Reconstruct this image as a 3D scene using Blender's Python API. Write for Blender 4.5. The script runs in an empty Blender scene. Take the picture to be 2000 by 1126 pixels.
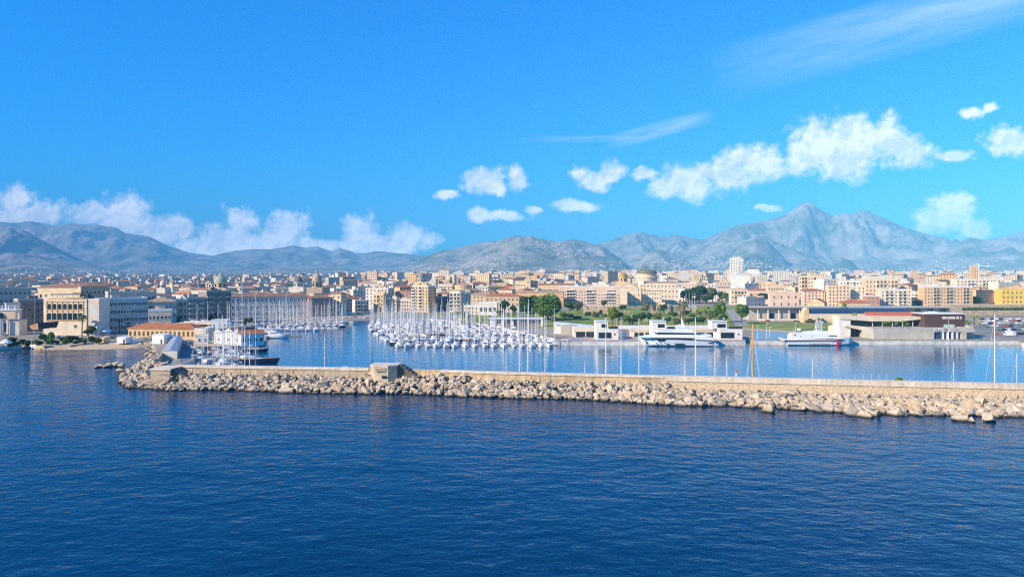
import bpy, bmesh, math, random
import numpy as np
from mathutils import Vector, Matrix, Euler
R = math.radians
SC = bpy.context.scene
COL = SC.collection
# ---------------------------------------------------------------- camera
CAMH, F, HOR = 36.0, 1455.0, 538.0          # camera height (m), focal length and horizon in pixels of the 2000 px photograph
cd = bpy.data.cameras.new("camera"); cam = bpy.data.objects.new("camera", cd); COL.objects.link(cam)
cam.location = (0, 0, CAMH); cam.rotation_euler = (R(90), 0, 0)
cd.sensor_width = 36.0; cd.lens = 36.0 * F / 2000.0
cd.shift_y = (HOR - 563.0) / 2000.0
cd.clip_start = 1.0; cd.clip_end = 60000.0
SC.camera = cam
# ---------------------------------------------------------------- exposure
SC.view_settings.view_transform = 'Standard'; SC.view_settings.look = 'None'
SC.view_settings.gamma = 1.0; SC.view_settings.exposure = 0.74
SC.cycles.use_denoising = False; SC.cycles.filter_width = 1.15
SC.cycles.max_bounces = 6; SC.cycles.volume_bounces = 0; SC.cycles.transparent_max_bounces = 8
SC.cycles.caustics_reflective = False; SC.cycles.caustics_refractive = False
# ---------------------------------------------------------------- sun and sky
SUNV = Vector((-0.76, -0.46, 0.50)).normalized()
sl = bpy.data.lights.new("sun", 'SUN'); sl.energy = 5.0; sl.angle = R(0.5); sl.color = (1.0, 0.855, 0.655)
so = bpy.data.objects.new("sun", sl); COL.objects.link(so)
so.rotation_euler = SUNV.to_track_quat('Z', 'Y').to_euler()
W = bpy.data.worlds.new("World"); SC.world = W; W.use_nodes = True
nt = W.node_tree; nt.nodes.clear(); LN = nt.links.new
def N(t, **kw):
    n = nt.nodes.new(t)
    for k, v in kw.items(): setattr(n, k, v)
    return n
def inp(n, i, v):
    if hasattr(v, 'is_output'): LN(v, n.inputs[i])
    else: n.inputs[i].default_value = v
def M(op, a, b=0.0, c=0.0, clamp=False):
    n = N('ShaderNodeMath', operation=op); n.use_clamp = clamp
    inp(n, 0, a); inp(n, 1, b)
    if op in ('MULTIPLY_ADD', 'WRAP', 'COMPARE', 'SMOOTH_MIN', 'SMOOTH_MAX'): inp(n, 2, c)
    return n.outputs[0]
def VM(op, a, b=(0, 0, 0), c=(0, 0, 0)):
    n = N('ShaderNodeVectorMath', operation=op); inp(n, 0, a); inp(n, 1, b)
    if op == 'MULTIPLY_ADD': inp(n, 2, c)
    return n.outputs['Value'] if op in ('LENGTH', 'DOT_PRODUCT') else n.outputs[0]
sky = N('ShaderNodeTexSky', sky_type='NISHITA'); sky.sun_disc = False
sky.sun_elevation = math.asin(SUNV.z); sky.sun_rotation = math.atan2(SUNV.x, SUNV.y)
sky.altitude = 0; sky.air_density = 1.0; sky.dust_density = 0.35; sky.ozone_density = 2.0
hs = N('ShaderNodeHueSaturation'); hs.inputs['Saturation'].default_value = 1.38; sg = N('ShaderNodeGamma'); LN(sky.outputs[0], sg.inputs[0]); sg.inputs[1].default_value = 0.72; LN(sg.outputs[0], hs.inputs['Color'])
skt = N('ShaderNodeMix', data_type='RGBA', blend_type='MULTIPLY'); skt.inputs[0].default_value = 1; LN(hs.outputs[0], skt.inputs[6]); skt.inputs[7].default_value = (.03, 1.08, 2.15, 1)
# clouds: procedural, fixed in world directions (azimuth / elevation tangents), infinitely far away
tc = N('ShaderNodeTexCoord'); sep = N('ShaderNodeSeparateXYZ'); LN(tc.outputs['Generated'], sep.inputs[0])
yy = M('MAXIMUM', sep.outputs[1], 0.02)
u = M('DIVIDE', sep.outputs[0], yy); v = M('DIVIDE', sep.outputs[2], yy)
cmb = N('ShaderNodeCombineXYZ'); LN(u, cmb.inputs[0]); LN(v, cmb.inputs[1])
def noise3(vec, scale, detail, rough=0.55, sx=1, sy=1, off=(0, 0, 0)):
    q = VM('MULTIPLY_ADD', vec, (sx, sy, 1), off)
    n = N('ShaderNodeTexNoise'); n.noise_dimensions = '3D'; LN(q, n.inputs['Vector'])
    n.inputs['Scale'].default_value = scale; n.inputs['Detail'].default_value = detail; n.inputs['Roughness'].default_value = rough
    return n
def pxuv(px, py): return ((px - 1000) / F, (HOR - py) / F, 0)
BL = [(1600,288,62,52),(1665,280,75,52),(1735,272,38,46),(1775,295,52,32),(1650,322,60,34),(1560,300,26,34),
      (1480,318,62,36),(1420,335,60,34),(1345,358,62,34),(1300,372,38,18),(1262,344,26,13),
      (1855,425,46,38),(1822,430,40,27),(1880,400,34,22),(1905,448,42,20),(1845,398,26,20),
      (1972,275,52,28),(1935,212,15,13),(1900,222,26,11),(1858,302,38,12),(1950,290,30,15),
      (1135,335,20,17),(1165,350,34,18),(1195,338,22,24),(945,355,45,24),(1008,350,18,24),(872,381,22,11),(975,368,22,12),
      (930,420,24,17),(985,422,46,13),(1042,410,16,9),(1125,402,50,13),(35,386,40,22),(55,418,100,26),(240,412,52,32),(185,420,60,24),(240,442,64,26),
      (0,428,70,16),(320,452,50,27),(358,450,26,27),(470,432,36,28),(452,472,84,34),(560,440,44,30),(525,470,60,24),(400,484,76,26),(520,486,92,24),(620,480,60,17),
      (704,452,34,36),(740,482,84,28),(795,462,42,26),(836,466,28,14),(1500,407,26,7)]
warp = noise3(cmb.outputs[0], 16, 5, 0.62)
wv = VM('MULTIPLY_ADD', VM('SUBTRACT', warp.outputs['Color'], (0.5, 0.5, 0.5)), (0.028, 0.028, 0), cmb.outputs[0])
def field(vec):
    acc = None
    for (px, py, rx, ry) in BL:
        cx_, cy_, _ = pxuv(px, py)
        sx, sy = F / (rx * 1.12), F / (ry * 1.15)
        q = VM('MULTIPLY_ADD', vec, (sx, sy, 0), (-cx_ * sx, -cy_ * sy, 0))
        l = M('SUBTRACT', 1.0, VM('LENGTH', q), clamp=False)
        acc = l if acc is None else M('SMOOTH_MAX', acc, l, 0.25)
    return acc
fld = field(wv)
n2 = noise3(cmb.outputs[0], 46, 7, 0.6).outputs[0]
dens0 = M('ADD', fld, M('MULTIPLY', M('SUBTRACT', n2, 0.5), 1.7))
mr = N('ShaderNodeMapRange', interpolation_type='SMOOTHSTEP'); LN(dens0, mr.inputs[0])
mr.inputs[1].default_value = -0.14; mr.inputs[2].default_value = 0.60
cover = mr.outputs[0]
# self shading of the clouds: thin and sun-facing sides bright, undersides grey-blue
n3 = noise3(cmb.outputs[0], 46, 7, 0.6, off=(-0.0035, 0.0045, 0)).outputs[0]
n4 = noise3(cmb.outputs[0], 17, 4, 0.6).outputs[0]
n5 = noise3(cmb.outputs[0], 17, 4, 0.6, off=(-0.010, 0.012, 0)).outputs[0]
grad = M('ADD', M('MULTIPLY', M('SUBTRACT', n2, n3), 2.4), M('MULTIPLY', M('SUBTRACT', n4, n5), 4.0))
lit = M('ADD', 0.56, M('MULTIPLY', grad, 1.25), clamp=True)
cc = N('ShaderNodeMix', data_type='RGBA'); LN(lit, cc.inputs[0])
cc.inputs[6].default_value = (5.4, 6.0, 7.0, 1); cc.inputs[7].default_value = (8.0, 7.9, 8.0, 1)
# low clouds are painted brighter to make up for dimming by the haze box
lowb = N('ShaderNodeMapRange'); LN(v, lowb.inputs[0]); lowb.inputs[1].default_value = .03; lowb.inputs[2].default_value = .13; lowb.inputs[3].default_value = 1.75; lowb.inputs[4].default_value = 1.0
ccb = N('ShaderNodeVectorMath', operation='SCALE'); LN(cc.outputs[2], ccb.inputs[0]); LN(lowb.outputs[0], ccb.inputs['Scale'])
mx = N('ShaderNodeMix', data_type='RGBA'); LN(M('MULTIPLY', cover, 0.97), mx.inputs[0])
LN(skt.outputs[2], mx.inputs[6]); LN(ccb.outputs[0], mx.inputs[7])
# two veils of cirrus
def cirrus(x0, y0, x1, y1, wid, amt, base, seed):
    a = pxuv(x0, y0); b = pxuv(x1, y1); dx, dy = b[0] - a[0], b[1] - a[1]; L = math.hypot(dx, dy); c_, s_ = dx / L, dy / L
    al = M('ADD', M('MULTIPLY', u, c_), M('MULTIPLY', v, s_)); ac = M('ADD', M('MULTIPLY', u, -s_), M('MULTIPLY', v, c_))
    al = M('DIVIDE', M('SUBTRACT', al, a[0] * c_ + a[1] * s_), L); ac = M('DIVIDE', M('SUBTRACT', ac, -a[0] * s_ + a[1] * c_), wid / F)
    cb = N('ShaderNodeCombineXYZ'); LN(al, cb.inputs[0]); LN(ac, cb.inputs[1]); cb.inputs[2].default_value = seed
    nz = noise3(cb.outputs[0], 1.3, 6, 0.55, sx=1.6, sy=0.9).outputs[0]
    e = M('SUBTRACT', 1.0, M('POWER', M('ABSOLUTE', ac), 2.0), clamp=True)
    f = M('SUBTRACT', 1.0, M('POWER', M('ABSOLUTE', M('MULTIPLY', M('SUBTRACT', al, 0.5), 2.0)), 2.0), clamp=True)
    m = M('MULTIPLY', M('MULTIPLY', e, f), M('MULTIPLY', M('SUBTRACT', nz, 0.28), 3.0, clamp=True))
    o = N('ShaderNodeMix', data_type='RGBA'); LN(M('MULTIPLY', m, amt, clamp=True), o.inputs[0]); LN(base, o.inputs[6]); o.inputs[7].default_value = (3.4, 4.9, 7.4, 1)
    return o.outputs[2]
c1 = cirrus(1380, 150, 2220, -70, 62, 0.62, mx.outputs[2], 3.0)
c1 = cirrus(1180, 282, 1400, 222, 17, 0.75, c1, 9.0)
c1 = cirrus(1560, 60, 2300, -60, 24, 0.5, c1, 5.0)
c1 = cirrus(1000, 274, 1300, 268, 8, 0.35, c1, 6.0)
bg = N('ShaderNodeBackground'); LN(c1, bg.inputs[0]); bg.inputs[1].default_value = 0.108
wo = N('ShaderNodeOutputWorld'); LN(bg.outputs[0], wo.inputs[0])
# ---------------------------------------------------------------- pixel <-> place (used once, to place things on the ground)
def P(px, py, z=0.0):
    d = (CAMH - z) * F / (py - HOR); return Vector(((px - 1000) / F * d, d, z))
def X(px, d): return (px - 1000) / F * d
def H(py, d): return CAMH - (py - HOR) * d / F
def D(py, z=0.0): return (CAMH - z) * F / (py - HOR)
# ---------------------------------------------------------------- materials
MATS = {}
def mat(name, col, rough=0.8, metal=0.0, spec=0.3, nz=0.12, nscale=0.6, bump=0.0, bscale=4.0, var=0.0, emis=None):
    if name in MATS: return MATS[name]
    m = bpy.data.materials.new(name); m.use_nodes = True; t = m.node_tree; b = t.nodes['Principled BSDF']
    b.inputs['Roughness'].default_value = rough; b.inputs['Metallic'].default_value = metal
    b.inputs['Specular IOR Level'].default_value = spec
    c = (*col, 1)
    if nz > 0 or var > 0:
        g = t.nodes.new('ShaderNodeNewGeometry'); n = t.nodes.new('ShaderNodeTexNoise'); n.inputs['Scale'].default_value = nscale; n.inputs['Detail'].default_value = 4
        t.links.new(g.outputs['Position'], n.inputs['Vector'])
        mrn = t.nodes.new('ShaderNodeMapRange'); t.links.new(n.outputs[0], mrn.inputs[0]); mrn.inputs[1].default_value = 0.3; mrn.inputs[2].default_value = 0.7
        mrn.inputs[3].default_value = 1 - nz; mrn.inputs[4].default_value = 1 + nz * 0.5
        h = t.nodes.new('ShaderNodeHueSaturation'); h.inputs['Color'].default_value = c
        if var > 0:
            oi = t.nodes.new('ShaderNodeObjectInfo'); mm = t.nodes.new('ShaderNodeMath'); mm.operation = 'MULTIPLY_ADD'
            t.links.new(oi.outputs['Random'], mm.inputs[0]); mm.inputs[1].default_value = var; mm.inputs[2].default_value = 1 - var / 2
            m2 = t.nodes.new('ShaderNodeMath'); m2.operation = 'MULTIPLY'; t.links.new(mm.outputs[0], m2.inputs[0]); t.links.new(mrn.outputs[0], m2.inputs[1])
            t.links.new(m2.outputs[0], h.inputs['Value'])
        else: t.links.new(mrn.outputs[0], h.inputs['Value'])
        t.links.new(h.outputs[0], b.inputs['Base Color'])
    else: b.inputs['Base Color'].default_value = c
    if bump > 0:
        g2 = t.nodes.new('ShaderNodeNewGeometry'); n2 = t.nodes.new('ShaderNodeTexNoise'); n2.inputs['Scale'].default_value = bscale; n2.inputs['Detail'].default_value = 5
        t.links.new(g2.outputs['Position'], n2.inputs['Vector']); bb = t.nodes.new('ShaderNodeBump'); bb.inputs['Strength'].default_value = 1; bb.inputs['Distance'].default_value = bump
        t.links.new(n2.outputs[0], bb.inputs['Height']); t.links.new(bb.outputs[0], b.inputs['Normal'])
    if emis: b.inputs['Emission Color'].default_value = (*emis, 1); b.inputs['Emission Strength'].default_value = 1
    MATS[name] = m; return m
# ---------------------------------------------------------------- mesh collector
class MB:
    def __init__(s): s.v = []; s.f = []; s.m = []; s.mats = []
    def mi(s, m):
        if m not in s.mats: s.mats.append(m)
        return s.mats.index(m)
    def add(s, vs, fs, m, M4=None):
        o = len(s.v); s.v += [tuple(M4 @ Vector(p)) for p in vs] if M4 is not None else [tuple(p) for p in vs]
        k = s.mi(m)
        for f in fs: s.f.append(tuple(i + o for i in f)); s.m.append(k)
        return s
    def box(s, x0, x1, y0, y1, z0, z1, m, M4=None):
        return s.add([(x0,y0,z0),(x1,y0,z0),(x1,y1,z0),(x0,y1,z0),(x0,y0,z1),(x1,y0,z1),(x1,y1,z1),(x0,y1,z1)],
                     [(0,3,2,1),(4,5,6,7),(0,1,5,4),(1,2,6,5),(2,3,7,6),(3,0,4,7)], m, M4)
    def prism(s, poly, z0, z1, m, M4=None):            # poly CCW in xy, extruded up
        n = len(poly); vs = [(x, y, z0) for x, y in poly] + [(x, y, z1) for x, y in poly]
        return s.add(vs, [tuple(range(n))[::-1], tuple(range(n, 2 * n))] + [(i, (i + 1) % n, n + (i + 1) % n, n + i) for i in range(n)], m, M4)
    def side(s, poly, y0, y1, m, M4=None):             # poly in xz, extruded along y
        n = len(poly); vs = [(x, y0, z) for x, z in poly] + [(x, y1, z) for x, z in poly]
        return s.add(vs, [tuple(range(n)), tuple(range(n, 2 * n))[::-1]] + [(i, n + i, n + (i + 1) % n, (i + 1) % n) for i in range(n)], m, M4)
    def tube(s, a, b, r0, r1, m, n=6):
        a, b = Vector(a), Vector(b); q = (b - a).to_track_quat('Z', 'Y').to_matrix(); vs = []
        for p, r in ((a, r0), (b, r1)):
            for i in range(n): vs.append(p + q @ Vector((r * math.cos(2 * math.pi * i / n), r * math.sin(2 * math.pi * i / n), 0)))
        return s.add(vs, [(i, (i + 1) % n, n + (i + 1) % n, n + i) for i in range(n)] + [tuple(range(n))[::-1], tuple(range(n, 2 * n))], m)
    def lathe(s, prof, m, n=24, c=(0, 0), M4=None, a0=0.0):     # prof: (r, z)
        vs = []; k = len(prof)
        for r, z in prof:
            for i in range(n): a = a0 + 2 * math.pi * i / n; vs.append((c[0] + r * math.cos(a), c[1] + r * math.sin(a), z))
        fs = [(j * n + i, j * n + (i + 1) % n, (j + 1) * n + (i + 1) % n, (j + 1) * n + i) for j in range(k - 1) for i in range(n)]
        return s.add(vs, fs + [tuple(range((k - 1) * n, k * n)), tuple(range(n))[::-1]], m, M4)
    def quad(s, a, b, c, d, m): return s.add([a, b, c, d], [(0, 1, 2, 3)], m)
    def hip(s, x0, x1, y0, y1, z, h, m, ov=0.5, ridge=None):
        x0 -= ov; x1 += ov; y0 -= ov; y1 += ov; w, d = x1 - x0, y1 - y0; i = min(w, d) / 2 * (1 if ridge is None else ridge)
        if w >= d: a, b = (x0 + i, (y0 + y1) / 2, z + h), (x1 - i, (y0 + y1) / 2, z + h)
        else: a, b = ((x0 + x1) / 2, y0 + i, z + h), ((x0 + x1) / 2, y1 - i, z + h)
        vs = [(x0, y0, z), (x1, y0, z), (x1, y1, z), (x0, y1, z), a, b]
        fs = [(0, 1, 5, 4), (1, 2, 5), (2, 3, 4, 5), (3, 0, 4)] if w >= d else [(0, 1, 4), (1, 2, 5, 4), (2, 3, 5), (3, 0, 4, 5)]
        s.box(x0, x1, y0, y1, z - 0.25, z - 0.003, m)
        return s.add(vs, fs + [(3, 2, 1, 0)], m)
    def mesh(s, name, smooth=False):
        me = bpy.data.meshes.new(name); me.from_pydata(s.v, [], s.f)
        for m in s.mats: me.materials.append(m)
        me.polygons.foreach_set('material_index', s.m)
        if smooth: me.polygons.foreach_set('use_smooth', [True] * len(s.f))
        me.update(); return me
    def build(s, name, parent=None, loc=None, smooth=False): return obj(name, s.mesh(name, smooth), parent, loc)
def obj(name, me, parent=None, loc=None, rz=0):
    o = bpy.data.objects.new(name, me); COL.objects.link(o)
    if parent is not None: o.parent = parent
    if loc is not None: o.location = loc
    if rz: o.rotation_euler[2] = rz
    return o
def tag(o, label=None, cat=None, group=None, kind=None):
    if label: o['label'] = label
    if cat: o['category'] = cat
    if group: o['group'] = group
    if kind: o['kind'] = kind
    return o
def thing(name, label, cat, loc=(0, 0, 0), rz=0, group=None):
    o = bpy.data.objects.new(name, None); COL.objects.link(o); o.location = loc; o.rotation_euler[2] = rz; o.empty_display_size = 1
    return tag(o, label, cat, group)
KIDS = {}
def dup(root, loc, rz=0, label=None, group=None, scale=None):
    if root.name not in KIDS:
        ch = [o for o in bpy.data.objects if o.parent == root]; KIDS[root.name] = [(c, [g for g in bpy.data.objects if g.parent == c]) for c in ch]
    r = root.copy(); COL.objects.link(r); r.location = loc; r.rotation_euler = (0, 0, rz)
    if scale: r.scale = scale if hasattr(scale, '__len__') else (scale,) * 3
    if label: r['label'] = label
    if group: r['group'] = group
    for c, gs in KIDS[root.name]:
        k = c.copy(); COL.objects.link(k); k.parent = r
        for g in gs: q = g.copy(); COL.objects.link(q); q.parent = k
    return r
# ---------------------------------------------------------------- numpy noise
NT = {}
def vnoise(x, y, seed):
    if seed not in NT: NT[seed] = np.random.RandomState(seed).rand(256, 256)
    T = NT[seed]; xi = np.floor(x).astype(int); yi = np.floor(y).astype(int); fx = x - xi; fy = y - yi
    fx = fx * fx * (3 - 2 * fx); fy = fy * fy * (3 - 2 * fy); g = lambda a, b: T[a % 256, b % 256]
    return (g(xi, yi) * (1 - fx) + g(xi + 1, yi) * fx) * (1 - fy) + (g(xi, yi + 1) * (1 - fx) + g(xi + 1, yi + 1) * fx) * fy
def fbm(x, y, seed, oc=5, ridged=False, rough=0.5):
    s = 0; a = 1.0; t = 0
    for k in range(oc):
        n = vnoise(x * 2 ** k + 17.3 * k, y * 2 ** k + 9.1 * k, seed + k)
        if ridged: n = 1 - abs(2 * n - 1)
        s = s + a * n; t += a; a *= rough
    return s / t
# ================================================================ THE SETTING: hills, land, water
from mathutils.geometry import tessellate_polygon
def flat_mesh(name, pts, z, m, skirt=None, zb=-2):
    n = len(pts); tr = tessellate_polygon([[Vector((p[0], p[1], 0)) for p in pts]]); mb = MB(); vs = [(p[0], p[1], z) for p in pts]; fs = []
    for a, b_, c in tr:
        A, B_, C_ = vs[a], vs[b_], vs[c]; cr = (B_[0] - A[0]) * (C_[1] - A[1]) - (B_[1] - A[1]) * (C_[0] - A[0]); fs.append((a, b_, c) if cr > 0 else (a, c, b_))
    mb.add(vs, fs, m)
    if skirt:
        ar = sum(pts[i][0] * pts[(i + 1) % n][1] - pts[(i + 1) % n][0] * pts[i][1] for i in range(n))
        q = vs + [(p[0], p[1], zb) for p in pts]; e = [(i, n + i, n + (i + 1) % n, (i + 1) % n) for i in range(n)]
        mb.add(q, e if ar > 0 else [x[::-1] for x in e], skirt)
    return mb.mesh(name)
def ground_z(d): return 2.2 + np.maximum(0, d - 1100) * 0.0068
RIDGES = [  # distance (m), front width, back width, profile (px, py), seed, spur strength
 (13500, 4200, 2500, [(-500,470),(-200,452),(0,432),(30,435),(60,431),(85,436),(110,440),(135,436),(190,438),(225,443),(245,454),(290,461),(330,480),(370,493),(415,499),(450,491),(490,486),(530,486),(555,482),(575,479),(595,483),(620,480),(635,486),(648,491),(664,484),(680,488),(700,495),(735,490),(780,494),(820,498),(900,505),(1100,520),(1300,520)], 3, .5),
 (9500, 3600, 1500, [(-500,470),(-300,462),(-100,455),(20,440),(60,455),(100,478),(150,503),(200,520),(250,533),(330,545)], 11, .6),
 (8000, 1500, 900, [(420,556),(490,545),(520,530),(545,524),(575,526),(600,528),(640,538),(700,548)], 21, .15),
 (8600, 3000, 1500, [(700,545),(780,530),(805,514),(830,500),(860,488),(895,484),(930,474),(965,470),(1000,490),(1080,520),(1150,540)], 31, .5),
 (7400, 2600, 1300, [(840,548),(880,530),(920,505),(950,484),(975,468),(1000,460),(1012,459),(1030,463),(1060,466),(1085,472),(1120,466),(1150,473),(1180,482),(1205,500),(1230,520),(1260,540),(1290,550)], 41, .8),
 (11500, 3500, 1500, [(1000,520),(1100,500),(1150,478),(1180,472),(1210,462),(1235,455),(1250,452),(1265,456),(1280,458),(1300,461),(1320,455),(1345,461),(1370,467),(1400,466),(1450,480),(1550,520)], 51, .8),
 (7600, 2000, 1100, [(1200,548),(1240,520),(1265,492),(1290,486),(1330,500),(1370,530),(1400,548)], 57, .5),
 (10500, 3600, 2000, [(1250,530),(1310,500),(1350,478),(1375,466),(1400,457),(1425,444),(1445,438),(1475,433),(1520,424),(1545,412),(1556,403),(1567,397),(1578,398),(1590,403),(1602,410),(1625,422),(1640,420),(1660,416),(1675,412),(1687,407),(1700,412),(1740,431),(1770,442),(1800,453),(1830,461),(1870,468),(1930,480),(2050,500),(2300,530)], 61, .8),
 (7900, 1500, 900, [(1390,545),(1420,500),(1450,472),(1475,460),(1500,470),(1530,500),(1560,545)], 71, .4),
 (7800, 1300, 700, [(1590,550),(1610,527),(1628,512),(1645,502),(1662,509),(1680,526),(1700,550)], 77, .12),
 (8800, 2600, 1500, [(1790,530),(1830,500),(1860,480),(1880,469),(1895,463),(1915,466),(1945,468),(1965,460),(1990,463),(2050,455),(2200,445),(2500,470)], 81, .7),
 (12500, 3000, 1500, [(1850,490),(1900,472),(1930,468),(1965,458),(2000,447),(2080,432),(2250,440),(2600,470)], 91, .5),
]
def terrain(px, d):
    """height of the land in metres at azimuth px (photo pixel column) and distance d"""
    z = ground_z(d) + (fbm(px / 60, d / 400, 5, 4) - .5) * np.clip((d - 2500) / 2500, 0, 1) * 24
    x = (px - 1000) / F * d
    for (d0, wf, wb, prof, seed, spur) in RIDGES:
        t = np.where(d < d0, (d0 - d) / wf, (d - d0) / wb)
        e = fbm(x / 900, d / 1300, seed, 6, True, .55) - .74
        wob = (fbm(x / 1500, d / 2600, seed + 7, 4) - .5)
        pxw = px + wob * 300 * np.clip(t, 0, 1) ** 1.6 * spur
        hp = CAMH + (HOR - np.interp(pxw, [p[0] for p in prof], [p[1] for p in prof])) * d0 / F
        hp = np.maximum(hp - ground_z(d), 0) * (px > prof[0][0]) * (px < prof[-1][0])
        tt = np.clip(t + wob * .35 * np.clip(t * 4, 0, 1), 0, 1)
        h = hp * ((1 - tt) ** 1.45) * (1 + e * spur * 2.0 * np.clip(t * 5, 0, 1))
        h = h + hp * (fbm(x / 200, d / 200, seed + 3, 4) - .5) * .028 * (tt < 1)
        z = np.maximum(z, ground_z(d) + h)
    return z
pxs = np.linspace(-520, 2520, 900); ds = np.concatenate([np.linspace(1090, 4200, 40), np.linspace(4260, 16500, 330)])
PX, DD = np.meshgrid(pxs, ds); ZZ = terrain(PX, DD); ZZ[0, :] = 1.6; ZZ[-1, :] = 0
vv = np.stack([(PX - 1000) / F * DD, DD, ZZ], -1).reshape(-1, 3); nr, nc = PX.shape
me = bpy.data.meshes.new('hills'); idx = np.arange(nr * nc).reshape(nr, nc)
fq = np.stack([idx[:-1, :-1], idx[:-1, 1:], idx[1:, 1:], idx[1:, :-1]], -1).reshape(-1, 4)
me.vertices.add(len(vv)); me.vertices.foreach_set('co', vv.ravel()); me.loops.add(fq.size); me.loops.foreach_set('vertex_index', fq.ravel())
me.polygons.add(len(fq)); me.polygons.foreach_set('loop_start', np.arange(0, fq.size, 4)); me.polygons.foreach_set('use_smooth', np.ones(len(fq), bool)); me.update(calc_edges=True)
def nodes_of(name):
    m = bpy.data.materials.new(name); m.use_nodes = True; t = m.node_tree; return m, t, t.nodes['Principled BSDF']
hm, t, b = nodes_of('hillside'); b.inputs['Roughness'].default_value = 1; b.inputs['Specular IOR Level'].default_value = 0
g = t.nodes.new('ShaderNodeNewGeometry')
def TN(scale, det=5, rough=.6, vec=None):
    n = t.nodes.new('ShaderNodeTexNoise'); n.inputs['Scale'].default_value = scale; n.inputs['Detail'].default_value = det; n.inputs['Roughness'].default_value = rough
    t.links.new(vec or g.outputs['Position'], n.inputs['Vector']); return n.outputs[0]
def RAMP(src, stops):
    r = t.nodes.new('ShaderNodeValToRGB'); t.links.new(src, r.inputs[0]); e = r.color_ramp.elements
    while len(e) < len(stops): e.new(0.5)
    for k, (p, c) in enumerate(stops): e[k].position = p; e[k].color = (*c, 1)
    return r.outputs[0]
def MIX(f, a, bb, mode='MIX'):
    n = t.nodes.new('ShaderNodeMix'); n.data_type = 'RGBA'; n.blend_type = mode
    for i, q in ((0, f), (6, a), (7, bb)):
        if hasattr(q, 'is_output'): t.links.new(q, n.inputs[i])
        else: n.inputs[i].default_value = q if i == 0 else (*q, 1)
    return n.outputs[2]
rock = RAMP(TN(0.004, 8, .65), [(.30, (.24, .20, .16)), (.52, (.36, .31, .25)), (.72, (.46, .40, .33))])
scrub = RAMP(TN(0.02, 6, .7), [(.4, (.04, .07, .03)), (.62, (.13, .15, .07))])
s1 = RAMP(TN(0.0022, 8, .66), [(.42, (0, 0, 0)), (.64, (1, 1, 1))])
t.links.new(MIX(s1, rock, scrub), b.inputs['Base Color'])
bp = t.nodes.new('ShaderNodeBump'); bp.inputs['Distance'].default_value = 11; bp.inputs['Strength'].default_value = 1; t.links.new(TN(0.009, 7, .6), bp.inputs['Height']); t.links.new(bp.outputs[0], b.inputs['Normal'])
me.materials.append(hm); tag(obj('hills', me), 'hazy blue mountains and foothills behind the city', kind='structure')

# --- water
def water(name, deep, bscale, bdist, rough, loc_noise, calm):
    global t, g
    m, t, b = nodes_of(name); g = t.nodes.new('ShaderNodeNewGeometry')
    b.inputs['Roughness'].default_value = rough; b.inputs['IOR'].default_value = 1.33; b.inputs['Specular IOR Level'].default_value = .5 if calm else .22; b.inputs['Specular Tint'].default_value = (1, 1, 1, 1) if calm else (.35, .78, 1, 1)
    mp = t.nodes.new('ShaderNodeMapping'); mp.inputs['Rotation'].default_value = (0, 0, R(8)); mp.inputs['Scale'].default_value = (.75, 1, 1); t.links.new(g.outputs['Position'], mp.inputs['Vector'])
    patch = RAMP(TN(loc_noise, 3, .5), [(.35, (0, 0, 0)), (.65, (1, 1, 1))])
    t.links.new(MIX(patch, deep, tuple(c * 1.35 for c in deep)), b.inputs['Base Color'])
    def bump(scale, dist, det, prev=None):
        bb = t.nodes.new('ShaderNodeBump'); bb.inputs['Strength'].default_value = 1; bb.inputs['Distance'].default_value = dist
        t.links.new(TN(scale, det, .55, mp.outputs[0]), bb.inputs['Height'])
        if prev is not None: t.links.new(prev, bb.inputs['Normal'])
        return bb.outputs[0]
    nrm = bump(bscale, bdist, 4 if calm else 2); nrm = bump(bscale * .3, bdist * 2.2, 2 if calm else 1, nrm)
    if not calm: nrm = bump(bscale * .06, bdist * 4, 2, nrm)
    t.links.new(nrm, b.inputs['Normal']); return m
seam = water('open_water', (.0001, .024, .072), 1.05, .11, .02, .012, False)
harm = water('calm_water', (.004, .085, .18), .9, .05, .05, .03, True)
m = MB(); m.quad((-20000, -3000, 0), (20000, -3000, 0), (20000, 17000, 0), (-20000, 17000, 0), seam)
tag(m.build('sea'), 'deep blue rippled sea', kind='structure')

# --- breakwater geometry: top edge of the parapet wall, seen from the sea
WT = [(345, 713), (500, 715.5), (720, 719), (860, 722.5), (1000, 727), (1150, 730.5), (1300, 734), (1450, 737.5), (1600, 741), (1800, 745.5), (2000, 750), (2250, 757), (2600, 766)]
WP = [P(a, b_, 6.0) for a, b_ in WT]
RS = [(230, 740), (245, 757), (330, 763), (450, 762), (600, 768), (800, 770), (1000, 778), (1150, 781), (1300, 791), (1450, 795), (1600, 802), (1700, 811), (1850, 812), (2000, 815), (2300, 824), (2600, 832)]
RP = [P(a, b_, 0) for a, b_ in RS]
def interp_line(pts, s):       # s in [0,1] over px 345..2600
    xs = [p.x for p in pts]; ys = [p.y for p in pts]; return Vector((s, np.interp(s, xs, ys), 0))
SLANT = math.atan2(WP[-1].y - WP[0].y, WP[-1].x - WP[0].x)
UB = Vector((math.cos(SLANT), math.sin(SLANT), 0)); VBk = Vector((-UB.y, UB.x, 0))     # along / behind
concrete = mat('concrete', (.56, .44, .30), .9, nz=.25, nscale=.5, bump=.05, bscale=2)
concrete_w = mat('weathered_concrete', (.66, .49, .29), .9, nz=.3, nscale=.35, bump=.06, bscale=1.5)
pale_cap = mat('pale_stone_cap', (.74, .63, .50), .85, nz=.12, nscale=.8)
masonry = mat('rubble_masonry', (.62, .48, .31), .95, nz=.35, nscale=2.2, bump=.25, bscale=1.6)
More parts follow.
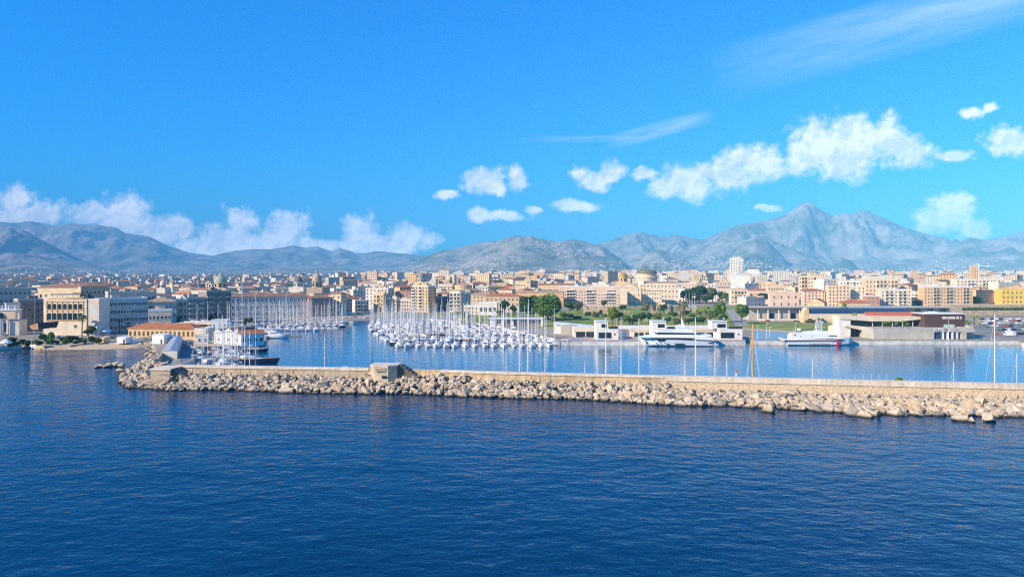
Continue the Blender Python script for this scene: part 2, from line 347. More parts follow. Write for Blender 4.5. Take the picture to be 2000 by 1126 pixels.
for m_ in (concrete, concrete_w, pale_cap):
    t = m_.node_tree; g = t.nodes.new('ShaderNodeNewGeometry'); mp = t.nodes.new('ShaderNodeMapping'); mp.inputs['Scale'].default_value = (1, 1, .12); t.links.new(g.outputs['Position'], mp.inputs['Vector'])
    st_ = RAMP(TN(1.1, 5, .7, mp.outputs[0]), [(.38, (.62, .58, .52)), (.56, (1, 1, 1))]); big = RAMP(TN(.09, 3, .6), [(.4, (.82, .80, .78)), (.6, (1, 1, 1))])
    b = t.nodes['Principled BSDF']; src = b.inputs['Base Color'].links[0].from_socket; t.links.new(MIX(.5, MIX(.6, src, st_, 'MULTIPLY'), big, 'MULTIPLY'), b.inputs['Base Color'])
darkrock = mat('dark_core_rock', (.055, .05, .045), .6, nz=.3, nscale=1)  # one dark tone for the whole mound core
asphalt = mat('asphalt', (.09, .09, .09), .9, nz=.2, nscale=.3)
paving = mat('pale_paving', (.36, .33, .29), .85, nz=.18, nscale=.2)

# --- land as one sheet with quay faces
coast = [P(-900, 700), P(-300, 690), P(0, 683), P(58, 680), P(70, 673, 2), P(160, 670, 2), P(243, 669, 2), P(275, 669, 2), P(292, 673), P(306, 690), P(300, 708), P(296, 722), P(330, 726.5), P(352, 722), P(380, 712),
         P(376, 690), P(376, 681), P(440, 680), P(519, 676), P(521, 661), P(470, 655), P(474, 640), P(560, 634), P(690, 632), P(735, 629), P(840, 627), P(950, 638), P(1010, 652), P(1084, 668), P(1084, 674.5), P(1456, 674.5), P(1456, 666), P(1466, 666), P(1466, 672.5), P(1990, 673), P(1996, 677), P(2200, 684), P(2700, 690)]
cs = [(p.x, p.y) for p in coast]
far = [(9000, coast[-1].y), (9000, 1500), (-9000, 1500), (-9000, coast[0].y)]
poly = cs + far; ZL = 2.0

gm = mat('town_ground', (.33, .28, .22), .9, nz=.3, nscale=.03)
me = flat_mesh('ground', poly, ZL, gm, mat('quay_face', (.72, .67, .57), .9, nz=.35, nscale=.4))
tag(obj('ground', me), 'flat paved ground of the waterfront and city', kind='structure')
# calm harbour water sheet, 5 cm over the sea sheet, bounded by the breakwater
inner = [P(352, 722)] + [w + VBk * 6 - Vector((0, 0, 6)) for w in WP[1:]] + [Vector((coast[-1].x, coast[-1].y, 0))]
hpoly = [(p.x, p.y) for p in inner] + [(9000, 300), (9000, 420), (900, 420), (400, 420), (100, 700), (-320, 700), (-190, 480), (-160, 380)]
me = flat_mesh('harbour_water', hpoly, .05, harm)
tag(obj('harbour_water', me), 'calm harbour water behind the breakwater', kind='structure')

def sheet(name, pts, z, m, label, kind='structure', cat=None):
    me = flat_mesh(name, pts, z, m)
    return tag(obj(name, me), label, cat, kind=kind)
def PG(l, z=ZL): return [P(a, b_, z) for a, b_ in l]
grass = mat('lawn', (.17, .25, .045), .95, nz=.35, nscale=.12, spec=.1)
t = grass.node_tree; g = t.nodes.new('ShaderNodeNewGeometry'); b = t.nodes['Principled BSDF']; src = b.inputs['Base Color'].links[0].from_socket
t.links.new(MIX(RAMP(TN(.045, 5, .65), [(.45, (0, 0, 0)), (.62, (1, 1, 1))]), src, (.34, .31, .10)), b.inputs['Base Color'])
drygrass = mat('dry_lawn', (.40, .34, .08), .95, nz=.4, nscale=.15, spec=.1)
sand = mat('sand', (.52, .40, .25), .95, nz=.15, nscale=.4)
BT = [(68, 673.5), (110, 671.5), (160, 669.6), (200, 669), (243, 668.6), (276, 668.6), (300, 671)]; BB = [(66, 681), (110, 682.5), (160, 683), (200, 682.6), (243, 681), (266, 679.5), (292, 677)]
m = MB(); n_ = len(BT); m.add([P(a, b_, ZL) + Vector((0, 1.5, .06)) for a, b_ in BT] + [P(a, b_, 0) - Vector((0, 0, .35)) for a, b_ in BB], [(n_ + i, n_ + i + 1, i + 1, i) for i in range(n_ - 1)], sand); tag(m.build('beach'), 'strip of pale sand sloping into the water on the left', kind='structure')
sheet('lawn', PG([(700, 612), (1010, 611), (1180, 601), (1440, 599), (1430, 633), (1060, 633), (900, 630), (900, 616)]), ZL + .004, grass, 'green park lawns round the castle ruins')
sheet('dry_lawn', PG([(1060, 633.2), (1430, 633.2), (1430, 641), (1090, 642), (1040, 640)]), ZL + .008, drygrass, 'yellowed grass strip behind the white terminal')
sheet('quay_lawn', PG([(1425, 634), (1470, 628), (1620, 632), (1660, 640), (1690, 650), (1560, 646), (1425, 638)]), ZL + .012, grass, 'bright lawn beside the grey warehouse')
sheet('sand_path', PG([(1425, 638.3), (1560, 646.4), (1690, 650.4), (1690, 652), (1540, 650), (1425, 641)]), ZL + .012, sand, 'ochre path along the front of the quay lawn')
sheet('car_park', PG([(1880, 642), (1940, 630), (2300, 626), (2300, 660), (1930, 660)]), ZL + .008, mat('pale_asphalt', (.24, .23, .20), .9, nz=.25, nscale=.15), 'asphalt car park at the right of the harbour')
sheet('access_road', PG([(1418, 604), (1432, 604), (1462, 636), (1436, 636)]), ZL + .016, paving, 'pale road running down from the town between park trees')
blue_paint = mat('blue_paving', (.10, .33, .52), .8, nz=.1)
sheet('blue_quay', PG([(1466, 644), (1560, 650.3), (1560, 663.6), (1468, 663.6)]), ZL + .02, mat('bluish_paving', (.22, .36, .44), .8, nz=.15), 'bluish paved quay beside the patrol boat')
sheet('terminal_quay', PG([(1086, 664), (1120, 656.5), (1455, 656.5), (1454, 666.6), (1086, 666.6)]), ZL + .024, mat('pinkish_paving', (.42, .33, .29), .85, nz=.15), 'pinkish paved quay in front of the white terminal')
for a in (1127, 1173, 1217, 1481, 1519):
    p = P(a, 663.3, ZL); m = MB(); m.lathe([(1.75, 0), (1.75, .035)], mat('cyan_disc', (.02, .25, .75), .7, nz=0), 20)
    w = {1127: 'first from the marina', 1173: 'below the terminal block with the large window', 1217: 'nearest the bow of the big yacht', 1481: 'on the bluish quay near the wooden mast', 1519: 'near the stern of the patrol boat'}[a]
    tag(m.build('quay_marking', loc=(p.x, p.y, ZL + .03)), 'round bright blue disc painted on the quay, ' + w, 'marking', 'blue discs painted on the quay')
# haze
hz, t, b = nodes_of('haze_air'); hz.cycles.volume_sampling = 'DISTANCE'; t.nodes.remove(b); o_ = [n for n in t.nodes if n.type == 'OUTPUT_MATERIAL'][0]
pv = t.nodes.new('ShaderNodeVolumePrincipled'); pv.inputs['Color'].default_value = (.21, .64, 1.0, 1); pv.inputs['Density'].default_value = 1.0e-4; pv.inputs['Anisotropy'].default_value = -0.35
t.links.new(pv.outputs[0], o_.inputs['Volume'])
m = MB(); m.box(-20500, 20500, -3200, 17300, -3.2, 1150, hz); hzo = tag(m.build('haze'), 'thin bluish air haze over the harbour and city', kind='stuff')
# ================================================================ THE BREAKWATER
def walls():
    def seg(i0, i1, name, label, zt, zb, mt, capm=None, out=0.0, thick=2.4, cap_h=.9, extra=None):
        root = thing(name, label, 'wall', WP[i0].copy() - Vector((0, 0, 6)))
        o = root.location
        def strip(nm, z0, z1, f0, f1, m_):
            mb = MB(); pts = WP[i0:i1 + 1]; vs = []
            for w in pts:
                a = w - VBk * f0 - o; c = w + VBk * f1 - o
                vs += [(a.x, a.y, z0), (c.x, c.y, z0), (c.x, c.y, z1), (a.x, a.y, z1)]
            fs = [(0, 1, 2, 3), tuple(range(len(vs) - 4, len(vs)))[::-1]]
            for k in range(len(pts) - 1):
                for j in range(4): q, r_ = 4 * k + j, 4 * k + (j + 1) % 4; fs.append((q, q + 4, r_ + 4, r_))
            mb.add(vs, fs, m_)
            if nm == 'wall_body' and not extra:
                for k in range(len(pts) - 1):
                    a, c = pts[k] - o, pts[k + 1] - o; n_ = int((c - a).length / 5.5)
                    for j in range(1, n_): q = a.lerp(c, j / n_); mb.prism([(q.x - .05, q.y - .12), (q.x + .05, q.y - .12), (q.x + .05, q.y + .3), (q.x - .05, q.y + .3)], .5, z1 - .15, masonry)
            bm = bmesh.new(); me = mb.mesh(nm); bm.from_mesh(me); bmesh.ops.recalc_face_normals(bm, faces=bm.faces); bm.to_mesh(me); bm.free(); obj(nm, me, root)
        strip('wall_body', 0, zt - cap_h, 0, thick, mt); strip('cap', zt - cap_h + .003, zt, .25, thick + .2, capm or pale_cap)
        if extra: strip('footing', 0, 2.6, 2.2, -.02, mt)
        return root
    seg(0, 2, 'sea_wall', 'smooth beige sea wall on the left part of the breakwater, left of the bunker', 6, 0, concrete, cap_h=.7)
    seg(3, 6, 'sea_wall', 'smooth ochre sea wall in the middle of the breakwater, right of the bunker', 6, 0, concrete_w, cap_h=.6)
    seg(6, 12, 'sea_wall', 'sea wall with a broad pale cap over rough rubble masonry, right end of the breakwater', 6.05, 0, masonry, cap_h=1.5, extra=True)
    # bridging piece beside the bunker
    a, c = WP[2], WP[3]; mb = MB(); o = a - Vector((0, 0, 6)); q = c - a
    mb.prism([(0, 0), (q.x, q.y), (q.x + VBk.x * 2.4, q.y + VBk.y * 2.4), (VBk.x * 2.4, VBk.y * 2.4)], 0, 5.9, concrete_w)
    tag(mb.build('sea_wall', loc=o), 'short ochre wall section hidden behind the bunker and its ramp', 'wall')
walls()
# quay deck behind the wall
m = MB(); dk = [w - Vector((0, 0, 6)) for w in WP]
vs = []
for w in dk:
    a = w + VBk * 2.65; c = w + VBk * 15
    vs += [(a.x, a.y, -1), (c.x, c.y, -1), (c.x, c.y, 1.9), (a.x, a.y, 1.9)]
fs = [(0, 1, 2, 3)]
for k in range(len(dk) - 1):
    for j in range(4): q, r_ = 4 * k + j, 4 * k + (j + 1) % 4; fs.append((q, q + 4, r_ + 4, r_))
m.add(vs, fs, concrete); bm = bmesh.new(); me = m.mesh('breakwater_quay'); bm.from_mesh(me); bmesh.ops.recalc_face_normals(bm, faces=bm.faces); bm.to_mesh(me); bm.free()
tag(obj('breakwater_quay', me), 'low concrete quay on the harbour side of the breakwater', kind='structure')
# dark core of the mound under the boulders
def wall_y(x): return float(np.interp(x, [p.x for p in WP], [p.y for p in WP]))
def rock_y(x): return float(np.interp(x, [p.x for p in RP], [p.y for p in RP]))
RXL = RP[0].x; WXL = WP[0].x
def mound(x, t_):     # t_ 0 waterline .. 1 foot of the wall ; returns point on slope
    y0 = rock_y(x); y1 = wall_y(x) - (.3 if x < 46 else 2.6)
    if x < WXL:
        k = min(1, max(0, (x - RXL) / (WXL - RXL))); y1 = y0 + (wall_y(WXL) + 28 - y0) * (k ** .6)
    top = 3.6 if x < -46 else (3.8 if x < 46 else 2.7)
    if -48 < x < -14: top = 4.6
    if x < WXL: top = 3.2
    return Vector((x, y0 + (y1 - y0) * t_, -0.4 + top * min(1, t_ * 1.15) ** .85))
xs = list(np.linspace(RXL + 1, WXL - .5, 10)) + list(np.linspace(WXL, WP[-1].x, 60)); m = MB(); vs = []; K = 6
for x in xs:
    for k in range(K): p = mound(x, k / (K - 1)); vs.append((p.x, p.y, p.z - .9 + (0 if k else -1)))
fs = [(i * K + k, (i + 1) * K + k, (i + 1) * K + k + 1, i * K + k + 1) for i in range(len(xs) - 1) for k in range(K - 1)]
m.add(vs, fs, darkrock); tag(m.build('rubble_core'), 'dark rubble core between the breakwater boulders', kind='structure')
# boulders
rm = bpy.data.materials.new('limestone'); rm.use_nodes = True; t = rm.node_tree; b = t.nodes['Principled BSDF']; b.inputs['Roughness'].default_value = .95; b.inputs['Specular IOR Level'].default_value = .15
g = t.nodes.new('ShaderNodeNewGeometry'); oi = t.nodes.new('ShaderNodeObjectInfo')
base = RAMP(oi.outputs['Random'], [(0, (.30, .26, .21)), (.12, (.48, .39, .29)), (.35, (.60, .46, .31)), (.7, (.66, .53, .38)), (1, (.56, .38, .22))])
st = RAMP(TN(.9, 6, .7), [(.3, (.55, .53, .5)), (.55, (1, 1, 1))]); col = MIX(1.0, base, st, 'MULTIPLY')
sx = t.nodes.new('ShaderNodeSeparateXYZ'); t.links.new(g.outputs['Position'], sx.inputs[0]); mrr = t.nodes.new('ShaderNodeMapRange'); t.links.new(sx.outputs[2], mrr.inputs[0]); mrr.inputs[1].default_value = .15; mrr.inputs[2].default_value = .8
col = MIX(mrr.outputs[0], (.035, .032, .02), col)       # wet, weed-covered tide band
t.links.new(col, b.inputs['Base Color'])
bp = t.nodes.new('ShaderNodeBump'); bp.inputs['Distance'].default_value = .18; bp.inputs['Strength'].default_value = 1; t.links.new(TN(1.8, 6, .65), bp.inputs['Height']); t.links.new(bp.outputs[0], b.inputs['Normal'])
rng = random.Random(7)
def boulder_mesh(k):
    bm = bmesh.new(); pts = []
    n = rng.choice((11, 13, 16))
    for i in range(n):
        v_ = Vector((rng.gauss(0, 1), rng.gauss(0, 1), rng.gauss(0, 1))).normalized()
        v_ = Vector([math.copysign(abs(c) ** .7, c) for c in v_]); pts.append(bm.verts.new((v_.x * .62 * rng.uniform(.85, 1.1), v_.y * .55 * rng.uniform(.85, 1.1), v_.z * .46 * rng.uniform(.8, 1.1))))
    r_ = bmesh.ops.convex_hull(bm, input=pts); bmesh.ops.delete(bm, geom=[v_ for v_ in bm.verts if not v_.link_faces], context='VERTS')
    bmesh.ops.bevel(bm, geom=bm.edges[:], offset=.016, segments=1, affect='EDGES')
    me = bpy.data.meshes.new('boulder'); bm.to_mesh(me); bm.free(); me.materials.append(rm); return me
BMS = [boulder_mesh(k) for k in range(12)]
cand = []
for rep in range(2):
    x = RXL
    while x < WP[-1].x:
        dwide = rock_y(x); step = 1.45; x += step
        depth = (mound(x, 1) - mound(x, 0)).length
        nrow = max(2, int(depth / 1.8))
        for k in range(nrow):
            tt = (k + rng.uniform(.1, .9)) / nrow
            xx = x + rng.uniform(-1.0, 1.0)
            p = mound(xx, min(1, tt * 1.0)); s_ = rng.uniform(1.35, 2.75) * (1.18 - .38 * tt) * (1.0 if xx > 30 else .86)
            if rng.random() < .10: s_ *= 1.5
            if rep == 1: s_ *= .62
            if rep == 1 and rng.random() < .35: continue
            cand.append((xx, p, s_, tt, rep))
for (px, py, s_) in [(195, 717, 2.4), (205, 717, 2.2), (214, 716, 2.8), (228, 715, 3.4), (238, 716, 3), (188, 718, 1.6), (1875, 820, 3.4), (1898, 823, 2.4), (1930, 822, 3.0), (1500, 804, 3.4), (1663, 810, 3.8), (1688, 814, 3.7), (1712, 812, 3.0)]:
    cand.append((0, P(px, py, .0) + Vector((0, 0, .25 if s_ < 4 else .8)), s_, -1, 0))
inview = lambda p: abs(p.x) < p.y * .70
cand = [c for c in cand if inview(c[1])]
print('boulders', len(cand))
cand.sort(key=lambda c: -c[2] / c[1].y)
def rock_label(px, tt, s_=2.5):
    if tt < 0: return ('low boulder in the water left of the breakwater' if px < 400 else 'large flat boulder in the water before the breakwater'), 'outlying boulders in the water by the breakwater'
    row = 'at the waterline' if tt < .3 else ('halfway up the slope' if tt < .65 else 'high on the slope')
    zones = [(300, 'on the rounded left head'), (380, 'below the left ramp'), (540, 'below the smooth wall'), (700, 'left of the bunker'), (790, 'below the bunker'),
             (960, 'right of the bunker'), (1120, 'below the ochre wall'), (1280, 'where the ochre wall ends'), (1460, 'left of the wooden mast'), (1640, 'right of the wooden mast'), (1820, 'below the rubble masonry wall'), (9999, 'at the right edge')]
    z_ = next(n for l, n in zones if px < l); sz = 'very big pale' if s_ > 3.0 else ('big angular pale' if s_ > 2.6 else ('mid-sized pale' if s_ > 2.25 else 'small pale')); return f'{sz} boulder {row}, {z_}', f'breakwater boulders {row}, {z_}'
merged = MB(); tmpv = []
mlist = []
for i, (xx, p, s_, tt, rep) in enumerate(cand):
    rot = Euler((rng.uniform(-.7, .7), rng.uniform(-.7, .7), rng.uniform(0, 6.28))); sc = Vector((s_ * rng.uniform(.85, 1.25), s_ * rng.uniform(.85, 1.1), s_ * rng.uniform(.8, 1.1)))
    z = p.z + s_ * (.12 if rep == 0 else .30) - .25
    me = BMS[rng.randrange(12)]
    if i < 262:
        o = obj('boulder', me); o.location = (p.x, p.y, z); o.rotation_euler = rot; o.scale = sc
        px = 1000 + p.x / p.y * F; l, gname = rock_label(px, tt, s_); tag(o, l, 'boulder', gname)
    else: mlist.append((me, Matrix.LocRotScale((p.x, p.y, z), rot, sc)))
# ================================================================ BUILDINGS
def wall_mat(n, c, **k): return mat(n, c, .9, nz=.16, nscale=.25, **k)
CR = wall_mat('cream_plaster', (.76, .63, .45)); PE = wall_mat('peach_plaster', (.75, .56, .36)); TA = wall_mat('tan_plaster', (.58, .44, .29)); OC = wall_mat('ochre_plaster', (.72, .52, .28))
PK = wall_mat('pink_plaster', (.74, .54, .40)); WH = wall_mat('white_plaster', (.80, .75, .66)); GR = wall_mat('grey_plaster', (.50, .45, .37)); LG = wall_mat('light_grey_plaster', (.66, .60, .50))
YE = wall_mat('yellow_plaster', (.75, .50, .09)); OR = wall_mat('orange_plaster', (.72, .45, .22)); BR = wall_mat('brown_cladding', (.10, .055, .045)); ST = mat('old_stone', (.46, .36, .25), .95, nz=.35, nscale=.5, bump=.15, bscale=1.2)
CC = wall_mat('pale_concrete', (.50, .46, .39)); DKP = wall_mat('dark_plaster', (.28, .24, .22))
TR = mat('terracotta_tiles', (.42, .15, .065), .9, nz=.3, nscale=.6); TO = mat('old_terracotta', (.32, .17, .10), .9, nz=.35, nscale=.5); TT = mat('pale_roof_tiles', (.45, .30, .19), .9, nz=.3, nscale=.5)
RF = mat('flat_roof', (.36, .33, .29), .95, nz=.25, nscale=.2); RD = mat('dark_roof', (.06, .06, .065), .6, nz=.2, nscale=.5); GL = mat('dark_glass', (.018, .024, .032), .12, spec=.6, nz=0)
SH = mat('window_shutter', (.10, .09, .06), .8, nz=0); WT_ = mat('white_paint', (.80, .79, .76), .55, nz=.05); MET = mat('grey_metal', (.35, .36, .37), .45, metal=.6, nz=.1); DKM = mat('dark_metal', (.04, .042, .045), .5, nz=.1)
RDP = mat('red_paint', (.52, .15, .09), .6, nz=.1); BLP = mat('navy_paint', (.012, .02, .06), .35, nz=.05); CYN = mat('blue_paint', (.05, .22, .5), .6, nz=.05)
ORP = mat('orange_panel', (.62, .30, .10), .6, nz=.1); GRN = mat('green_patina', (.30, .38, .28), .8, nz=.2, nscale=1)
WM = {}
def win_mesh(w, h, style, trim):
    k = (round(w, 2), round(h, 2), style, trim.name)
    if k in WM: return WM[k]
    m = MB(); a = w / 2; q = .14
    if style == 'arch':
        n = 8; r = a; zz = h - r
        out = [(-a, 0)] + [(a, 0)] + [(r * math.cos(math.pi * i / n), zz + r * math.sin(math.pi * i / n)) for i in range(n + 1)]
        big = [(x * 1.16, z * 1.0 + (.25 if z > 0 else -.1)) for x, z in out]
        m.side(big, -.12, 0, trim); m.side(out, -.16, -.12, GL)
    elif style == 'band':
        m.box(-a, a, -.10, 0, 0, h, GL)
        for i in range(int(w // 1.8) + 1): x = -a + i * w / max(1, int(w // 1.8)); m.box(x - .07, x + .07, -.14, -.1, 0, h, trim)
    else:
        m.box(-a - q, -a, -.12, 0, -q, h + q, trim); m.box(a, a + q, -.12, 0, -q, h + q, trim); m.box(-a, a, -.12, 0, h, h + q, trim); m.box(-a - .1, a + .1, -.2, 0, -q, 0, trim)
        if style == 'shutter': m.box(-a, a, -.07, 0, 0, h, SH)
        else: m.box(-a, a, -.05, 0, 0, h, GL); m.box(-.04, .04, -.09, -.05, 0, h, trim)
    WM[k] = m.mesh('window'); return WM[k]
BM_ = {}
def balc_mesh(w, style, trim):
    k = (round(w, 2), style, trim.name)
    if k in BM_: return BM_[k]
    m = MB(); a = w / 2; m.box(-a, a, -1.25, 0, 0, .16, trim)
    if style == 'solid': m.box(-a, a, -1.25, -1.13, .16, 1.0, trim); m.box(-a, -a + .1, -1.13, 0, .16, 1.0, trim); m.box(a - .1, a, -1.13, 0, .16, 1.0, trim)
    else:
        m.box(-a, a, -1.25, -1.2, .95, 1.02, DKM)
        for i in range(int(w / .35) + 1): x = -a + .03 + i * (w - .06) / int(w / .35); m.box(x - .02, x + .02, -1.24, -1.2, .16, .95, DKM)
    BM_[k] = m.mesh('balcony'); return BM_[k]
brng = random.Random(3); OCC = []; DIMS = {}
def bld(name, label, cat, px0, px1, ytop, d, wall, floors=3, cols=5, yaw=0, dep=14, roof='flat', rmat=None, rh=2.5, win=(1.2, 1.9), style=None, side=0, lside=0, balc=(), bstyle='rail', trim=WH, group=None,
        parapet=.9, cornice=True, gz=None, base=1.2, inmesh=False, extras=True, wm=None):
    az = (((px0 + px1) / 2) - 1000) / F; th = R(yaw); w = (px1 - px0) / F * d / max(.3, math.cos(th) - math.sin(th) * az)
    g_ = float(ground_z(d)) if gz is None else gz
    if gz is None and d < 1100: g_ = ZL
    h = H(ytop, d) - g_
    root = thing(name, label, cat, (X((px0 + px1) / 2, d), d, g_), th, group)
    m = MB(); m.box(-w / 2, w / 2, 0, dep, -.5, h, wall); fh = (h - .8) / floors
    cells = []
    for fl in range(floors):
        z = fl * fh + fh * .30 + .35; wh = min(win[1], fh * .62)
        for c in range(cols): cells.append((-w / 2 + (c + .5) * w / cols, 0, z, 0, fl, c, wh))
        for c in range(side): cells.append((w / 2, (c + .5) * dep / side, z, 90, fl, 99, wh))
        for c in range(lside): cells.append((-w / 2, (c + .5) * dep / lside, z, -90, fl, 99, wh))
    if inmesh:
        for (x, y, z, a, fl, c, wh) in cells:
            M4 = Matrix.Translation((x, y, z)) @ Matrix.Rotation(R(a), 4, 'Z'); m.box(-win[0] / 2, win[0] / 2, -.06, 0, 0, wh, GL if style != 'shutter' else SH, M4)
    m.build('wall', root)
    if not inmesh:
        for i, (x, y, z, a, fl, c, wh) in enumerate(cells[:100]):
            isb = c in balc and fl > 0
            st_ = style or ('shutter' if (i * 7 + floors) % 5 == 0 else 'plain')
            ww = min(win[0], w / cols * .8)
            if isb: obj('window', win_mesh(min(2.4, w / cols * .75), min(2.2, fh * .75), 'plain', trim), root, (x, y, z - .3), R(a))
            else: obj('window', win_mesh(ww, wh, st_, trim), root, (x, y, z), R(a))
        for (x, y, z, a, fl, c, wh) in cells:
            if c in balc and fl > 0: obj('balcony', balc_mesh(w / cols * .92, bstyle, trim), root, (x, y, fl * fh + .25), R(a))
    rm_ = rmat or (TR if roof in ('hip', 'gable') else RF)
    q = MB()
    if roof == 'hip': q.hip(-w / 2, w / 2, 0, dep, h + .28, rh, rm_, ov=.5); q.build('roof', root)
    elif roof == 'gable':
        s_ = .5; q.add([(-w/2-s_, -s_, h + .003), (w/2+s_, -s_, h + .003), (w/2+s_, dep+s_, h + .003), (-w/2-s_, dep+s_, h + .003), (-w/2-s_, dep/2, h+rh), (w/2+s_, dep/2, h+rh)], [(0,1,5,4), (2,3,4,5), (0,4,3), (1,2,5), (3,2,1,0)], rm_); q.build('roof', root)
    elif roof == 'front_gable':
        s_ = .4; q.add([(-w/2-s_, -s_, h + .003), (w/2+s_, -s_, h + .003), (w/2+s_, dep+s_, h + .003), (-w/2-s_, dep+s_, h + .003), (0, -s_, h+rh), (0, dep+s_, h+rh)], [(1,2,5,4), (3,0,4,5), (0,1,4), (2,3,5), (3,2,1,0)], rm_); q.build('roof', root)
        g2 = MB(); g2.side([(-w/2, h), (w/2, h), (0, h+rh-.25)], -s_ - .06, -s_ - .004, wall); g2.build('gable_wall', root)
    elif roof == 'shed':
        q.side([(-w/2-.3, h+.003), (w/2+.3, h+.003), (w/2+.3, h+.3), (-w/2-.3, h+rh)], -.3, dep+.3, rm_); q.build('roof', root)
    else:
        q.box(-w/2+.3, w/2-.3, .3, dep-.3, h + .003, h+.06, rm_); q.build('roof', root)
        if parapet:
            p_ = MB(); zt = h + parapet
            for (a, b_, c, e) in ((-w/2-.12, w/2+.12, -.12, .25), (-w/2-.12, w/2+.12, dep-.25, dep+.12), (-w/2-.12, -w/2+.25, .253, dep-.253), (w/2-.25, w/2+.12, .253, dep-.253)): p_.box(a, b_, c, e, h - .12, zt, trim if cornice else wall)
            p_.build('parapet', root)
        if extras:
            for k in range(brng.randint(1, 3)):
                x = brng.uniform(-w/2+2, w/2-2) if w > 6 else 0; y = brng.uniform(2, dep-2.5); r_ = brng.random()
                if r_ < .5: e = MB(); s_ = brng.uniform(1.4, 2.6); e.box(x-s_, x+s_, y-1.4, y+1.4, h+.06, h+2.6, wall); e.box(x-s_-.2, x+s_+.2, y-1.6, y+1.6, h+2.6, h+2.8, rm_); e.build('stair_head', root)
                elif r_ < .8: e = MB(); e.lathe([(.7, h+.06), (.75, h+.5), (.75, h+1.7), (.3, h+2)], WT_ if k % 2 else CYN, 10, (x, y)); e.build('water_tank', root)
                else: e = MB(); e.tube((x, y, h), (x, y, h+3.5), .05, .04, MET, 5); e.box(x-.8, x+.8, y-.04, y+.04, h+3.2, h+3.28, MET); e.box(x-.5, x+.5, y-.04, y+.04, h+2.8, h+2.88, MET); e.build('antenna', root)
    if roof in ('hip', 'gable') and extras:
        for k in range(brng.randint(1, 2)): e = MB(); x = brng.uniform(-w/3, w/3); e.box(x-.4, x+.4, dep*.3, dep*.3+.8, h, h+rh+.4, wall); e.box(x-.5, x+.5, dep*.3-.1, dep*.3+.9, h+rh+.4, h+rh+.6, rm_); e.build('chimney', root)
    if roof in ('hip', 'gable') and cornice: e = MB(); e.box(-w/2-.25, w/2+.25, -.25, -.003, h-.45, h+.02, trim); e.build('cornice', root)
    OCC.append((px0, px1, ytop, d)); DIMS[root.name] = (w, h)
    return root

# ---- left waterfront, from left to right
# monument gate with statues
def statue(m, x, y, z, s=1.0):
    m.box(x-.5*s, x+.5*s, y-.5*s, y+.5*s, z, z+.5*s, WT_); m.lathe([(.42*s, z+.5*s), (.5*s, z+1.1*s), (.3*s, z+1.6*s), (.42*s, z+2.2*s), (.16*s, z+2.6*s), (.24*s, z+2.85*s), (.1*s, z+3.1*s)], WT_, 8, (x, y))
d = 425; g = thing('monument_gate', 'baroque stone gate pavilion with pink front and white statues at the left edge', 'gate', (X(8, d), d, ZL), R(8)); h = H(606, d) - ZL
m = MB(); m.box(-9, 8, 0, 9, 0, h * .62, LG); m.box(-9, 5.5, 1, 8, h * .62, h, PK); m.box(-9.6, 8.6, -.6, 9.4, h * .62, h * .66, DKP); m.box(-9.3, 5.9, .6, 8.3, h, h + .5, WT_); m.build('wall', g)
for x in (-8.4, -4.5, -1.5, 2.4): m = MB(); m.lathe([(.75, 0), (.6, .5), (.52, h*.58), (.7, h*.62)], WT_, 12, (x, -.9)); m.build('column', g)
for x in (-7, -3, 1): m = MB(); m.box(x-.9, x+.9, -.12, 0, 2, h*.5, GL); m.box(x-1.2, x+1.2, -.2, 0, h*.5, h*.53, WT_); m.build('window', g)
for x in (-8.5, -5, -1.5, 2, 5.3): m = MB(); statue(m, x, 1.2, h + .5, .8); m.build('statue', g)
m = MB(); statue(m, 7.4, .8, h*.66, 1.1); m.build('statue', g)
m = MB(); m.lathe([(1.3, h*.7), (1.3, h*.8), (1.0, h*.88), (.2, h*.92)], GL, 12, (-2, 1)); m.build('niche', g)
bld('stone_gatehouse', 'bluish grey stone gatehouse with a lit niche beside the statue gate', 'building', 12, 40, 594, 432, LG, 2, 3, yaw=38, dep=9, win=(1, 2), style='arch', trim=GR)
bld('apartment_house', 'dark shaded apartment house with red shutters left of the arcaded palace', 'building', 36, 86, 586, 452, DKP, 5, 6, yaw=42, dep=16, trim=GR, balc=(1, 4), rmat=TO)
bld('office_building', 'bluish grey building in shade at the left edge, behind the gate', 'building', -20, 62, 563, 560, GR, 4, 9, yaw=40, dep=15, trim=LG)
# arcaded palace
d = 424; w = (171 - 84) / F * d; g = thing('arcaded_palace', 'cream palace with two rows of seven arches beside the left beach', 'palace', (X(127, d), d, ZL), R(-3)); h = H(583.5, d) - ZL
m = MB(); m.box(-w/2, w/2, 0, 11, -.3, h, CR); m.build('wall', g)
bay0, bay1 = -w/2 + 1.9, w/2 - 1.9; step = (bay1 - bay0) / 7
for row, (za, hh, ww) in enumerate(((h*.43, 3.9, 2.75), (h*.72, 3.1, 2.1))):
    for k in range(7): obj('arched_window', win_mesh(ww, hh, 'arch', OC), g, (bay0 + (k + .5) * step, -.03, za))
for z in (h*.40, h*.69, h*.93): m = MB(); m.box(bay0 - .3, bay1 + .3, -.38, -.003, z, z + .35, OR); m.build('cornice', g)
for k in range(8): m = MB(); x = bay0 + k * step; m.box(x-.17, x+.17, -.32, -.003, h*.40+.353, h*.69 - .003, OR); m.box(x-.15, x+.15, -.32, -.003, h*.69+.353, h*.93 - .003, OR); m.build('pilaster', g)
m = MB(); m.box(bay0-.3, bay1+.3, -.3, -.1, h+.9, h+1.1, OC)
for k in range(29): x = bay0 + k * (bay1 - bay0) / 28; m.box(x-.13, x+.13, -.3, -.1, h, h+.9, OC)
m.build('balustrade', g)
for k in range(15): m = MB(); x = bay0 + k * (bay1 - bay0) / 14; m.box(x-.2, x+.2, -.34, .06, h+1.1, h+1.9, OC); m.build('finial', g) if k % 2 == 0 else None
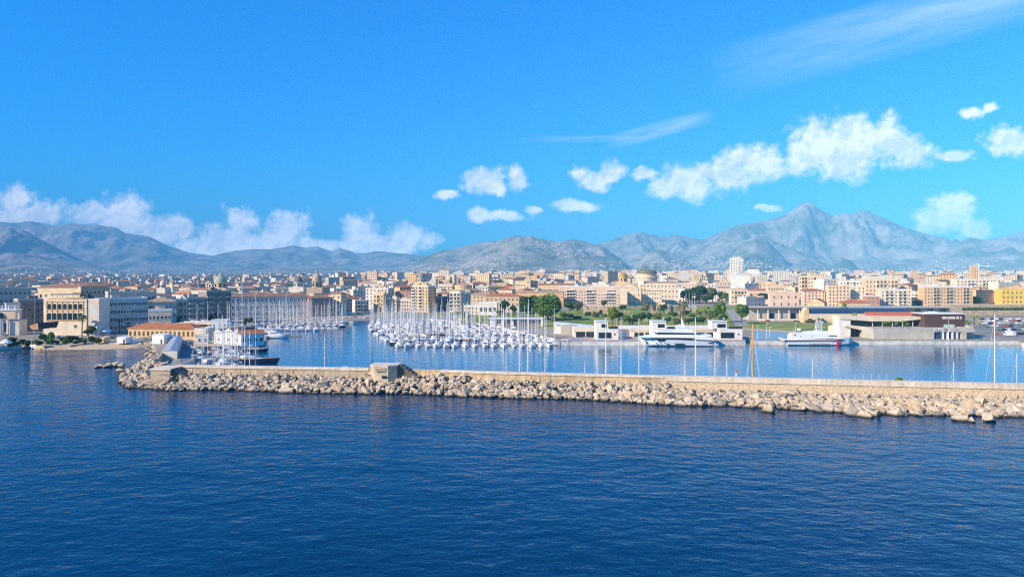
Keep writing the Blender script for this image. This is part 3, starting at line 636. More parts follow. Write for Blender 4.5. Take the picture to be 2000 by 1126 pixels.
m = MB(); m.box(-w/2+3, w/2-6, 3, 10, h, h+2.6, CR); m.box(-w/2+2.6, w/2-5.6, 2.6, 10.4, h+2.6, h+2.9, RF); m.build('roof_pavilion', g)
m = MB(); m.add([(-1, 2.5, h), (w/2-1, 2.5, h), (w/2-1, 10, h), (-1, 10, h), (1, 6, h+3.4), (w/2-3, 6, h+3.4)], [(0,1,5,4), (1,2,5), (2,3,4,5), (3,0,4)], DKM); m.build('glass_roof', g)
for x in (-w/2+6.2, w/2-6.5): obj('window', win_mesh(1.5, 1.4, 'plain', CR), g, (x, 0, h*.22))
m = MB(); m.box(w/2 + .003, w/2 + 7, .5, 10.5, -.3, h+.2, LG); m.box(w/2 + 4.2, w/2 + 6.8, .44, .5, h*.85, h*.96, PK); m.build('shaded_side_face', g)  # palace's right face as a grey block, its shade put into the colour
# tan convent with terracotta roofs behind it
bld('convent', 'wide tan convent with terracotta roof rising behind the arcaded palace', 'building', 74, 160, 561, 640, PE, 2, 8, yaw=-8, dep=24, roof='hip', rmat=TO, rh=3.5, style='arch', win=(1.6, 2.6), trim=TA)
bld('convent_wing', 'shaded tan wing with low red roof right of the tan convent', 'building', 158, 214, 559, 635, TA, 3, 7, yaw=40, dep=22, roof='hip', rmat=TO, rh=3.5, trim=OC)
bld('office_building', 'long bluish grey office building with three rows of windows right of the arcaded palace', 'building', 192, 290, 584, 455, LG, 4, 18, yaw=40, dep=14, trim=WT_, win=(1.1, 1.7))
bld('office_building', 'flat grey office block with a dark glazed top floor behind the long grey office', 'building', 212, 303, 571, 545, GR, 3, 12, yaw=36, dep=14, trim=LG, style='band', win=(3.6, 1.8))
bld('flat_roofed_house', 'small cream two storey house with a flat roof behind the orange customs hall', 'house', 290, 335, 607, 440, CR, 2, 6, yaw=24, dep=12, trim=WT_, lside=2)
bld('villa', 'grey-blue villa with a tan hipped roof above the small cream house', 'house', 290, 345, 590, 480, LG, 3, 7, yaw=26, dep=14, roof='hip', rmat=TT, rh=3)
bld('apartment_block', 'brownish apartment block with wide dark balconies right of the villa', 'building', 332, 366, 586, 492, TA, 4, 4, yaw=30, dep=14, balc=(0, 2), rmat=TO)
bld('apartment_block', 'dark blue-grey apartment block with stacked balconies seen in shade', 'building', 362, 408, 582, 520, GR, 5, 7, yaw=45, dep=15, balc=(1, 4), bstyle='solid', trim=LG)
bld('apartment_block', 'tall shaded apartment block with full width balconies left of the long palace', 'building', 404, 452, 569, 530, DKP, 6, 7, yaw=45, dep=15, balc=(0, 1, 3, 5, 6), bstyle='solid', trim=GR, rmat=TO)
bld('apartment_house', 'pale house with a sunlit blank gable above the dark balconies', 'building', 374, 408, 567, 570, CR, 4, 3, yaw=-20, dep=12, roof='gable', rmat=TO, rh=2)
bld('long_palace', 'very long grey-green palace with a red roof behind the left marina', 'palace', 452, 604, 579, 612, LG, 3, 19, yaw=26, dep=15, roof='hip', rmat=TO, rh=2.6, trim=WH, win=(1.3, 2.2))
bld('palace_wing', 'dull red palace wing at the right end of the long grey palace', 'palace', 604, 650, 581, 622, wall_mat('dull_red_plaster', (.34, .19, .16)), 3, 7, yaw=28, dep=15, roof='hip', rmat=TO, rh=2)
bld('tower_house', 'narrow tan tower house with a loggia at the end of the left marina', 'building', 647, 666, 574, 640, PE, 4, 2, yaw=-16, dep=10, roof='hip', rmat=TO, rh=2, side=3)
bld('apartment_house', 'brown shaded house right of the narrow tower house', 'building', 667, 688, 583, 668, TA, 4, 4, yaw=38, dep=12, roof='hip', rmat=TO)
bld('town_house', 'pale grey house with arched balconies at the head of the channel', 'house', 693, 720, 587, 690, LG, 3, 5, yaw=26, dep=12, style='arch', win=(1.2, 2.2), balc=(1, 3))
bld('town_house', 'low white quay house with a flat roof beside the channel', 'house', 655, 686, 610, 640, WH, 1, 4, yaw=5, dep=8)
bld('apartment_house', 'yellow four storey house at the left end of the city front', 'building', 729, 749, 574, 700, OC, 4, 3, yaw=-14, dep=12, trim=CR, balc=(1,))
bld('town_house', 'cream house with small balconies between the yellow house and the pink palace', 'house', 751, 774, 583, 705, CR, 3, 4, yaw=-8, dep=12, balc=(0, 2))
bld('apartment_house', 'long pink house with six windows to a floor behind the right marina', 'building', 774, 803, 586, 706, PK, 3, 6, yaw=-6, dep=12)
bld('apartment_house', 'dull red house with terracotta roof above the pink house', 'building', 772, 803, 570, 760, wall_mat('rose_plaster', (.45, .26, .2)), 4, 5, yaw=-10, dep=14, roof='hip', rmat=TR, rh=2)
bld('apartment_tower', 'tall orange apartment tower with white corner balconies behind the right marina', 'building', 804, 836, 559, 695, OR, 8, 5, yaw=-22, dep=13, balc=(0, 2), bstyle='solid', side=3, trim=WH)
bld('apartment_tower', 'grey slab standing in for the shaded right side of the tall orange tower', 'building', 832, 852, 561, 712, GR, 8, 4, yaw=35, dep=12)  # separate grey block: the tower's shaded side put into its colour
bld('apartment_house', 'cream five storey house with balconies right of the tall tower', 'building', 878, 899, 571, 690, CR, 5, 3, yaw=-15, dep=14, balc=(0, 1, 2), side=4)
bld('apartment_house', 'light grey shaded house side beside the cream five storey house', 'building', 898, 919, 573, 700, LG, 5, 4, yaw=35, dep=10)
bld('office_building', 'blue-grey building with a rounded gable between the tower and the cream house', 'building', 853, 878, 580, 722, mat('blue_glazing', (.05, .08, .11), .4, nz=.2), 5, 4, yaw=20, dep=12, trim=GR)
bld('boathouse', 'white loggia building with four square openings behind the right marina', 'building', 934, 971, 592, 640, WH, 1, 4, yaw=-4, dep=11, win=(2.6, 3.4), base=3, extras=False)
bld('town_house', 'low pinkish house left of the white loggia building', 'house', 906, 934, 598, 650, PK, 2, 4, yaw=-6, dep=10)
bld('warehouse', 'tan building with broad terracotta roof left of the great dark trees', 'building', 948, 1014, 579, 700, TA, 3, 8, yaw=-10, dep=16, roof='hip', rmat=TR, rh=2.6, trim=CR)
bld('apartment_house', 'terracotta roofed cream house rising behind the tan building', 'building', 970, 1000, 566, 800, PE, 3, 4, yaw=-14, dep=16, roof='hip', rmat=TR, rh=2.4)
bld('convent', 'long orange convent wall with small windows above the great dark trees', 'building', 992, 1100, 571, 820, OR, 2, 16, yaw=-7, dep=14, roof='gable', rmat=TT, rh=1.8, win=(1, 1.4), trim=PE)
bld('court_building', 'long ochre building with a row of windows and a terracotta roof behind the orange convent', 'building', 1050, 1122, 556, 960, OC, 2, 14, yaw=-6, dep=14, roof='gable', rmat=TR, rh=2, win=(1.2, 2), trim=CR)
bld('palace', 'battlemented tan palace with a central tower above the orange convent', 'palace', 1005, 1054, 549, 1010, PE, 3, 9, yaw=-6, dep=14, trim=TA)
bld('palace_tower', 'square tan tower of the battlemented palace', 'tower', 1026, 1036, 544, 1000, PE, 4, 1, yaw=-6, dep=7, trim=TA)
bld('apartment_block', 'large pink apartment block with three stacks of white balconies', 'building', 1090, 1211, 560, 835, PK, 6, 22, yaw=-6, dep=14, balc=(3, 4, 5, 10, 11, 12, 17, 18, 19), bstyle='solid', trim=WH, win=(1.1, 1.5))
bld('church', 'pale church with a sunlit front gable right of the pink apartment block', 'church', 1211, 1246, 561, 880, CR, 2, 1, yaw=-8, dep=24, roof='front_gable', rh=5, rmat=TT, win=(1.6, 3), extras=False)
bld('chapel_tower', 'peach brick block with three windows in front of the pale church', 'building', 1225, 1252, 571, 850, PE, 3, 3, yaw=-14, dep=12, trim=CR, win=(1.1, 1.5))
bld('seminary', 'large cream palazzo with a shaded right side above the park', 'palace', 1262, 1325, 552, 885, CR, 4, 9, yaw=-9, dep=16, roof='hip', rmat=TT, rh=1.4, side=2, trim=CR, win=(1.1, 1.9))
bld('seminary_wing', 'low cream front wing with two rows of small windows in front of the cream palazzo', 'palace', 1252, 1292, 568, 862, CR, 3, 8, yaw=-9, dep=12, roof='shed', rmat=TT, rh=1, trim=CR, win=(1, 1.6))
bld('palazzo', 'small ornate cream palazzo with balconies above the park road', 'palace', 1428, 1459, 565, 870, CR, 3, 5, yaw=-4, dep=13, style='arch', win=(1.2, 2.2), balc=(1, 2, 3), trim=TA)
bld('tower_block', 'blank white slab-sided block rising behind the small ornate palazzo', 'building', 1430, 1463, 538, 1000, WH, 1, 1, yaw=-10, dep=18, win=(.5, .5))
t_ = bld('tower_block', 'tall pale skyscraper with stacked white balconies', 'tower', 1426, 1452, 505, 1500, WH, 20, 5, yaw=-14, dep=20, balc=(2, 3, 4), bstyle='solid', trim=WH, win=(1.6, 1.6), inmesh=True, gz=5)
w_, h_ = DIMS[t_.name]; m = MB(); [m.box(w_*.05, w_*.48, -1.4, -.07, 3.3*k + 3, 3.3*k + 4.1, WH) for k in range(int(h_ / 3.3) - 1)]; m.build('balcony_stack', t_)
m = MB(); m.box(-w_/2 - 6, -w_/2 - .01, 2, 16, -.5, h_*.66, PE); m.build('stair_tower', t_)
m = MB(); m.box(-w_*.3, w_*.3, 5, 14, h_, h_ + 4, PE); m.build('roof_room', t_)
bld('town_house', 'low pink house right of the blank white block', 'house', 1463, 1500, 567, 900, PK, 2, 6, yaw=-6, dep=12, roof='hip', rmat=TR, rh=2)
bld('apartment_house', 'orange house with tall windows above the round dark tree', 'building', 1500, 1530, 556, 880, PE, 3, 6, yaw=-8, dep=14, trim=OC)
bld('customs_house', 'pinkish cream house with two rows of three windows behind the grey warehouse', 'building', 1505, 1561, 572, 790, PK, 2, 4, yaw=-6, dep=12, trim=PE, win=(1.4, 2.6))
bld('church_hall', 'hall with a bright terracotta roof and a round window in its gable', 'building', 1578, 1610, 591, 760, OC, 1, 2, yaw=-30, dep=22, roof='front_gable', rmat=TR, rh=4, extras=False)
bld('hall', 'low ochre hall with a broad terracotta hipped roof behind the glazed vault', 'building', 1648, 1700, 592, 760, OC, 1, 6, yaw=-6, dep=18, roof='hip', rmat=TR, rh=4)
bld('apartment_block', 'orange apartment block with dark balconies and a blank lower wall', 'building', 1560, 1606, 539, 900, PE, 7, 8, yaw=-18, dep=16, balc=(1, 2, 5), trim=TA, win=(1.1, 1.5))
bld('apartment_block', 'blank cream slab beside a stack of white balconies', 'building', 1589, 1609, 549, 862, WH, 1, 1, yaw=-18, dep=14, win=(.4, .4), extras=False)
bld('apartment_block', 'shaded grey-white block with long white balconies', 'building', 1609, 1640, 546, 880, LG, 7, 5, yaw=12, dep=14, balc=(1, 2, 3, 4), bstyle='solid', trim=WT_)
bld('apartment_block', 'white apartment block with two columns of dark windows', 'building', 1640, 1691, 548, 870, WH, 6, 8, yaw=-10, dep=14, trim=CR, win=(1.2, 1.6), balc=(2, 4))
bld('apartment_block', 'peach apartment block with a flat overhanging roof and deep balconies', 'building', 1690, 1754, 545, 830, PE, 6, 9, yaw=-12, dep=16, balc=(3, 4, 5, 7, 8), bstyle='solid', trim=CR)
bld('apartment_house', 'red-brown square house in front of the peach apartment block', 'building', 1692, 1718, 578, 770, wall_mat('red_plaster', (.50, .26, .16)), 3, 3, yaw=-10, dep=12)
bld('apartment_block', 'cream apartment block with blue-grey curved balconies', 'building', 1720, 1780, 566, 780, CR, 5, 7, yaw=-8, dep=14, balc=(1, 2, 4, 5), trim=WH)
bld('apartment_block', 'low white terrace block with stepped flats right of the curved balconies', 'building', 1780, 1806, 572, 800, WH, 4, 4, yaw=-6, dep=12, balc=(1,))
bld('apartment_block', 'long orange apartment block with three stacks of grey balconies', 'building', 1804, 1900, 560, 785, OR, 6, 15, yaw=-5, dep=14, balc=(3, 4, 7, 8, 12, 13), trim=WT_, win=(1.2, 1.5), rmat=DKM)
bld('apartment_block', 'wide cream apartment block with loggias behind the long orange block', 'building', 1868, 1962, 546, 900, CR, 7, 13, yaw=-6, dep=16, balc=(3, 4, 7, 8, 10, 11), bstyle='solid', trim=WH)
bld('apartment_block', 'cream block with a dark glass corner at the upper right', 'building', 1950, 1992, 552, 880, CR, 6, 6, yaw=14, dep=14, trim=WH)
bld('yellow_house', 'bright yellow house at the right edge', 'building', 1956, 2040, 566, 760, YE, 4, 10, yaw=-8, dep=14, trim=YE)
bld('roof_terrace_block', 'wide pale block with a dark band of roof windows above the right apartments', 'building', 1690, 1760, 541, 1020, CR, 5, 8, yaw=-6, dep=14, trim=WH)
bld('tower_block', 'orange tower block under a construction crane on the right skyline', 'building', 1898, 1912, 519, 1450, OR, 12, 3, yaw=-14, dep=16, trim=PE, gz=4.6, inmesh=True)
cr = thing('tower_crane', 'slender pale tower crane beside the orange tower block on the right skyline', 'crane', (X(1912, 1440), 1440, 4.6), R(-4)); hh = H(520, 1440) - 4.6
m = MB(); m.tube((0, 0, 0), (0, 0, hh), .8, .8, WT_, 4); m.build('mast', cr); m = MB(); m.side([(-9, hh), (34, hh), (34, hh+.7), (2, hh+1.6), (0, hh+4.5), (-2, hh+1.6), (-9, hh+.7)], -.5, .5, WT_); m.build('jib', cr); m = MB(); m.box(-9, -6, -1, 1, hh-2.5, hh - .01, GR); m.build('counterweight', cr)

# ---- domes, drum theatre, church towers
def dome(label, px, ytop, ybase, wpx, d, wm, dm, tall=1.0, cat='church'):
    OCC.append((px - wpx, px + wpx, ybase, d)); ytop -= 3; wpx *= 1.2; z0 = H(ybase, d); z1 = H(ytop, d); r = wpx / 2 / F * d; hh = z1 - z0; g_ = float(ground_z(d)); g_ = ZL if d < 1100 else g_
    root = thing('domed_church', label, cat, (X(px, d), d, g_), R(-10)); z0 -= g_; z1 -= g_
    m = MB(); m.box(-r*1.7, r*1.7, -r*1.2, r*2.4, 0, z0, wm); m.build('nave', root)
    m = MB(); m.lathe([(r*1.02, z0 + .003), (r*1.02, z0+hh*.30), (r*1.12, z0+hh*.31), (r*1.12, z0+hh*.35)], wm, 16); m.build('drum', root)
    m = MB()
    for k in range(8): a = k * math.pi / 4 + .4; M4 = Matrix.Translation((r*1.03*math.cos(a), r*1.03*math.sin(a), z0+hh*.06)) @ Matrix.Rotation(a + math.pi/2, 4, 'Z'); m.box(-r*.16, r*.16, -.05, .3, 0, hh*.2, GL, M4)
    m.build('drum_windows' if False else 'window_ring', root)
    m = MB(); m.lathe([(r*math.cos(x)*1.0, z0+hh*.35+math.sin(x)*hh*.40*tall) for x in np.linspace(0, 1.42, 9)], dm, 20); m.build('dome', root, smooth=False)
    m = MB(); zt = z0+hh*.35+hh*.40*tall*math.sin(1.42); m.lathe([(r*.2, zt), (r*.18, zt+hh*.13), (r*.24, zt+hh*.14), (.05, z1)], wm, 10); m.box(-.12, .12, -.12, .12, z1-.4, z1+1.6, DKM); m.box(-.6, .6, -.12, .12, z1+.6, z1+.85, DKM); m.build('lantern', root)
    return root
dome('green-white ribbed church dome with lantern above the shaded apartments', 431, 534, 562, 19, 900, TA, GRN)
dome('slim tower church with a dark dome left of the tall tan dome', 583, 536, 560, 15, 930, LG, mat('dark_dome', (.13, .15, .13), .7, nz=.2))
dome('tall tan ribbed dome rising over the left marina', 619, 530, 561, 16, 900, ST, ST, 1.15)
dome('grey dome on the skyline above the tall orange tower', 823, 531, 551, 13, 1250, PE, mat('grey_dome', (.22, .24, .23), .7, nz=.2))
dome('yellow-green church dome right of the pink apartment block', 1217, 529, 550, 14, 1180, OC, mat('mustard_tiles', (.34, .30, .08), .7, nz=.3))
dome('small pale dome low in the town above the grey villa', 318, 545, 562, 9, 900, LG, LG)
dome('small pale church dome above the round drum church', 878, 536, 553, 9, 1050, TA, TA)
dome('tiny dark dome left of the battlemented palace', 918, 538, 551, 6, 1150, LG, GR)
def bell_tower(label, px, ytop, wpx, d, wm, cap):
    w = wpx / F * d; g_ = ZL if d < 1100 else float(ground_z(d)); h = H(ytop, d) - g_; root = thing('bell_tower', label, 'tower', (X(px, d), d, g_), R(-12))
    m = MB(); m.box(-w/2, w/2, -w/2, w/2, 0, h*.72, wm); m.build('shaft', root); m = MB(); m.box(-w*.56, w*.56, -w*.56, w*.56, h*.72+.003, h*.75, cap); m.box(-w*.42, w*.42, -w*.42, w*.42, h*.75+.003, h*.88, wm); m.box(-w*.2, w*.2, -w*.44, w*.44, h*.77, h*.86, GL); m.build('belfry', root)
    m = MB(); m.lathe([(w*.4, h*.88+.003), (w*.3, h*.93), (.05, h)], cap, 12); m.build('spire', root)
bell_tower('pale bell tower left of the green-white dome', 336, 540, 6, 980, CR, GRN); bell_tower('white and green lantern tower in the left town', 412, 548, 8, 800, WH, GRN); bell_tower('thin bell tower in the middle of the town, right of the dull red wing', 752, 548, 6, 860, PE, TO)
bell_tower('twin-looking pale belfry right of the small pale church dome', 905, 544, 6, 1080, TA, TO); bell_tower('slim belfry beside the drum theatre', 1372, 535, 4, 1300, TA, DKM)
# drum theatre
d = 1300; g_ = 3.6; r = 20.5 / F * d; z1 = H(524, d) - g_; root = thing('drum_theatre', 'great round drum building with a shallow dome on the skyline above the cream palazzo', 'theatre', (X(1263, d), d, g_))
m = MB(); m.lathe([(r*.99, 0), (r*.99, z1*.62), (r*1.04, z1*.63), (r*1.04, z1*.67), (r*.95, z1*.68), (r*.95, z1*.80)], PE, 36); m.build('drum', root)
m = MB(); m.lathe([(r*.99, z1*.80+.003), (r*.99, z1*.83), (r*.8, z1*.92), (r*.35, z1*.975), (r*.1, z1*.99)], mat('bronze_roof', (.20, .17, .10), .7, nz=.2), 36); m.build('dome', root)
for k in range(16): a = math.pi + (k + .5) * math.pi / 16; m = MB(); M4 = Matrix.Translation((r*.99*math.cos(a), r*.99*math.sin(a), z1*.40)) @ Matrix.Rotation(a + math.pi/2, 4, 'Z'); m.box(-.8, .8, -.15, .1, 0, 3.2, GL, M4); m.build('window', root)
m = MB(); m.side([(-r*1.0, z1*.86), (-r*.1, z1*.95), (-r*.1, z1*1.06), (-r*.02, z1*1.07), (-r*.02, z1*.95), (-r*.6, z1*.84)], -1, 1, DKM); m.build('gable_frame', root)
# church with a rounded apse
d = 930; root = thing('round_church', 'ochre church with a rounded drum and dark sloping roof in the middle of the town', 'church', (X(905, d), d, ZL), R(-10)); h = H(553, d) - ZL
m = MB(); m.lathe([(11, 0), (11, h*.85), (11.6, h*.86), (11.6, h*.9)], OC, 24); m.build('drum', root); m = MB(); m.lathe([(11.5, h*.9+.003), (2, h*1.03)], TT, 24); m.build('drum_roof', root)
m = MB(); m.box(-30, -12, -6, 14, 0, h*.88, TA); m.box(-31, -12.5, -6.8, -6, h*.84, h*.92, CR); [m.box(x-.8, x+.8, -6.7, -6, h*.35, h*.8, CR) for x in (-29, -24, -19, -14)]; m.box(-23, -20, -6.1, -6, h*.45, h*.7, GL); m.build('facade', root)
m = MB(); m.add([(11.2, 2, h*.62), (30, -2, h*.45), (30, 16, h*.45), (11.2, 16, h*.62), (12, 9, h*.95), (28, 9, h*.62)], [(0,1,5,4), (1,2,5), (2,3,4,5), (3,0,4), (3,2,1,0)], RD); m.box(12, 29.5, -1, 15, 0, h*.44, OC); m.build('nave', root)
# ---- orange customs hall, sheds and the club at the left pier
r1 = bld('customs_hall', 'long low orange hall with a red hipped roof at the root of the left pier', 'building', 250, 380, 641.5, 398, OC, 1, 15, yaw=-6, dep=12, roof='hip', rmat=TR, rh=2.4, trim=OR, win=(1.0, 2.4), extras=False)
bld('annex', 'cream flat annex at the right end of the orange hall', 'building', 380, 402, 644, 389, CR, 1, 3, yaw=-4, dep=10, extras=False, win=(1, 1.6))
bld('annex', 'small shaded white block below the cream annex', 'building', 384, 405, 657, 372, WT_, 1, 2, yaw=15, dep=6, extras=False, win=(.9, 1.4))
def cube(name, label, cat, px0, px1, ytop, d, m_, dep=5, yaw=-10, door=True):
    w = (px1 - px0) / F * d; h = H(ytop, d) - ZL; root = thing(name, label, cat, (X((px0+px1)/2, d), d, ZL), R(yaw))
    m = MB(); m.box(-w/2, w/2, 0, dep, 0, h, m_); m.build('wall', root); m = MB(); m.box(-w/2-.15, w/2+.15, -.15, dep+.15, h + .003, h+.2, m_); m.build('roof', root)
    if door: m = MB(); m.box(w*.22, w*.22+1, -.06, 0, .05, min(2.1, h*.85), SH); m.build('door', root)
cube('cabin', 'white cube-shaped cabin on the stony slope in front of the orange hall', 'cabin', 296, 321, 653.5, 372, WT_, 7)
cube('cabin', 'white boxy kiosk on the beach left of the orange hall', 'cabin', 227, 246, 659, 375, WT_, 6)
cube('kiosk', 'low orange kiosk wall beside the white beach kiosk', 'kiosk', 196, 205, 659, 378, PE, 4)
cube('kiosk', 'flat white bathing deck kiosk right of the white beach kiosk', 'kiosk', 244, 262, 661.5, 378, WT_, 5, door=False)
bld('white_block', 'white cubic block beside the boat club, above the gabled sheds', 'building', 412, 444, 625, 420, WT_, 2, 3, yaw=10, dep=9, extras=False, win=(.6, .8), cornice=False, parapet=.3)
# open canopy building
d = 428; root = thing('canopy_building', 'club building with a long cream flat canopy carrying boats, right of the orange hall', 'building', (X(382, d), d, ZL), R(4)); z_ = H(633, d) - ZL
m = MB(); m.box(-11, 9, -2, 8, z_, z_+.8, CR); m.build('canopy', root); m = MB(); m.box(-9, 8, 1, 7, 0, z_ - .003, BR); m.build('wall', root)
for x in (-10, -4, 2, 8): m = MB(); m.tube((x, -1.2, 0), (x, -1.2, z_ - .003), .3, .3, WT_, 8); m.build('post', root)
# gabled sheds and the red roofed club wing
for i, (a, b_, yt, dd, l) in enumerate(((418, 436, 649, 372, 'leftmost of the three white gabled boat sheds'), (437, 457, 647, 368, 'middle of the three white gabled boat sheds'), (457, 471, 648.5, 366, 'rightmost of the three white gabled boat sheds, beside the red roofed wing'))):
    bld('boat_shed', l, 'shed', a, b_, yt, dd, WT_, 1, 1, yaw=-14, dep=14, roof='front_gable', rmat=TR, rh=1.9, win=(1.0, 1.0), extras=False, group='white gabled boat sheds')
bld('club_house', 'white club house with a long red roof on the boat pier', 'building', 471, 516, 651.5, 366, WT_, 1, 4, yaw=38, dep=8, roof='gable', rmat=TR, rh=1.8, win=(1.4, 1.6), extras=False)
# pier platform of the club
sheet('boatyard_ground', PG([(377, 677), (440, 676), (514, 672), (516, 660.5), (380, 662)]), ZL + .006, concrete, 'concrete apron of the boat club')
# long shed with pale roof on the pier and the road beside
A, B_, C_, D_ = P(318, 700, 2), P(346, 700, 2), P(356, 668, 2), P(338, 668, 2)
root = thing('pier_shed', 'long shed with a pale blue-grey roof on the left pier', 'shed', (A.x, A.y, ZL))
def rel(p, z): return (p.x - A.x, p.y - A.y, z)
m = MB(); m.add([rel(A, 0), rel(B_, 0), rel(C_, 0), rel(D_, 0), rel(A, 3), rel(B_, 3), rel(C_, 3), rel(D_, 3)], [(0,1,5,4), (1,2,6,5), (2,3,7,6), (3,0,4,7)], LG); m.build('wall', root)
mid = lambda p, q: (p + q) / 2
m = MB(); e1, e2 = mid(A, B_), mid(C_, D_); m.add([rel(A, 3.0), rel(B_, 3.0), rel(C_, 3.0), rel(D_, 3.0), rel(e1, 3.7), rel(e2, 3.7)], [(0,1,4), (1,2,5,4), (2,3,5), (3,0,4,5), (3,2,1,0)], mat('pale_blue_roof', (.30, .35, .41), .6, nz=.12, nscale=.4)); m.build('roof', root)
sheet('pier_road', PG([(352, 709), (374, 700), (376, 664), (362, 662), (350, 690)]), ZL + .01, mat('blue_grey_asphalt', (.16, .18, .22), .9, nz=.2), 'asphalt road on the left pier beside the shed')
# sloped parapet on the outer side of the pier
root = thing('pier_wall', 'low sloping stone wall along the outer edge of the left pier', 'wall', (0, 0, 0)); pa, pb = P(306, 712, 2), P(338, 664, 2); m = MB(); dv = (pb - pa).normalized(); nv = Vector((-dv.y, dv.x, 0)) * .7
m.prism([(pa.x, pa.y), (pa.x - nv.x, pa.y - nv.y), (pb.x - nv.x, pb.y - nv.y), (pb.x, pb.y)], ZL - .2, 4.4, concrete); q = m.build('wall_body', root); root.location = pa; q.location = -pa
# concrete head block with ramp at the start of the wall
root = thing('head_platform', 'brown concrete platform and tilted slab at the left end of the sea wall', 'platform', (X(328, 243), 243, 0), R(-4))
m = MB(); m.box(-5.2, 1.2, -1, 8, 0, 5.3, concrete); m.box(-5.6, 1.5, -1.3, 8, 5.303, 5.8, pale_cap); m.build('block', root); m = MB(); m.side([(1.5, 0), (7.4, 0), (7.4, 2.2), (1.5, 5.6)], .3, 4, mat('brown_concrete', (.17, .14, .11), .9, nz=.3)); m.build('ramp', root)
m = MB(); m.side([(-3, 0), (1, 0), (2.6, 3.4), (-1.2, 4.2)], -3.6, -1.2, ST); m.build('tilted_slab', root)
# rocks along the outer side of the pier
rr = random.Random(5)
PB = [P(306, 690, 0), P(300, 708, 0), P(262, 679, 0), P(290, 676, 0)]
def shore_rocks(line, n, smin, smax, spread, label, grp, z=0.3):
    for k in range(n):
        t = (k + rr.random()) / n * (len(line) - 1); i = int(t); p = line[i].lerp(line[min(i+1, len(line)-1)], t - i)
        s_ = rr.uniform(smin, smax); me = BMS[rr.randrange(12)]; lc = Vector((p.x + rr.uniform(-1, 1) * spread, p.y + rr.uniform(-1, 1) * spread, z + rr.uniform(0, .8) * spread * .4)); ro = Euler((rr.uniform(-.6, .6), rr.uniform(-.6, .6), rr.uniform(0, 6))); sc = Vector((s_, s_ * .9, s_ * .8))
        if k % 6 == 0: o = obj('boulder', me, loc=lc); o.rotation_euler = ro; o.scale = sc; tag(o, label, 'boulder', grp)
        else: mlist.append((me, Matrix.LocRotScale(lc, ro, sc)))
shore_rocks([P(288, 676, 0), P(298, 688, 0), P(296, 700, 0), P(288, 716, 0), P(262, 728, 0)], 64, 1.6, 3.2, 2.6, 'pale boulder on the stony bank outside the left pier', 'boulders along the outer side of the left pier', .8)
shore_rocks([P(286, 722, 0), P(300, 732, 0), P(312, 724, 0)], 26, 2, 3.6, 3.5, 'pale boulder piled between the pier and the breakwater head', 'boulders between pier and breakwater head', 2.2)
shore_rocks([P(8, 682, 0), P(30, 680.5, 0), P(64, 679.5, 0)], 34, 1.2, 2.8, 1.6, 'white boulder on the rocky shore left of the beach', 'white boulders left of the beach', .8)
for me, M4 in mlist: merged.add([v_.co for v_ in me.vertices], [tuple(f_.vertices) for f_ in me.polygons], rm, M4)
tag(merged.build('rubble_stones'), 'smaller stones filling the breakwater slope and shore banks', 'stones', kind='stuff')
# ---- bunker on the breakwater
d0 = 234.5; root = thing('bunker', 'old concrete bunker with a gun slit standing on the breakwater', 'bunker', (X(752, d0), d0, 1.5), R(-6)); hb = H(712.5, d0) - 1.5
pl = [(-5.0, 1.2), (-3.2, -1.2), (1.4, -1.6), (3.6, .2), (3.6, 6.5), (-5.0, 6.5)]
m = MB(); m.prism(pl, 0, hb - .5, mat('bunker_concrete', (.58, .46, .30), .95, nz=.35, nscale=.5, bump=.08)); m.build('wall', root)
m = MB(); m.prism([(x*1.05, y*1.05-.1) for x, y in pl], hb - .497, hb, pale_cap); m.build('roof_slab', root)
m = MB(); m.box(-2.4, .9, -1.72, -1.35, hb-1.9, hb-.9, ST); m.build('brick_panel', root); m = MB(); m.box(-.6, 1.1, -1.72, -1.3, hb*.38, hb*.38+.8, GL); m.build('gun_slit', root)
m = MB(); m.side([(3.603, 0), (11.5, 0), (11.5, 1.8), (4.6, hb-.4), (3.603, hb-.4)], 1.6, 6.2, mat('brown_concrete', (.17, .14, .11))); m.build('ramp', root)
m = MB(); [m.tube((4.6 + k*1.1, 1.3, hb - .2 - k*.66), (4.6 + k*1.1, 6.4, hb - .2 - k*.66), .09, .09, concrete, 6) for k in range(7)]; m.build('steps', root)
m = MB(); m.box(6.2, 7.2, 1.5, 1.6, .3, 2.5, GL); m.build('doorway', root)
# ---- slanted orange and black canopy sculpture, flag pole
d = 398; root = thing('slanted_canopy', 'angular orange and black canopy on thin posts in front of the dark house', 'canopy', (X(72, d), d, ZL)); z0, z1 = H(643, d) - ZL, H(630, d) - ZL
a = X(57, d) - X(72, d); b_ = X(75, d) - X(72, d); c = X(97, d) - X(72, d)
m = MB(); m.add([(a, 0, H(636, d)-ZL), (a + 1.4, 0, z0), (b_, 0, z0), (b_ - .3, 0, z1 - .1), (a, .6, H(636, d)-ZL), (a + 1.4, .6, z0), (b_, .6, z0), (b_ - .3, .6, z1 - .1)], [(0,1,2,3), (7,6,5,4), (0,4,5,1), (1,5,6,2), (2,6,7,3), (3,7,4,0)], ORP); m.build('front_panel', root)
m = MB(); m.add([(b_ + .003, 0, z0), (b_ - .297, 0, z1 - .1), (c, 7, z1 + .3), (c - 1, 7, z0 + .6), (b_, 4, z0), (b_ - .3, 4, z1), (c, 8, z1 + .3), (c-1, 8, z0 + .6)], [(0,3,2,1), (4,5,6,7), (1,2,6,5), (0,4,7,3), (3,7,6,2), (0,1,5,4)], DKM); m.build('side_panel', root)
for x in (-2.2, 0, 2.5): m = MB(); m.tube((x, .8, 0), (x, .8, z0 - .01), .18, .18, MET, 6); m.build('post', root)
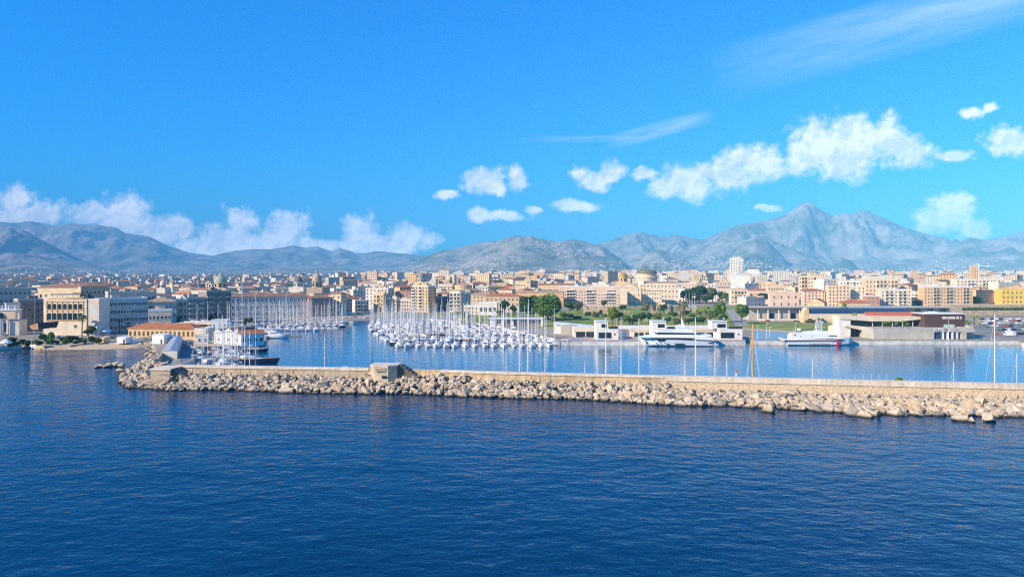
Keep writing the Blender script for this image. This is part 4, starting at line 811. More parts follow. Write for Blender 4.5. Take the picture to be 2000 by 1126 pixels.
def pole(name, label, cat, px, ytop, d, r=.14, m_=MET, z=ZL, group=None, lamp=False, flag=None):
    root = thing(name, label, cat, (X(px, d), d, z), 0, group); h = H(ytop, d) - z
    m = MB(); m.tube((0, 0, 0), (0, 0, h), r, r*.55, m_, 8); m.box(-r*2.2, r*2.2, -r*2.2, r*2.2, 0, .3, m_); m.build('pole', root)
    if lamp: m = MB(); m.box(-.15, 1.0, -.08, .08, h-.1, h, m_); m.box(.5, 1.2, -.2, .2, h, h+.16, WT_); m.build('lamp_head', root)
    if flag: m = MB(); m.box(.1, 1.9, -.03, .03, h-1.5, h-.2, flag); m.build('flag', root)
    return root
pole('flag_pole', 'tall bare flag pole beside the slanted orange canopy', 'pole', 68, 577, 396, .2)
# ---- beach umbrellas / tents
for i, (px, py, l) in enumerate(((208, 648, 'white round tent in front of the long grey office'), (12, 672, 'pale lilac tent at the far left shore'))):
    p = P(px, py + 6, ZL); root = thing('tent', l, 'tent', p); m = MB(); m.lathe([(2.6, 2.2), (2.4, 2.6), (1.2, 3.4), (.1, 4.0)], WT_, 10); m.build('roof', root)
    for a in range(4): m = MB(); m.tube((2.2*math.cos(a*1.57+.7), 2.2*math.sin(a*1.57+.7), 0), (2.2*math.cos(a*1.57+.7), 2.2*math.sin(a*1.57+.7), 2.3), .08, .08, WT_, 5); m.build('leg', root)
# ---- white terminal pavilions on the quay
def slab_building(name, label, px0, px1, d, ylow, boxes, rz=0):
    """boxes: (part, px0, px1, ytop, ybottom or None, depth0, depth1, material) at distance d"""
    root = thing(name, label, 'terminal building', (X((px0+px1)/2, d), d, ZL), rz); cx_ = X((px0+px1)/2, d)
    for (part, a, b_, yt, yb, e0, e1, m_) in boxes:
        z1 = H(yt, d) - ZL; z0 = 0 if yb is None else H(yb, d) - ZL; m = MB(); m.box(X(a, d) - cx_, X(b_, d) - cx_, e0, e1, z0, z1, m_); m.build(part, root)
    return root
TW = wall_mat('terminal_white', (.78, .73, .64))
slab_building('terminal_hall', 'white terminal hall with a sloping roof and two glazed bays, left end of the quay', 1122, 1165, 412, 0,
  [('wall', 1122, 1165, 640, None, 0, 14, TW), ('window', 1125, 1143, 648, 658, -.12, -.003, GL), ('window', 1145, 1162, 648, 658, -.12, -.003, GL), ('mullion', 1143.3, 1144.7, 647, 659.5, -.2, -.003, TW), ('cornice', 1120, 1165, 640, 647, -.35, -.003, CR), ('back_wall', 1100, 1130, 638.5, None, 16, 24, GR)])
root = thing('sloping_canopy', 'long white canopy roof sloping down to the terminal hall', 'canopy', (X(1083, 440), 440, ZL)); z1, z2 = H(629, 440) - ZL, H(637, 440) - ZL; w = X(1165, 440) - X(1083, 440)
m = MB(); m.side([(0, z1-.9), (w, z2-1.4), (w, z2), (0, z1)], -5, 9, WT_); m.build('roof', root); m = MB(); m.box(0, 6, -4, 8, 0, z1-.95, WT_); m.build('end_wall', root)
for x in (8, 11, 14): m = MB(); m.tube((x, -4.5, 0), (x, -4.5, z2 - .8), .2, .2, DKM, 6); m.build('post', root)
for nm, l, a, b_, up0, up1, w0, w1, d in (('terminal_block', 'white two level terminal block with one large window, left of the big yacht', 1165, 1208, 1165, 1189, 1169, 1194, 396), ('terminal_block', 'white two level terminal block behind the bow of the big yacht', 1276, 1320, 1276, 1303, 1285, 1300, 400), ('terminal_block', 'white two level terminal block with one large dark window, right of the big yacht', 1405, 1450, 1393, 1423, 1408, 1434, 396)):
    root = slab_building(nm, l, a, b_, d, 0, [('wall', a, b_, 642, None, 0, 12, TW), ('window', w0, w1, 649, 660, -.12, -.003, GL), ('upper_wall', up0, up1, 628.5, 641.9, 3, 11, TW), ('upper_window', up0 + 11, up1 - 3, 633, 640, 2.85, 2.997, GL),
        ('small_window', b_ - 9, b_ - 6, 651, 654, -.1, -.003, SH), ('balustrade', up1 + 1, b_, 637.5, 641.9, .2, .3, DKM), ('roof_slab', up0 - 1, up1 + 1, 627.3, 628.48, 2.6, 11.4, WT_)])
    m = MB(); x = X(up1 - 6, d) - X((a+b_)/2, d); m.tube((x, 6, H(628, d) - ZL), (x, 6, H(619, d) - ZL), .12, .05, MET, 5); m.lathe([(.5, H(624, d)-ZL), (.6, H(623, d)-ZL), (.1, H(622, d)-ZL)], WT_, 8, (x+1, 6)); m.build('antenna', root)
slab_building('terminal_hall', 'white terminal hall with two glazed bays behind the bow of the big yacht', 1232, 1276, 414, 0, [('wall', 1232, 1276, 641, None, 0, 10, TW), ('window', 1239, 1257, 649, 657, -.12, -.003, GL), ('window', 1260, 1274, 649, 655, -.12, -.003, GL), ('cornice', 1230, 1276, 640.9, 646, -.35, -.003, CR)])
slab_building('terminal_hall', 'white terminal hall with two glazed bays behind the stern of the big yacht', 1320, 1404, 414, 0, [('wall', 1320, 1404, 641, None, 0, 10, TW), ('window', 1360, 1376, 649, 657, -.12, -.003, GL), ('window', 1379, 1399, 649, 657, -.12, -.003, GL), ('cornice', 1320, 1404, 640.9, 646, -.35, -.003, CR)])
slab_building('terrace_wall', 'long white terrace parapet behind the terminal, under the park', 1205, 1395, 440, 0, [('wall', 1207, 1395, 636, None, 0, 1, WT_), ('railing', 1210, 1395, 634.6, 635.9, .2, .3, LG)])
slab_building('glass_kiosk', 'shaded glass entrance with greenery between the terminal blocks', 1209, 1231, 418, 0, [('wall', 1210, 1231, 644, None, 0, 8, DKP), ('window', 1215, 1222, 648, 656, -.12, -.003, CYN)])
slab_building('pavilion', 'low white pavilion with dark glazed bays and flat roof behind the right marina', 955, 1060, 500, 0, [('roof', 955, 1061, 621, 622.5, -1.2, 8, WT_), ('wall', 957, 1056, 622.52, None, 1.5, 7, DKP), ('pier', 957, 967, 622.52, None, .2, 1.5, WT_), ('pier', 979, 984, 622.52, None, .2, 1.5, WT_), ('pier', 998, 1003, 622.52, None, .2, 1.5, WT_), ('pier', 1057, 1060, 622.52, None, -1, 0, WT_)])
# ruins of the sea castle
root = thing('castle_ruin', 'square roofless stone keep with an arched doorway on the park lawn', 'ruin', (X(1169, 655), 655, ZL), R(-10)); w = 27; h = H(595, 655) - ZL; rr2 = random.Random(9)
m = MB(); top_ = [(-w/2, h*.95), (-w*.42, h*1.02), (-w*.4, h*.8), (-w*.2, h*.86), (-w*.1, h*.78), (w*.1, h*.82), (w*.2, h*.7), (w*.35, h*.8), (w/2, h*.72)]
m.side([(-w/2, 0), (w/2, 0)] + top_[::-1], 0, 1.6, ST); m.build('front_wall', root); m = MB(); m.box(-w/2, -w/2+1.6, 1.603, 18, 0, h*.85, ST); m.build('side_wall', root); m = MB(); m.box(w/2-1.6, w/2, 1.603, 18, 0, h*.62, ST); m.build('side_wall', root)
for x, z, ww, hh in ((2, .2, 3, 3.8), (-8.5, .4, 1.3, 2), (-9.5, h*.52, 1, 1.7), (8.6, h*.45, 1.4, 2.4), (9.3, .3, 1.6, 2)): obj('opening', win_mesh(ww, hh, 'arch', ST), root, (x, 0, z))
def ruin(label, px, ybase, wpx, ytop, seed, m_=ST):
    d = D(ybase, ZL); w = wpx / F * d; h = H(ytop, d) - ZL; q = random.Random(seed); root = thing('ruined_wall', label, 'ruin', (X(px, d), d, ZL), R(q.uniform(-20, 10))); n = 5
    for k in range(n):
        x0 = -w/2 + k * w/n; hh = h * q.uniform(.55, 1.0); m = MB(); y0 = q.uniform(-1, 1); m.side([(x0, 0), (x0 + w/n - .02, 0), (x0 + w/n - .02 - q.uniform(0, .8), hh), (x0 + w/n*.5, hh*1.06), (x0 + q.uniform(0, .8), hh*.9)], y0, y0 + 3, m_); m.build('masonry_block', root)
ruin('tall weathered castle fragment between dark shrubs', 1277, 616, 14, 594, 1); ruin('broad ochre castle fragment behind the tall palms', 1319, 612, 34, 594, 2); ruin('grey rounded castle fragment right of the tall palms', 1350, 609, 22, 595, 3)
ruin('low ruined footing left of the palms on the lawn', 1220, 610, 20, 606, 4); ruin('low rubble wall behind the big yacht', 1268, 628, 26, 624, 5); ruin('low stone footing by the bright green tree', 1375, 626, 40, 622.5, 6)
cube('park_house', 'small orange block house among the castle ruins', 'house', 1287, 1299, 590, 790, PE, 6)
# ---- grey warehouse with porch and the glazed vault
d = 568; root = thing('long_warehouse', 'long low grey warehouse with pale posts and a thin flat roof', 'warehouse', (X(1662, d), d, ZL), R(0)); cx_ = X(1662, d); z1 = H(599, d) - ZL
m = MB(); m.box(X(1464, d)-cx_, X(1858, d)-cx_, 2, 16, 0, z1 - .6, GR); m.build('wall', root); m = MB(); m.box(X(1460, d)-cx_, X(1863, d)-cx_, -2, 17, z1 - .597, z1, CC); m.build('roof', root)
for px in (1480, 1500, 1521, 1541, 1562): m = MB(); x = X(px, d)-cx_; m.box(x-.3, x+.3, -.2, .4, 0, z1 - .6, WT_); m.build('post', root)
for px in (1509, 1551): m = MB(); x = X(px, d)-cx_; m.box(x-2, x+2, 1.9, 1.997, 0, 5.2, BLP); m.build('door', root)
for px in (1795, 1820, 1845): m = MB(); x = X(px, d)-cx_; m.box(x-2.2, x+2.2, 1.9, 1.997, z1-3.2, z1-1.8, GL); m.build('window', root)
m = MB(); m.box(X(1480, d)-cx_, X(1562, d)-cx_, -6, -2.6, 0, 1.3, CR); m.build('loading_ramp', root)
d = 540; root = thing('glazed_vault_hall', 'hall with a curved roof of dark glass panels and a yellow end wall', 'hall', (X(1680, d), d, ZL)); cx_ = X(1680, d); xa, xb = X(1580, d)-cx_, X(1778, d)-cx_; zt = H(602, d) - ZL; zw = H(612.5, d) - ZL
prof = [(0, zw), (.4, zw + (zt-zw)*.55), (1.6, zw + (zt-zw)*.85), (3.6, zt), (7, zt)]
for k in range(22):
    x0 = xa + (xb-xa)*k/22; x1 = xa + (xb-xa)*(k+1)/22 - .25; m = MB(); vs = []
    for y, z in prof: vs += [(x0, y, z), (x1, y, z)]
    m.add(vs, [(2*i, 2*i+1, 2*i+3, 2*i+2) for i in range(4)], mat('blue_glass', (.03, .06, .12), .25, spec=.6, nz=.1)); m.build('glass_panel', root)
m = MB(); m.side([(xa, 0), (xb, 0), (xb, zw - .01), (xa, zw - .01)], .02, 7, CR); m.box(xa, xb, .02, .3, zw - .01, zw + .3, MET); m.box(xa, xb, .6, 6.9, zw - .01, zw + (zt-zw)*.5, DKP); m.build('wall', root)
m = MB(); m.prism([(0, 0), (1, 0)], 0, 1, OC) if False else None; m.add([(xa-3.6, 0, 0), (xa-.02, 0, 0), (xa-.02, 0, zt*.98), (xa-1.2, 0, zt*1.03), (xa-2.6, 0, zt*.92), (xa-3.6, 0, zt*.6), (xa-3.6, 7, 0), (xa-.02, 7, 0), (xa-.02, 7, zt*.98), (xa-1.2, 7, zt*1.03), (xa-2.6, 7, zt*.92), (xa-3.6, 7, zt*.6)], [(0,1,2,3,4,5), (11,10,9,8,7,6), (0,5,11,6), (5,4,10,11), (4,3,9,10), (3,2,8,9)], OC); m.build('end_wall', root)
m = MB(); m.box(xa, xb - 6, -1.2, 0, 0, zw*.42, OC); m.build('plinth', root)
# ---- seafront restaurant complex on the right quay
d = 399; root = thing('quay_restaurant', 'concrete quay restaurant with glazed front, sign and open terrace', 'restaurant', (X(1800, d), d, ZL)); cx_ = X(1800, d); e = lambda px: X(px, d) - cx_; zz = lambda y: H(y, d) - ZL
m = MB(); m.box(e(1706), e(1824.5), 0, 16, 0, zz(641), CC); m.box(e(1824.5), e(1878), 1.2, 16, 0, zz(641), CC); m.box(e(1824.5), e(1878), 0, 1.197, zz(648), zz(641), CC); m.box(e(1878), e(1888), 0, 16, 0, zz(641), CC); m.box(e(1888), e(1904), 5, 16, 0, zz(640), CC); m.box(e(1888), e(1904), 0, 4.99, zz(648.5), zz(641), CC); m.build('wall', root)
for px in (1842.5, 1851.5, 1861, 1870): m = MB(); m.box(e(px)-.45, e(px)+.45, .1, .6, 0, zz(648) - .003, WT_); m.build('column', root)
for a, b_ in ((1826, 1841), (1843, 1850), (1853, 1859.5), (1862, 1869), (1871, 1877)): m = MB(); m.box(e(a), e(b_), 1.0, 1.197, .2, zz(648.6), mat('blue_glass', (.03, .06, .12))); m.build('window', root)
m = MB(); m.box(e(1825.5), e(1855), -.14, -.003, zz(647.4), zz(641.6), WT_); sg = m.build('sign', root)
def text(body, size, loc, parent, m_, rz=0, name='lettering'):
    c = bpy.data.curves.new('t', 'FONT'); c.body = body; c.size = size; c.extrude = .02; c.offset = size * .02; ob = bpy.data.objects.new('t', c); COL.objects.link(ob); bpy.context.view_layer.update()
    me = bpy.data.meshes.new_from_object(ob.evaluated_get(bpy.context.evaluated_depsgraph_get())); bpy.data.objects.remove(ob); me.materials.clear(); me.materials.append(m_)
    o = obj(name, me, parent, loc); o.rotation_euler = (R(90), 0, rz); return o
text('PLAY', 1.75, (e(1826.3), -.2, zz(646.8)), sg, DKM); text('RISTORANTE\nLOUNGE BAR\nSUL MARE', .5, (e(1842.3), -.2, zz(643.0)), sg, DKM)
m = MB(); m.box(e(1904.01), e(1913), 5, 12, 0, zz(637), CC); m.build('side_wall', root)
m = MB(); [m.box(e(1706)+k*1.5, e(1706)+k*1.5+.06, .3, .36, zz(641) + .003, zz(638), DKM) for k in range(18)]; m.box(e(1706), e(1804), .3, .36, zz(638), zz(637.8), DKM); m.build('railing', root)
root2 = thing('terrace_canopy', 'broad white canopy roof with red rear fascia over the restaurant terrace', 'canopy', (X(1730, 412), 412, ZL)); d2 = 412; e2 = lambda px: X(px, d2) - X(1730, d2); z2 = lambda y: H(y, d2) - ZL
m = MB(); m.side([(e2(1640), z2(622.5)), (e2(1700), z2(627)), (e2(1760), z2(627)), (e2(1805), z2(622.5)), (e2(1805), z2(618.5)), (e2(1640), z2(617.5))], 0, 10, CR); m.build('roof', root2)
m = MB(); m.box(e2(1706), e2(1805), 9, 10.4, z2(618) + .003, z2(610.5), RDP); m.build('fascia', root2)
m = MB(); m.box(e2(1640), e2(1662), .5, 9, 0, z2(623), TW); m.build('end_wall', root2)
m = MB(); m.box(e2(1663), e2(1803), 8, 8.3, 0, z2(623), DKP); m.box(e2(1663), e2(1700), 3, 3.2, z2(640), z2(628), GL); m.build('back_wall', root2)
for px in (1706, 1725, 1745, 1765, 1785): m = MB(); m.box(e2(px)-.12, e2(px)+.12, 1, 1.25, z2(641), z2(625), WT_); m.build('post', root2)
m = MB(); m.side([(e2(1650), z2(633)), (e2(1706), z2(640)), (e2(1706), z2(655)), (e2(1700), z2(655)), (e2(1690), z2(646)), (e2(1650), z2(637))], -.5, 2.5, CR); m.build('stair_flight', root2)
root3 = thing('brown_box_building', 'dark brown box-shaped upper building with a strip of windows above the restaurant', 'building', (X(1846, 408), 408, ZL)); d3 = 408; e3 = lambda px: X(px, d3) - X(1846, d3); z3 = lambda y: H(y, d3) - ZL
m = MB(); m.box(e3(1806), e3(1885), 0, 14, z3(640.8), z3(613), BR); m.build('wall', root3); m = MB(); m.box(e3(1804), e3(1885.5), -.3, 14.3, z3(613) + .003, z3(611.8), WT_); m.add([(e3(1818), 2, z3(611.8)+.01), (e3(1848), 2, z3(611.8)+.01), (e3(1838), 6, z3(608.5)), (e3(1826), 6, z3(608.5)), (e3(1818), 10, z3(611.8)+.01), (e3(1848), 10, z3(611.8)+.01)], [(0,1,2,3), (0,3,4), (1,5,2), (3,2,5,4)], WT_); m.build('roof', root3)
for a, b_ in ((1840, 1850), (1851, 1865.5), (1867.5, 1873), (1875, 1878)): m = MB(); m.box(e3(a), e3(b_), -.1, -.003, z3(622.5), z3(618), LG); m.build('window', root3)
for a, b_ in ((1843, 1852), (1854, 1864)): m = MB(); m.box(e3(a), e3(b_), -.1, -.003, z3(640), z3(633), mat('pale_glass', (.45, .55, .52), .3, nz=.1)); m.build('glass_door', root3)
root = thing('quay_house', 'white angular building with a dark glazed strip left of the restaurant canopy', 'building', (X(1668, 430), 430, ZL)); d4 = 430; e4 = lambda px: X(px, d4) - X(1668, d4); z4 = lambda y: H(y, d4) - ZL
m = MB(); m.side([(e4(1630), 0), (e4(1672), 0), (e4(1672), z4(617)), (e4(1645), z4(619)), (e4(1648), z4(634)), (e4(1630), z4(638))], 0, 9, CR); m.build('wall', root)
m = MB(); m.box(e4(1636), e4(1668), -.12, -.003, z4(652), z4(642), mat('green_glass', (.03, .07, .05), .3, nz=.1)); m.build('window', root)
# rampart at the far right
root = thing('rampart', 'long sloping tan stone rampart at the right, below a trimmed hedge', 'wall', (X(1960, 640), 640, ZL), R(-3)); m = MB(); m.side([(-46, 0), (90, 0), (90, 9.2), (-40, 8.6), (-46, 8.4)], 0, 12, ST); m.build('wall', root); m = MB(); m.box(-46, 90, -.2, .6, 8.9, 9.5, CR); m.build('parapet', root)
root = thing('promenade_wall', 'pale promenade parapet above the tan rampart', 'wall', (X(1960, 655), 655, ZL), R(-3)); m = MB(); m.box(-46, 90, 0, 1, 0, H(598, 655)-ZL, CC); m.build('wall', root); m = MB(); [m.box(-46 + k*2.2, -46 + k*2.2 + .5, .1, .6, H(598, 655)-ZL + .003, H(596.3, 655)-ZL, CC) for k in range(60)]; m.build('railing', root)
# ================================================================ THE REST OF THE CITY
OCC += [(84, 196, 583, 424), (1242, 1284, 524, 1300), (1460, 1863, 598, 568), (870, 940, 550, 930), (1706, 1905, 640, 399), (1806, 1885, 612, 408)]
def zone_of(px):
    for l, n in ((90, 'above the statue gate'), (200, 'behind the arcaded palace'), (300, 'behind the long grey office'), (400, 'above the orange customs hall'), (470, 'below the green-white dome'), (560, 'above the left half of the long palace'), (650, 'below the tall tan dome'),
                 (730, 'above the head of the channel'), (800, 'above the pink quay houses'), (870, 'around the tall orange tower'), (940, 'beside the round drum church'), (1010, 'left of the battlemented palace'), (1090, 'above the orange convent'), (1210, 'behind the pink apartment block'),
                 (1300, 'around the drum theatre'), (1425, 'above the dark park trees'), (1500, 'beside the skyscraper'), (1600, 'behind the grey warehouse'), (1700, 'above the glazed vault hall'), (1800, 'above the curved balconies'), (1900, 'behind the long orange block'), (9999, 'near the yellow house at the right edge')):
        if px < l: return n
crng = random.Random(12)
PALL = [(CR, 'cream'), (PE, 'peach'), (TA, 'tan'), (OC, 'ochre'), (PK, 'pink'), (WH, 'white'), (LG, 'light grey'), (OR, 'orange')]
def occl(px0, px1, yt, d):
    behind_ok = True
    for a, b_, y, dd in OCC:
        if b_ > px0 + 2 and a < px1 - 2:
            if abs(dd - d) < 24: return 'hit'
            if dd > d and yt < y + 9: behind_ok = False
    # visible?
    n = 5; vis = 0
    for k in range(n):
        p = px0 + (px1 - px0) * (k + .5) / n
        if not any(a <= p <= b_ and dd < d and y <= yt + 1.2 for a, b_, y, dd in OCC): vis += 1
    return 'hidden' if vis < 2 else ('blocks' if not behind_ok else 'ok')
def min_d(px):
    if px < 90: return 470
    if px < 200: return 500
    if px < 335: return 480
    if px < 455: return 540
    if px < 660: return 650
    if px < 730: return 690
    if px < 905: return 725
    if px < 1015: return 715
    if px < 1100: return 860
    if px < 1215: return 870
    if px < 1335: return 920
    if px < 1425: return 980
    if px < 1465: return 1020
    return 790
N_IND = 0; MAXI = 200; farmb = MB(); d = 480.0
def facade_boxes(m, w, dep, h, wl, M4, nf, nc, side, simple=False):
    m.box(-w/2, w/2, 0, dep, 0, h, wl, M4)
    if simple: return
    for fl in range(nf):
        z = (fl + .35) * h / nf
        for c in range(nc): x = -w/2 + (c + .5) * w / nc; m.add([(x-.6, -.05, z), (x+.6, -.05, z), (x+.6, -.05, z+1.6), (x-.6, -.05, z+1.6)], [(0, 1, 2, 3)], GL, M4)
        for c in range(side): y = (c + .5) * dep / side; m.add([(w/2+.05, y-.6, z), (w/2+.05, y+.6, z), (w/2+.05, y+.6, z+1.6), (w/2+.05, y-.6, z+1.6)], [(0, 1, 2, 3)], GL, M4); m.add([(-w/2-.05, y-.6, z), (-w/2-.05, y+.6, z), (-w/2-.05, y+.6, z+1.6), (-w/2-.05, y-.6, z+1.6)], [(3, 2, 1, 0)], GL, M4)
row = 0
while d < 6800:
    px = -380.0
    while px < 2400:
        w = crng.uniform(11, 24) * (1 if d < 1200 else (1.15 if d < 2500 else 1.6)); wpx = w * F / d; a, b_ = px, px + wpx; px += wpx * crng.uniform(1.0, 1.25)
        dd = d + crng.uniform(-.3, .3) * max(26, d * .03); pc = (a + b_) / 2
        if dd < min_d(pc): continue
        left = pc < 700
        fl = crng.choice((2, 3, 3, 4) if left else (3, 4, 4, 5, 6))
        if d > 1300 and crng.random() < .12: fl += crng.choice((3, 5)) if pc > 650 else 2
        if d > 2500 and pc > 1000: fl += 1
        h = fl * crng.uniform(3.2, 3.9) + 1; g_ = float(ground_z(dd)) if dd > 1100 else ZL; yt = HOR + (CAMH - g_ - h) * F / dd
        lim = 553 if dd < 900 else (544 if dd < 1200 else 0)
        if yt < lim: h -= (lim - yt) * dd / F; yt = lim; fl = max(2, int(h / 3.5))
        r_ = occl(a, b_, yt, dd)
        if r_ == 'blocks':
            h2 = h * .55; yt2 = HOR + (CAMH - g_ - h2) * F / dd
            if h2 > 5 and occl(a, b_, yt2, dd) == 'ok': h, yt, fl, r_ = h2, yt2, max(2, int(h2 / 3.4)), 'ok'
        if r_ != 'ok': continue
        wl, cn = crng.choice((PALL if pc < 1150 else [PALL[0], PALL[0], PALL[1], PALL[5], PALL[6], PALL[4], PALL[2], PALL[5], PALL[7]]) if not left else PALL[:3] + PALL[4:7] + [(GR, 'grey')])
        yaw = crng.choice((38, 42, 34, -30)) if left else crng.choice((-8, -14, -20, 30))
        hip = crng.random() < (.5 if left else .3); dep = crng.uniform(10, 16)
        if N_IND < MAXI and d < 1400 and a > -12 and b_ < 2012:
            N_IND += 1; size = 'small' if h < 9 else ('mid-height' if fl == 4 else ('tall' if fl > 4 else 'low'))
            rm_ = crng.choice((TR, TO, TT)); rn = 'terracotta roofed' if hip else 'flat roofed'
            bld('town_house', f'{size} {cn} {rn} house {zone_of(pc)}'.replace('terracotta roofed', 'tiled').replace('flat roofed', 'flat'), 'house', a, b_, yt, dd, wl, fl, max(2, int(w / 3.6)), yaw=yaw, dep=dep, roof='hip' if hip else 'flat', rmat=rm_ if hip else crng.choice((RF, RF, TO, RF)), rh=2.2, inmesh=(d > 700), gz=g_,
                win=(1.1, 1.6), side=2, lside=0, extras=d < 1000, cornice=False, group=f'town houses {zone_of(pc)}', parapet=.7)
        else:
            OCC.append((a, b_, yt, dd)); M4 = Matrix.Translation((X(pc, dd), dd, g_)) @ Matrix.Rotation(R(yaw), 4, 'Z')
            facade_boxes(farmb, w, dep, h, wl, M4, fl, max(2, int(w / 4)), 3, simple=d > 2600)
            if hip:
                q = MB(); q.hip(-w/2, w/2, 0, dep, h + .25, 2, TO if crng.random() < .6 else TR, ov=.4); [farmb.add([q.v[i] for i in f_], [tuple(range(len(f_)))], q.mats[k], M4) for f_, k in zip(q.f, q.m)]
            else:
                farmb.box(-w/2+.3, w/2-.3, .3, dep-.3, h + .003, h+.1, RF, M4)
                if crng.random() < .6: x = crng.uniform(-w/3, w/3); farmb.box(x-2, x+2, 3, 7, h+.1, h+2.6, wl, M4)
                if crng.random() < .35: x = crng.uniform(-w/3, w/3); farmb.box(x-.1, x+.1, 3, 3.2, h+.1, h+4.5, DKM, M4)
    d += 30 if d < 1200 else d * .03; row += 1
    if d > 2600 and row > 9999: break
print('individual houses', N_IND, 'city faces', len(farmb.f), 'occ', len(OCC))
tag(farmb.build('far_city'), 'dense mass of pale city houses stretching to the foot of the mountains', 'city', kind='stuff')
# hillside settlements: small houses standing on the slopes
hrng = random.Random(31)
CL = [(860, 523, 60, 6, 90), (930, 517, 45, 5, 60), (760, 532, 50, 6, 50), (970, 528, 30, 5, 20), (1060, 485, 50, 9, 40), (1120, 495, 45, 10, 50), (1160, 492, 20, 5, 40), (1100, 480, 40, 5, 20), (1180, 520, 30, 8, 25), (1290, 520, 50, 9, 120), (1350, 518, 55, 10, 170), (1400, 512, 50, 12, 150), (1470, 520, 55, 10, 90),
      (1380, 500, 20, 6, 40), (1560, 532, 80, 6, 60), (1700, 530, 120, 8, 60), (1840, 524, 60, 5, 60), (1900, 512, 60, 8, 20), (290, 522, 50, 8, 60), (310, 517, 35, 4, 40), (190, 532, 40, 7, 50), (370, 520, 30, 5, 30), (480, 530, 60, 7, 30), (80, 534, 60, 6, 25), (620, 535, 60, 6, 25), (1000, 500, 30, 12, 15), (1780, 505, 60, 10, 12), (700, 538, 60, 4, 30), (1230, 530, 60, 6, 40)]
hm_ = MB(); dsc = ds[ds > 3600]; zgrid = ZZ[ds > 3600]
def colz(px): f_ = np.clip((px - pxs[0]) / (pxs[1] - pxs[0]), 0, len(pxs) - 1.001); i_ = int(f_); return zgrid[:, i_] * (1 - f_ + i_) + zgrid[:, i_ + 1] * (f_ - i_)
for (cx_, cy_, sx_, sy_, n) in CL:
    for k in range(int(n * (.7 if 1000 < cx_ < 1450 else 1.1))):
        px = hrng.gauss(cx_, sx_ * .6); py = hrng.gauss(cy_, sy_ * .6); zz_ = colz(px); pr = HOR - (zz_ - CAMH) * F / dsc
        i = np.argmax(pr < py)
        if pr[i] >= py or dsc[i] < 3700: continue
        dd = dsc[i]; g_ = float(zz_[i]) - 1.5; w = hrng.uniform(8, 16); h = hrng.uniform(4, 8) + 1.5; wl = hrng.choice((WH, WT_, WH, CR, PE, PK)); M4 = Matrix.Translation((X(px, dd), dd, g_)) @ Matrix.Rotation(hrng.uniform(-.6, .5), 4, 'Z')
        hm_.box(-w/2, w/2, 0, 10, 0, h, wl, M4); hm_.add([(-w/2-.5, -.5, h), (w/2+.5, -.5, h), (w/2+.5, 10.5, h), (-w/2-.5, 10.5, h), (-w/2+4, 5, h+2.2), (w/2-4, 5, h+2.2)], [(0,1,5,4), (1,2,5), (2,3,4,5), (3,0,4)], TO if k % 3 else RF, M4)
tag(hm_.build('hillside_houses'), 'scattered white houses on the lower mountain slopes', 'houses', kind='stuff')

# ================================================================ VEGETATION
def leaf_mat(name, a, b_, c, sc=.35):
    global t, g
    m, t, b = nodes_of(name); g = t.nodes.new('ShaderNodeNewGeometry'); b.inputs['Roughness'].default_value = .8; b.inputs['Specular IOR Level'].default_value = .15
    col = RAMP(TN(sc, 4, .7), [(.35, a), (.52, b_), (.66, c)]); oi = t.nodes.new('ShaderNodeObjectInfo'); h = t.nodes.new('ShaderNodeHueSaturation'); mm = t.nodes.new('ShaderNodeMath'); mm.operation = 'MULTIPLY_ADD'
    t.links.new(oi.outputs['Random'], mm.inputs[0]); mm.inputs[1].default_value = .5; mm.inputs[2].default_value = .75; t.links.new(mm.outputs[0], h.inputs['Value']); t.links.new(col, h.inputs['Color']); t.links.new(h.outputs[0], b.inputs['Base Color']); return m
LD = leaf_mat('dark_leaves', (.02, .055, .015), (.05, .10, .025), (.10, .16, .04)); LM = leaf_mat('green_leaves', (.05, .11, .02), (.11, .19, .035), (.18, .27, .06)); LY = leaf_mat('yellow_green_leaves', (.12, .18, .02), (.24, .31, .04), (.36, .40, .07)); LO = leaf_mat('olive_leaves', (.08, .09, .035), (.16, .16, .06), (.26, .24, .10))
BK = mat('bark', (.13, .09, .06), .95, nz=.3, nscale=2)
def leafy(m, rn, lobes, n, size, lm):
    tot = sum(l[3] ** 2 for l in lobes)
    for (cx_, cy_, cz, r, fz) in lobes:
        k = int(n * r * r / tot)
        for i in range(k):
            v_ = Vector((rn.gauss(0, 1), rn.gauss(0, 1), rn.gauss(0, 1))).normalized(); rad = r * (1 - abs(rn.gauss(0, .16))) * rn.uniform(.86, 1.06)
            c = Vector((cx_, cy_, cz)) + Vector((v_.x * rad, v_.y * rad, v_.z * rad * fz)); a = Vector((rn.gauss(0, 1), rn.gauss(0, 1), rn.gauss(0, 1))).normalized(); nn = (v_ * 1.1 + a).normalized(); t1 = nn.orthogonal().normalized(); t2 = nn.cross(t1); s_ = size * rn.uniform(.6, 1.35)
            m.add([c - t1 * s_, c - t2 * s_ * .7, c + t1 * s_, c + t2 * s_ * .7], [(0, 1, 2, 3)], lm)
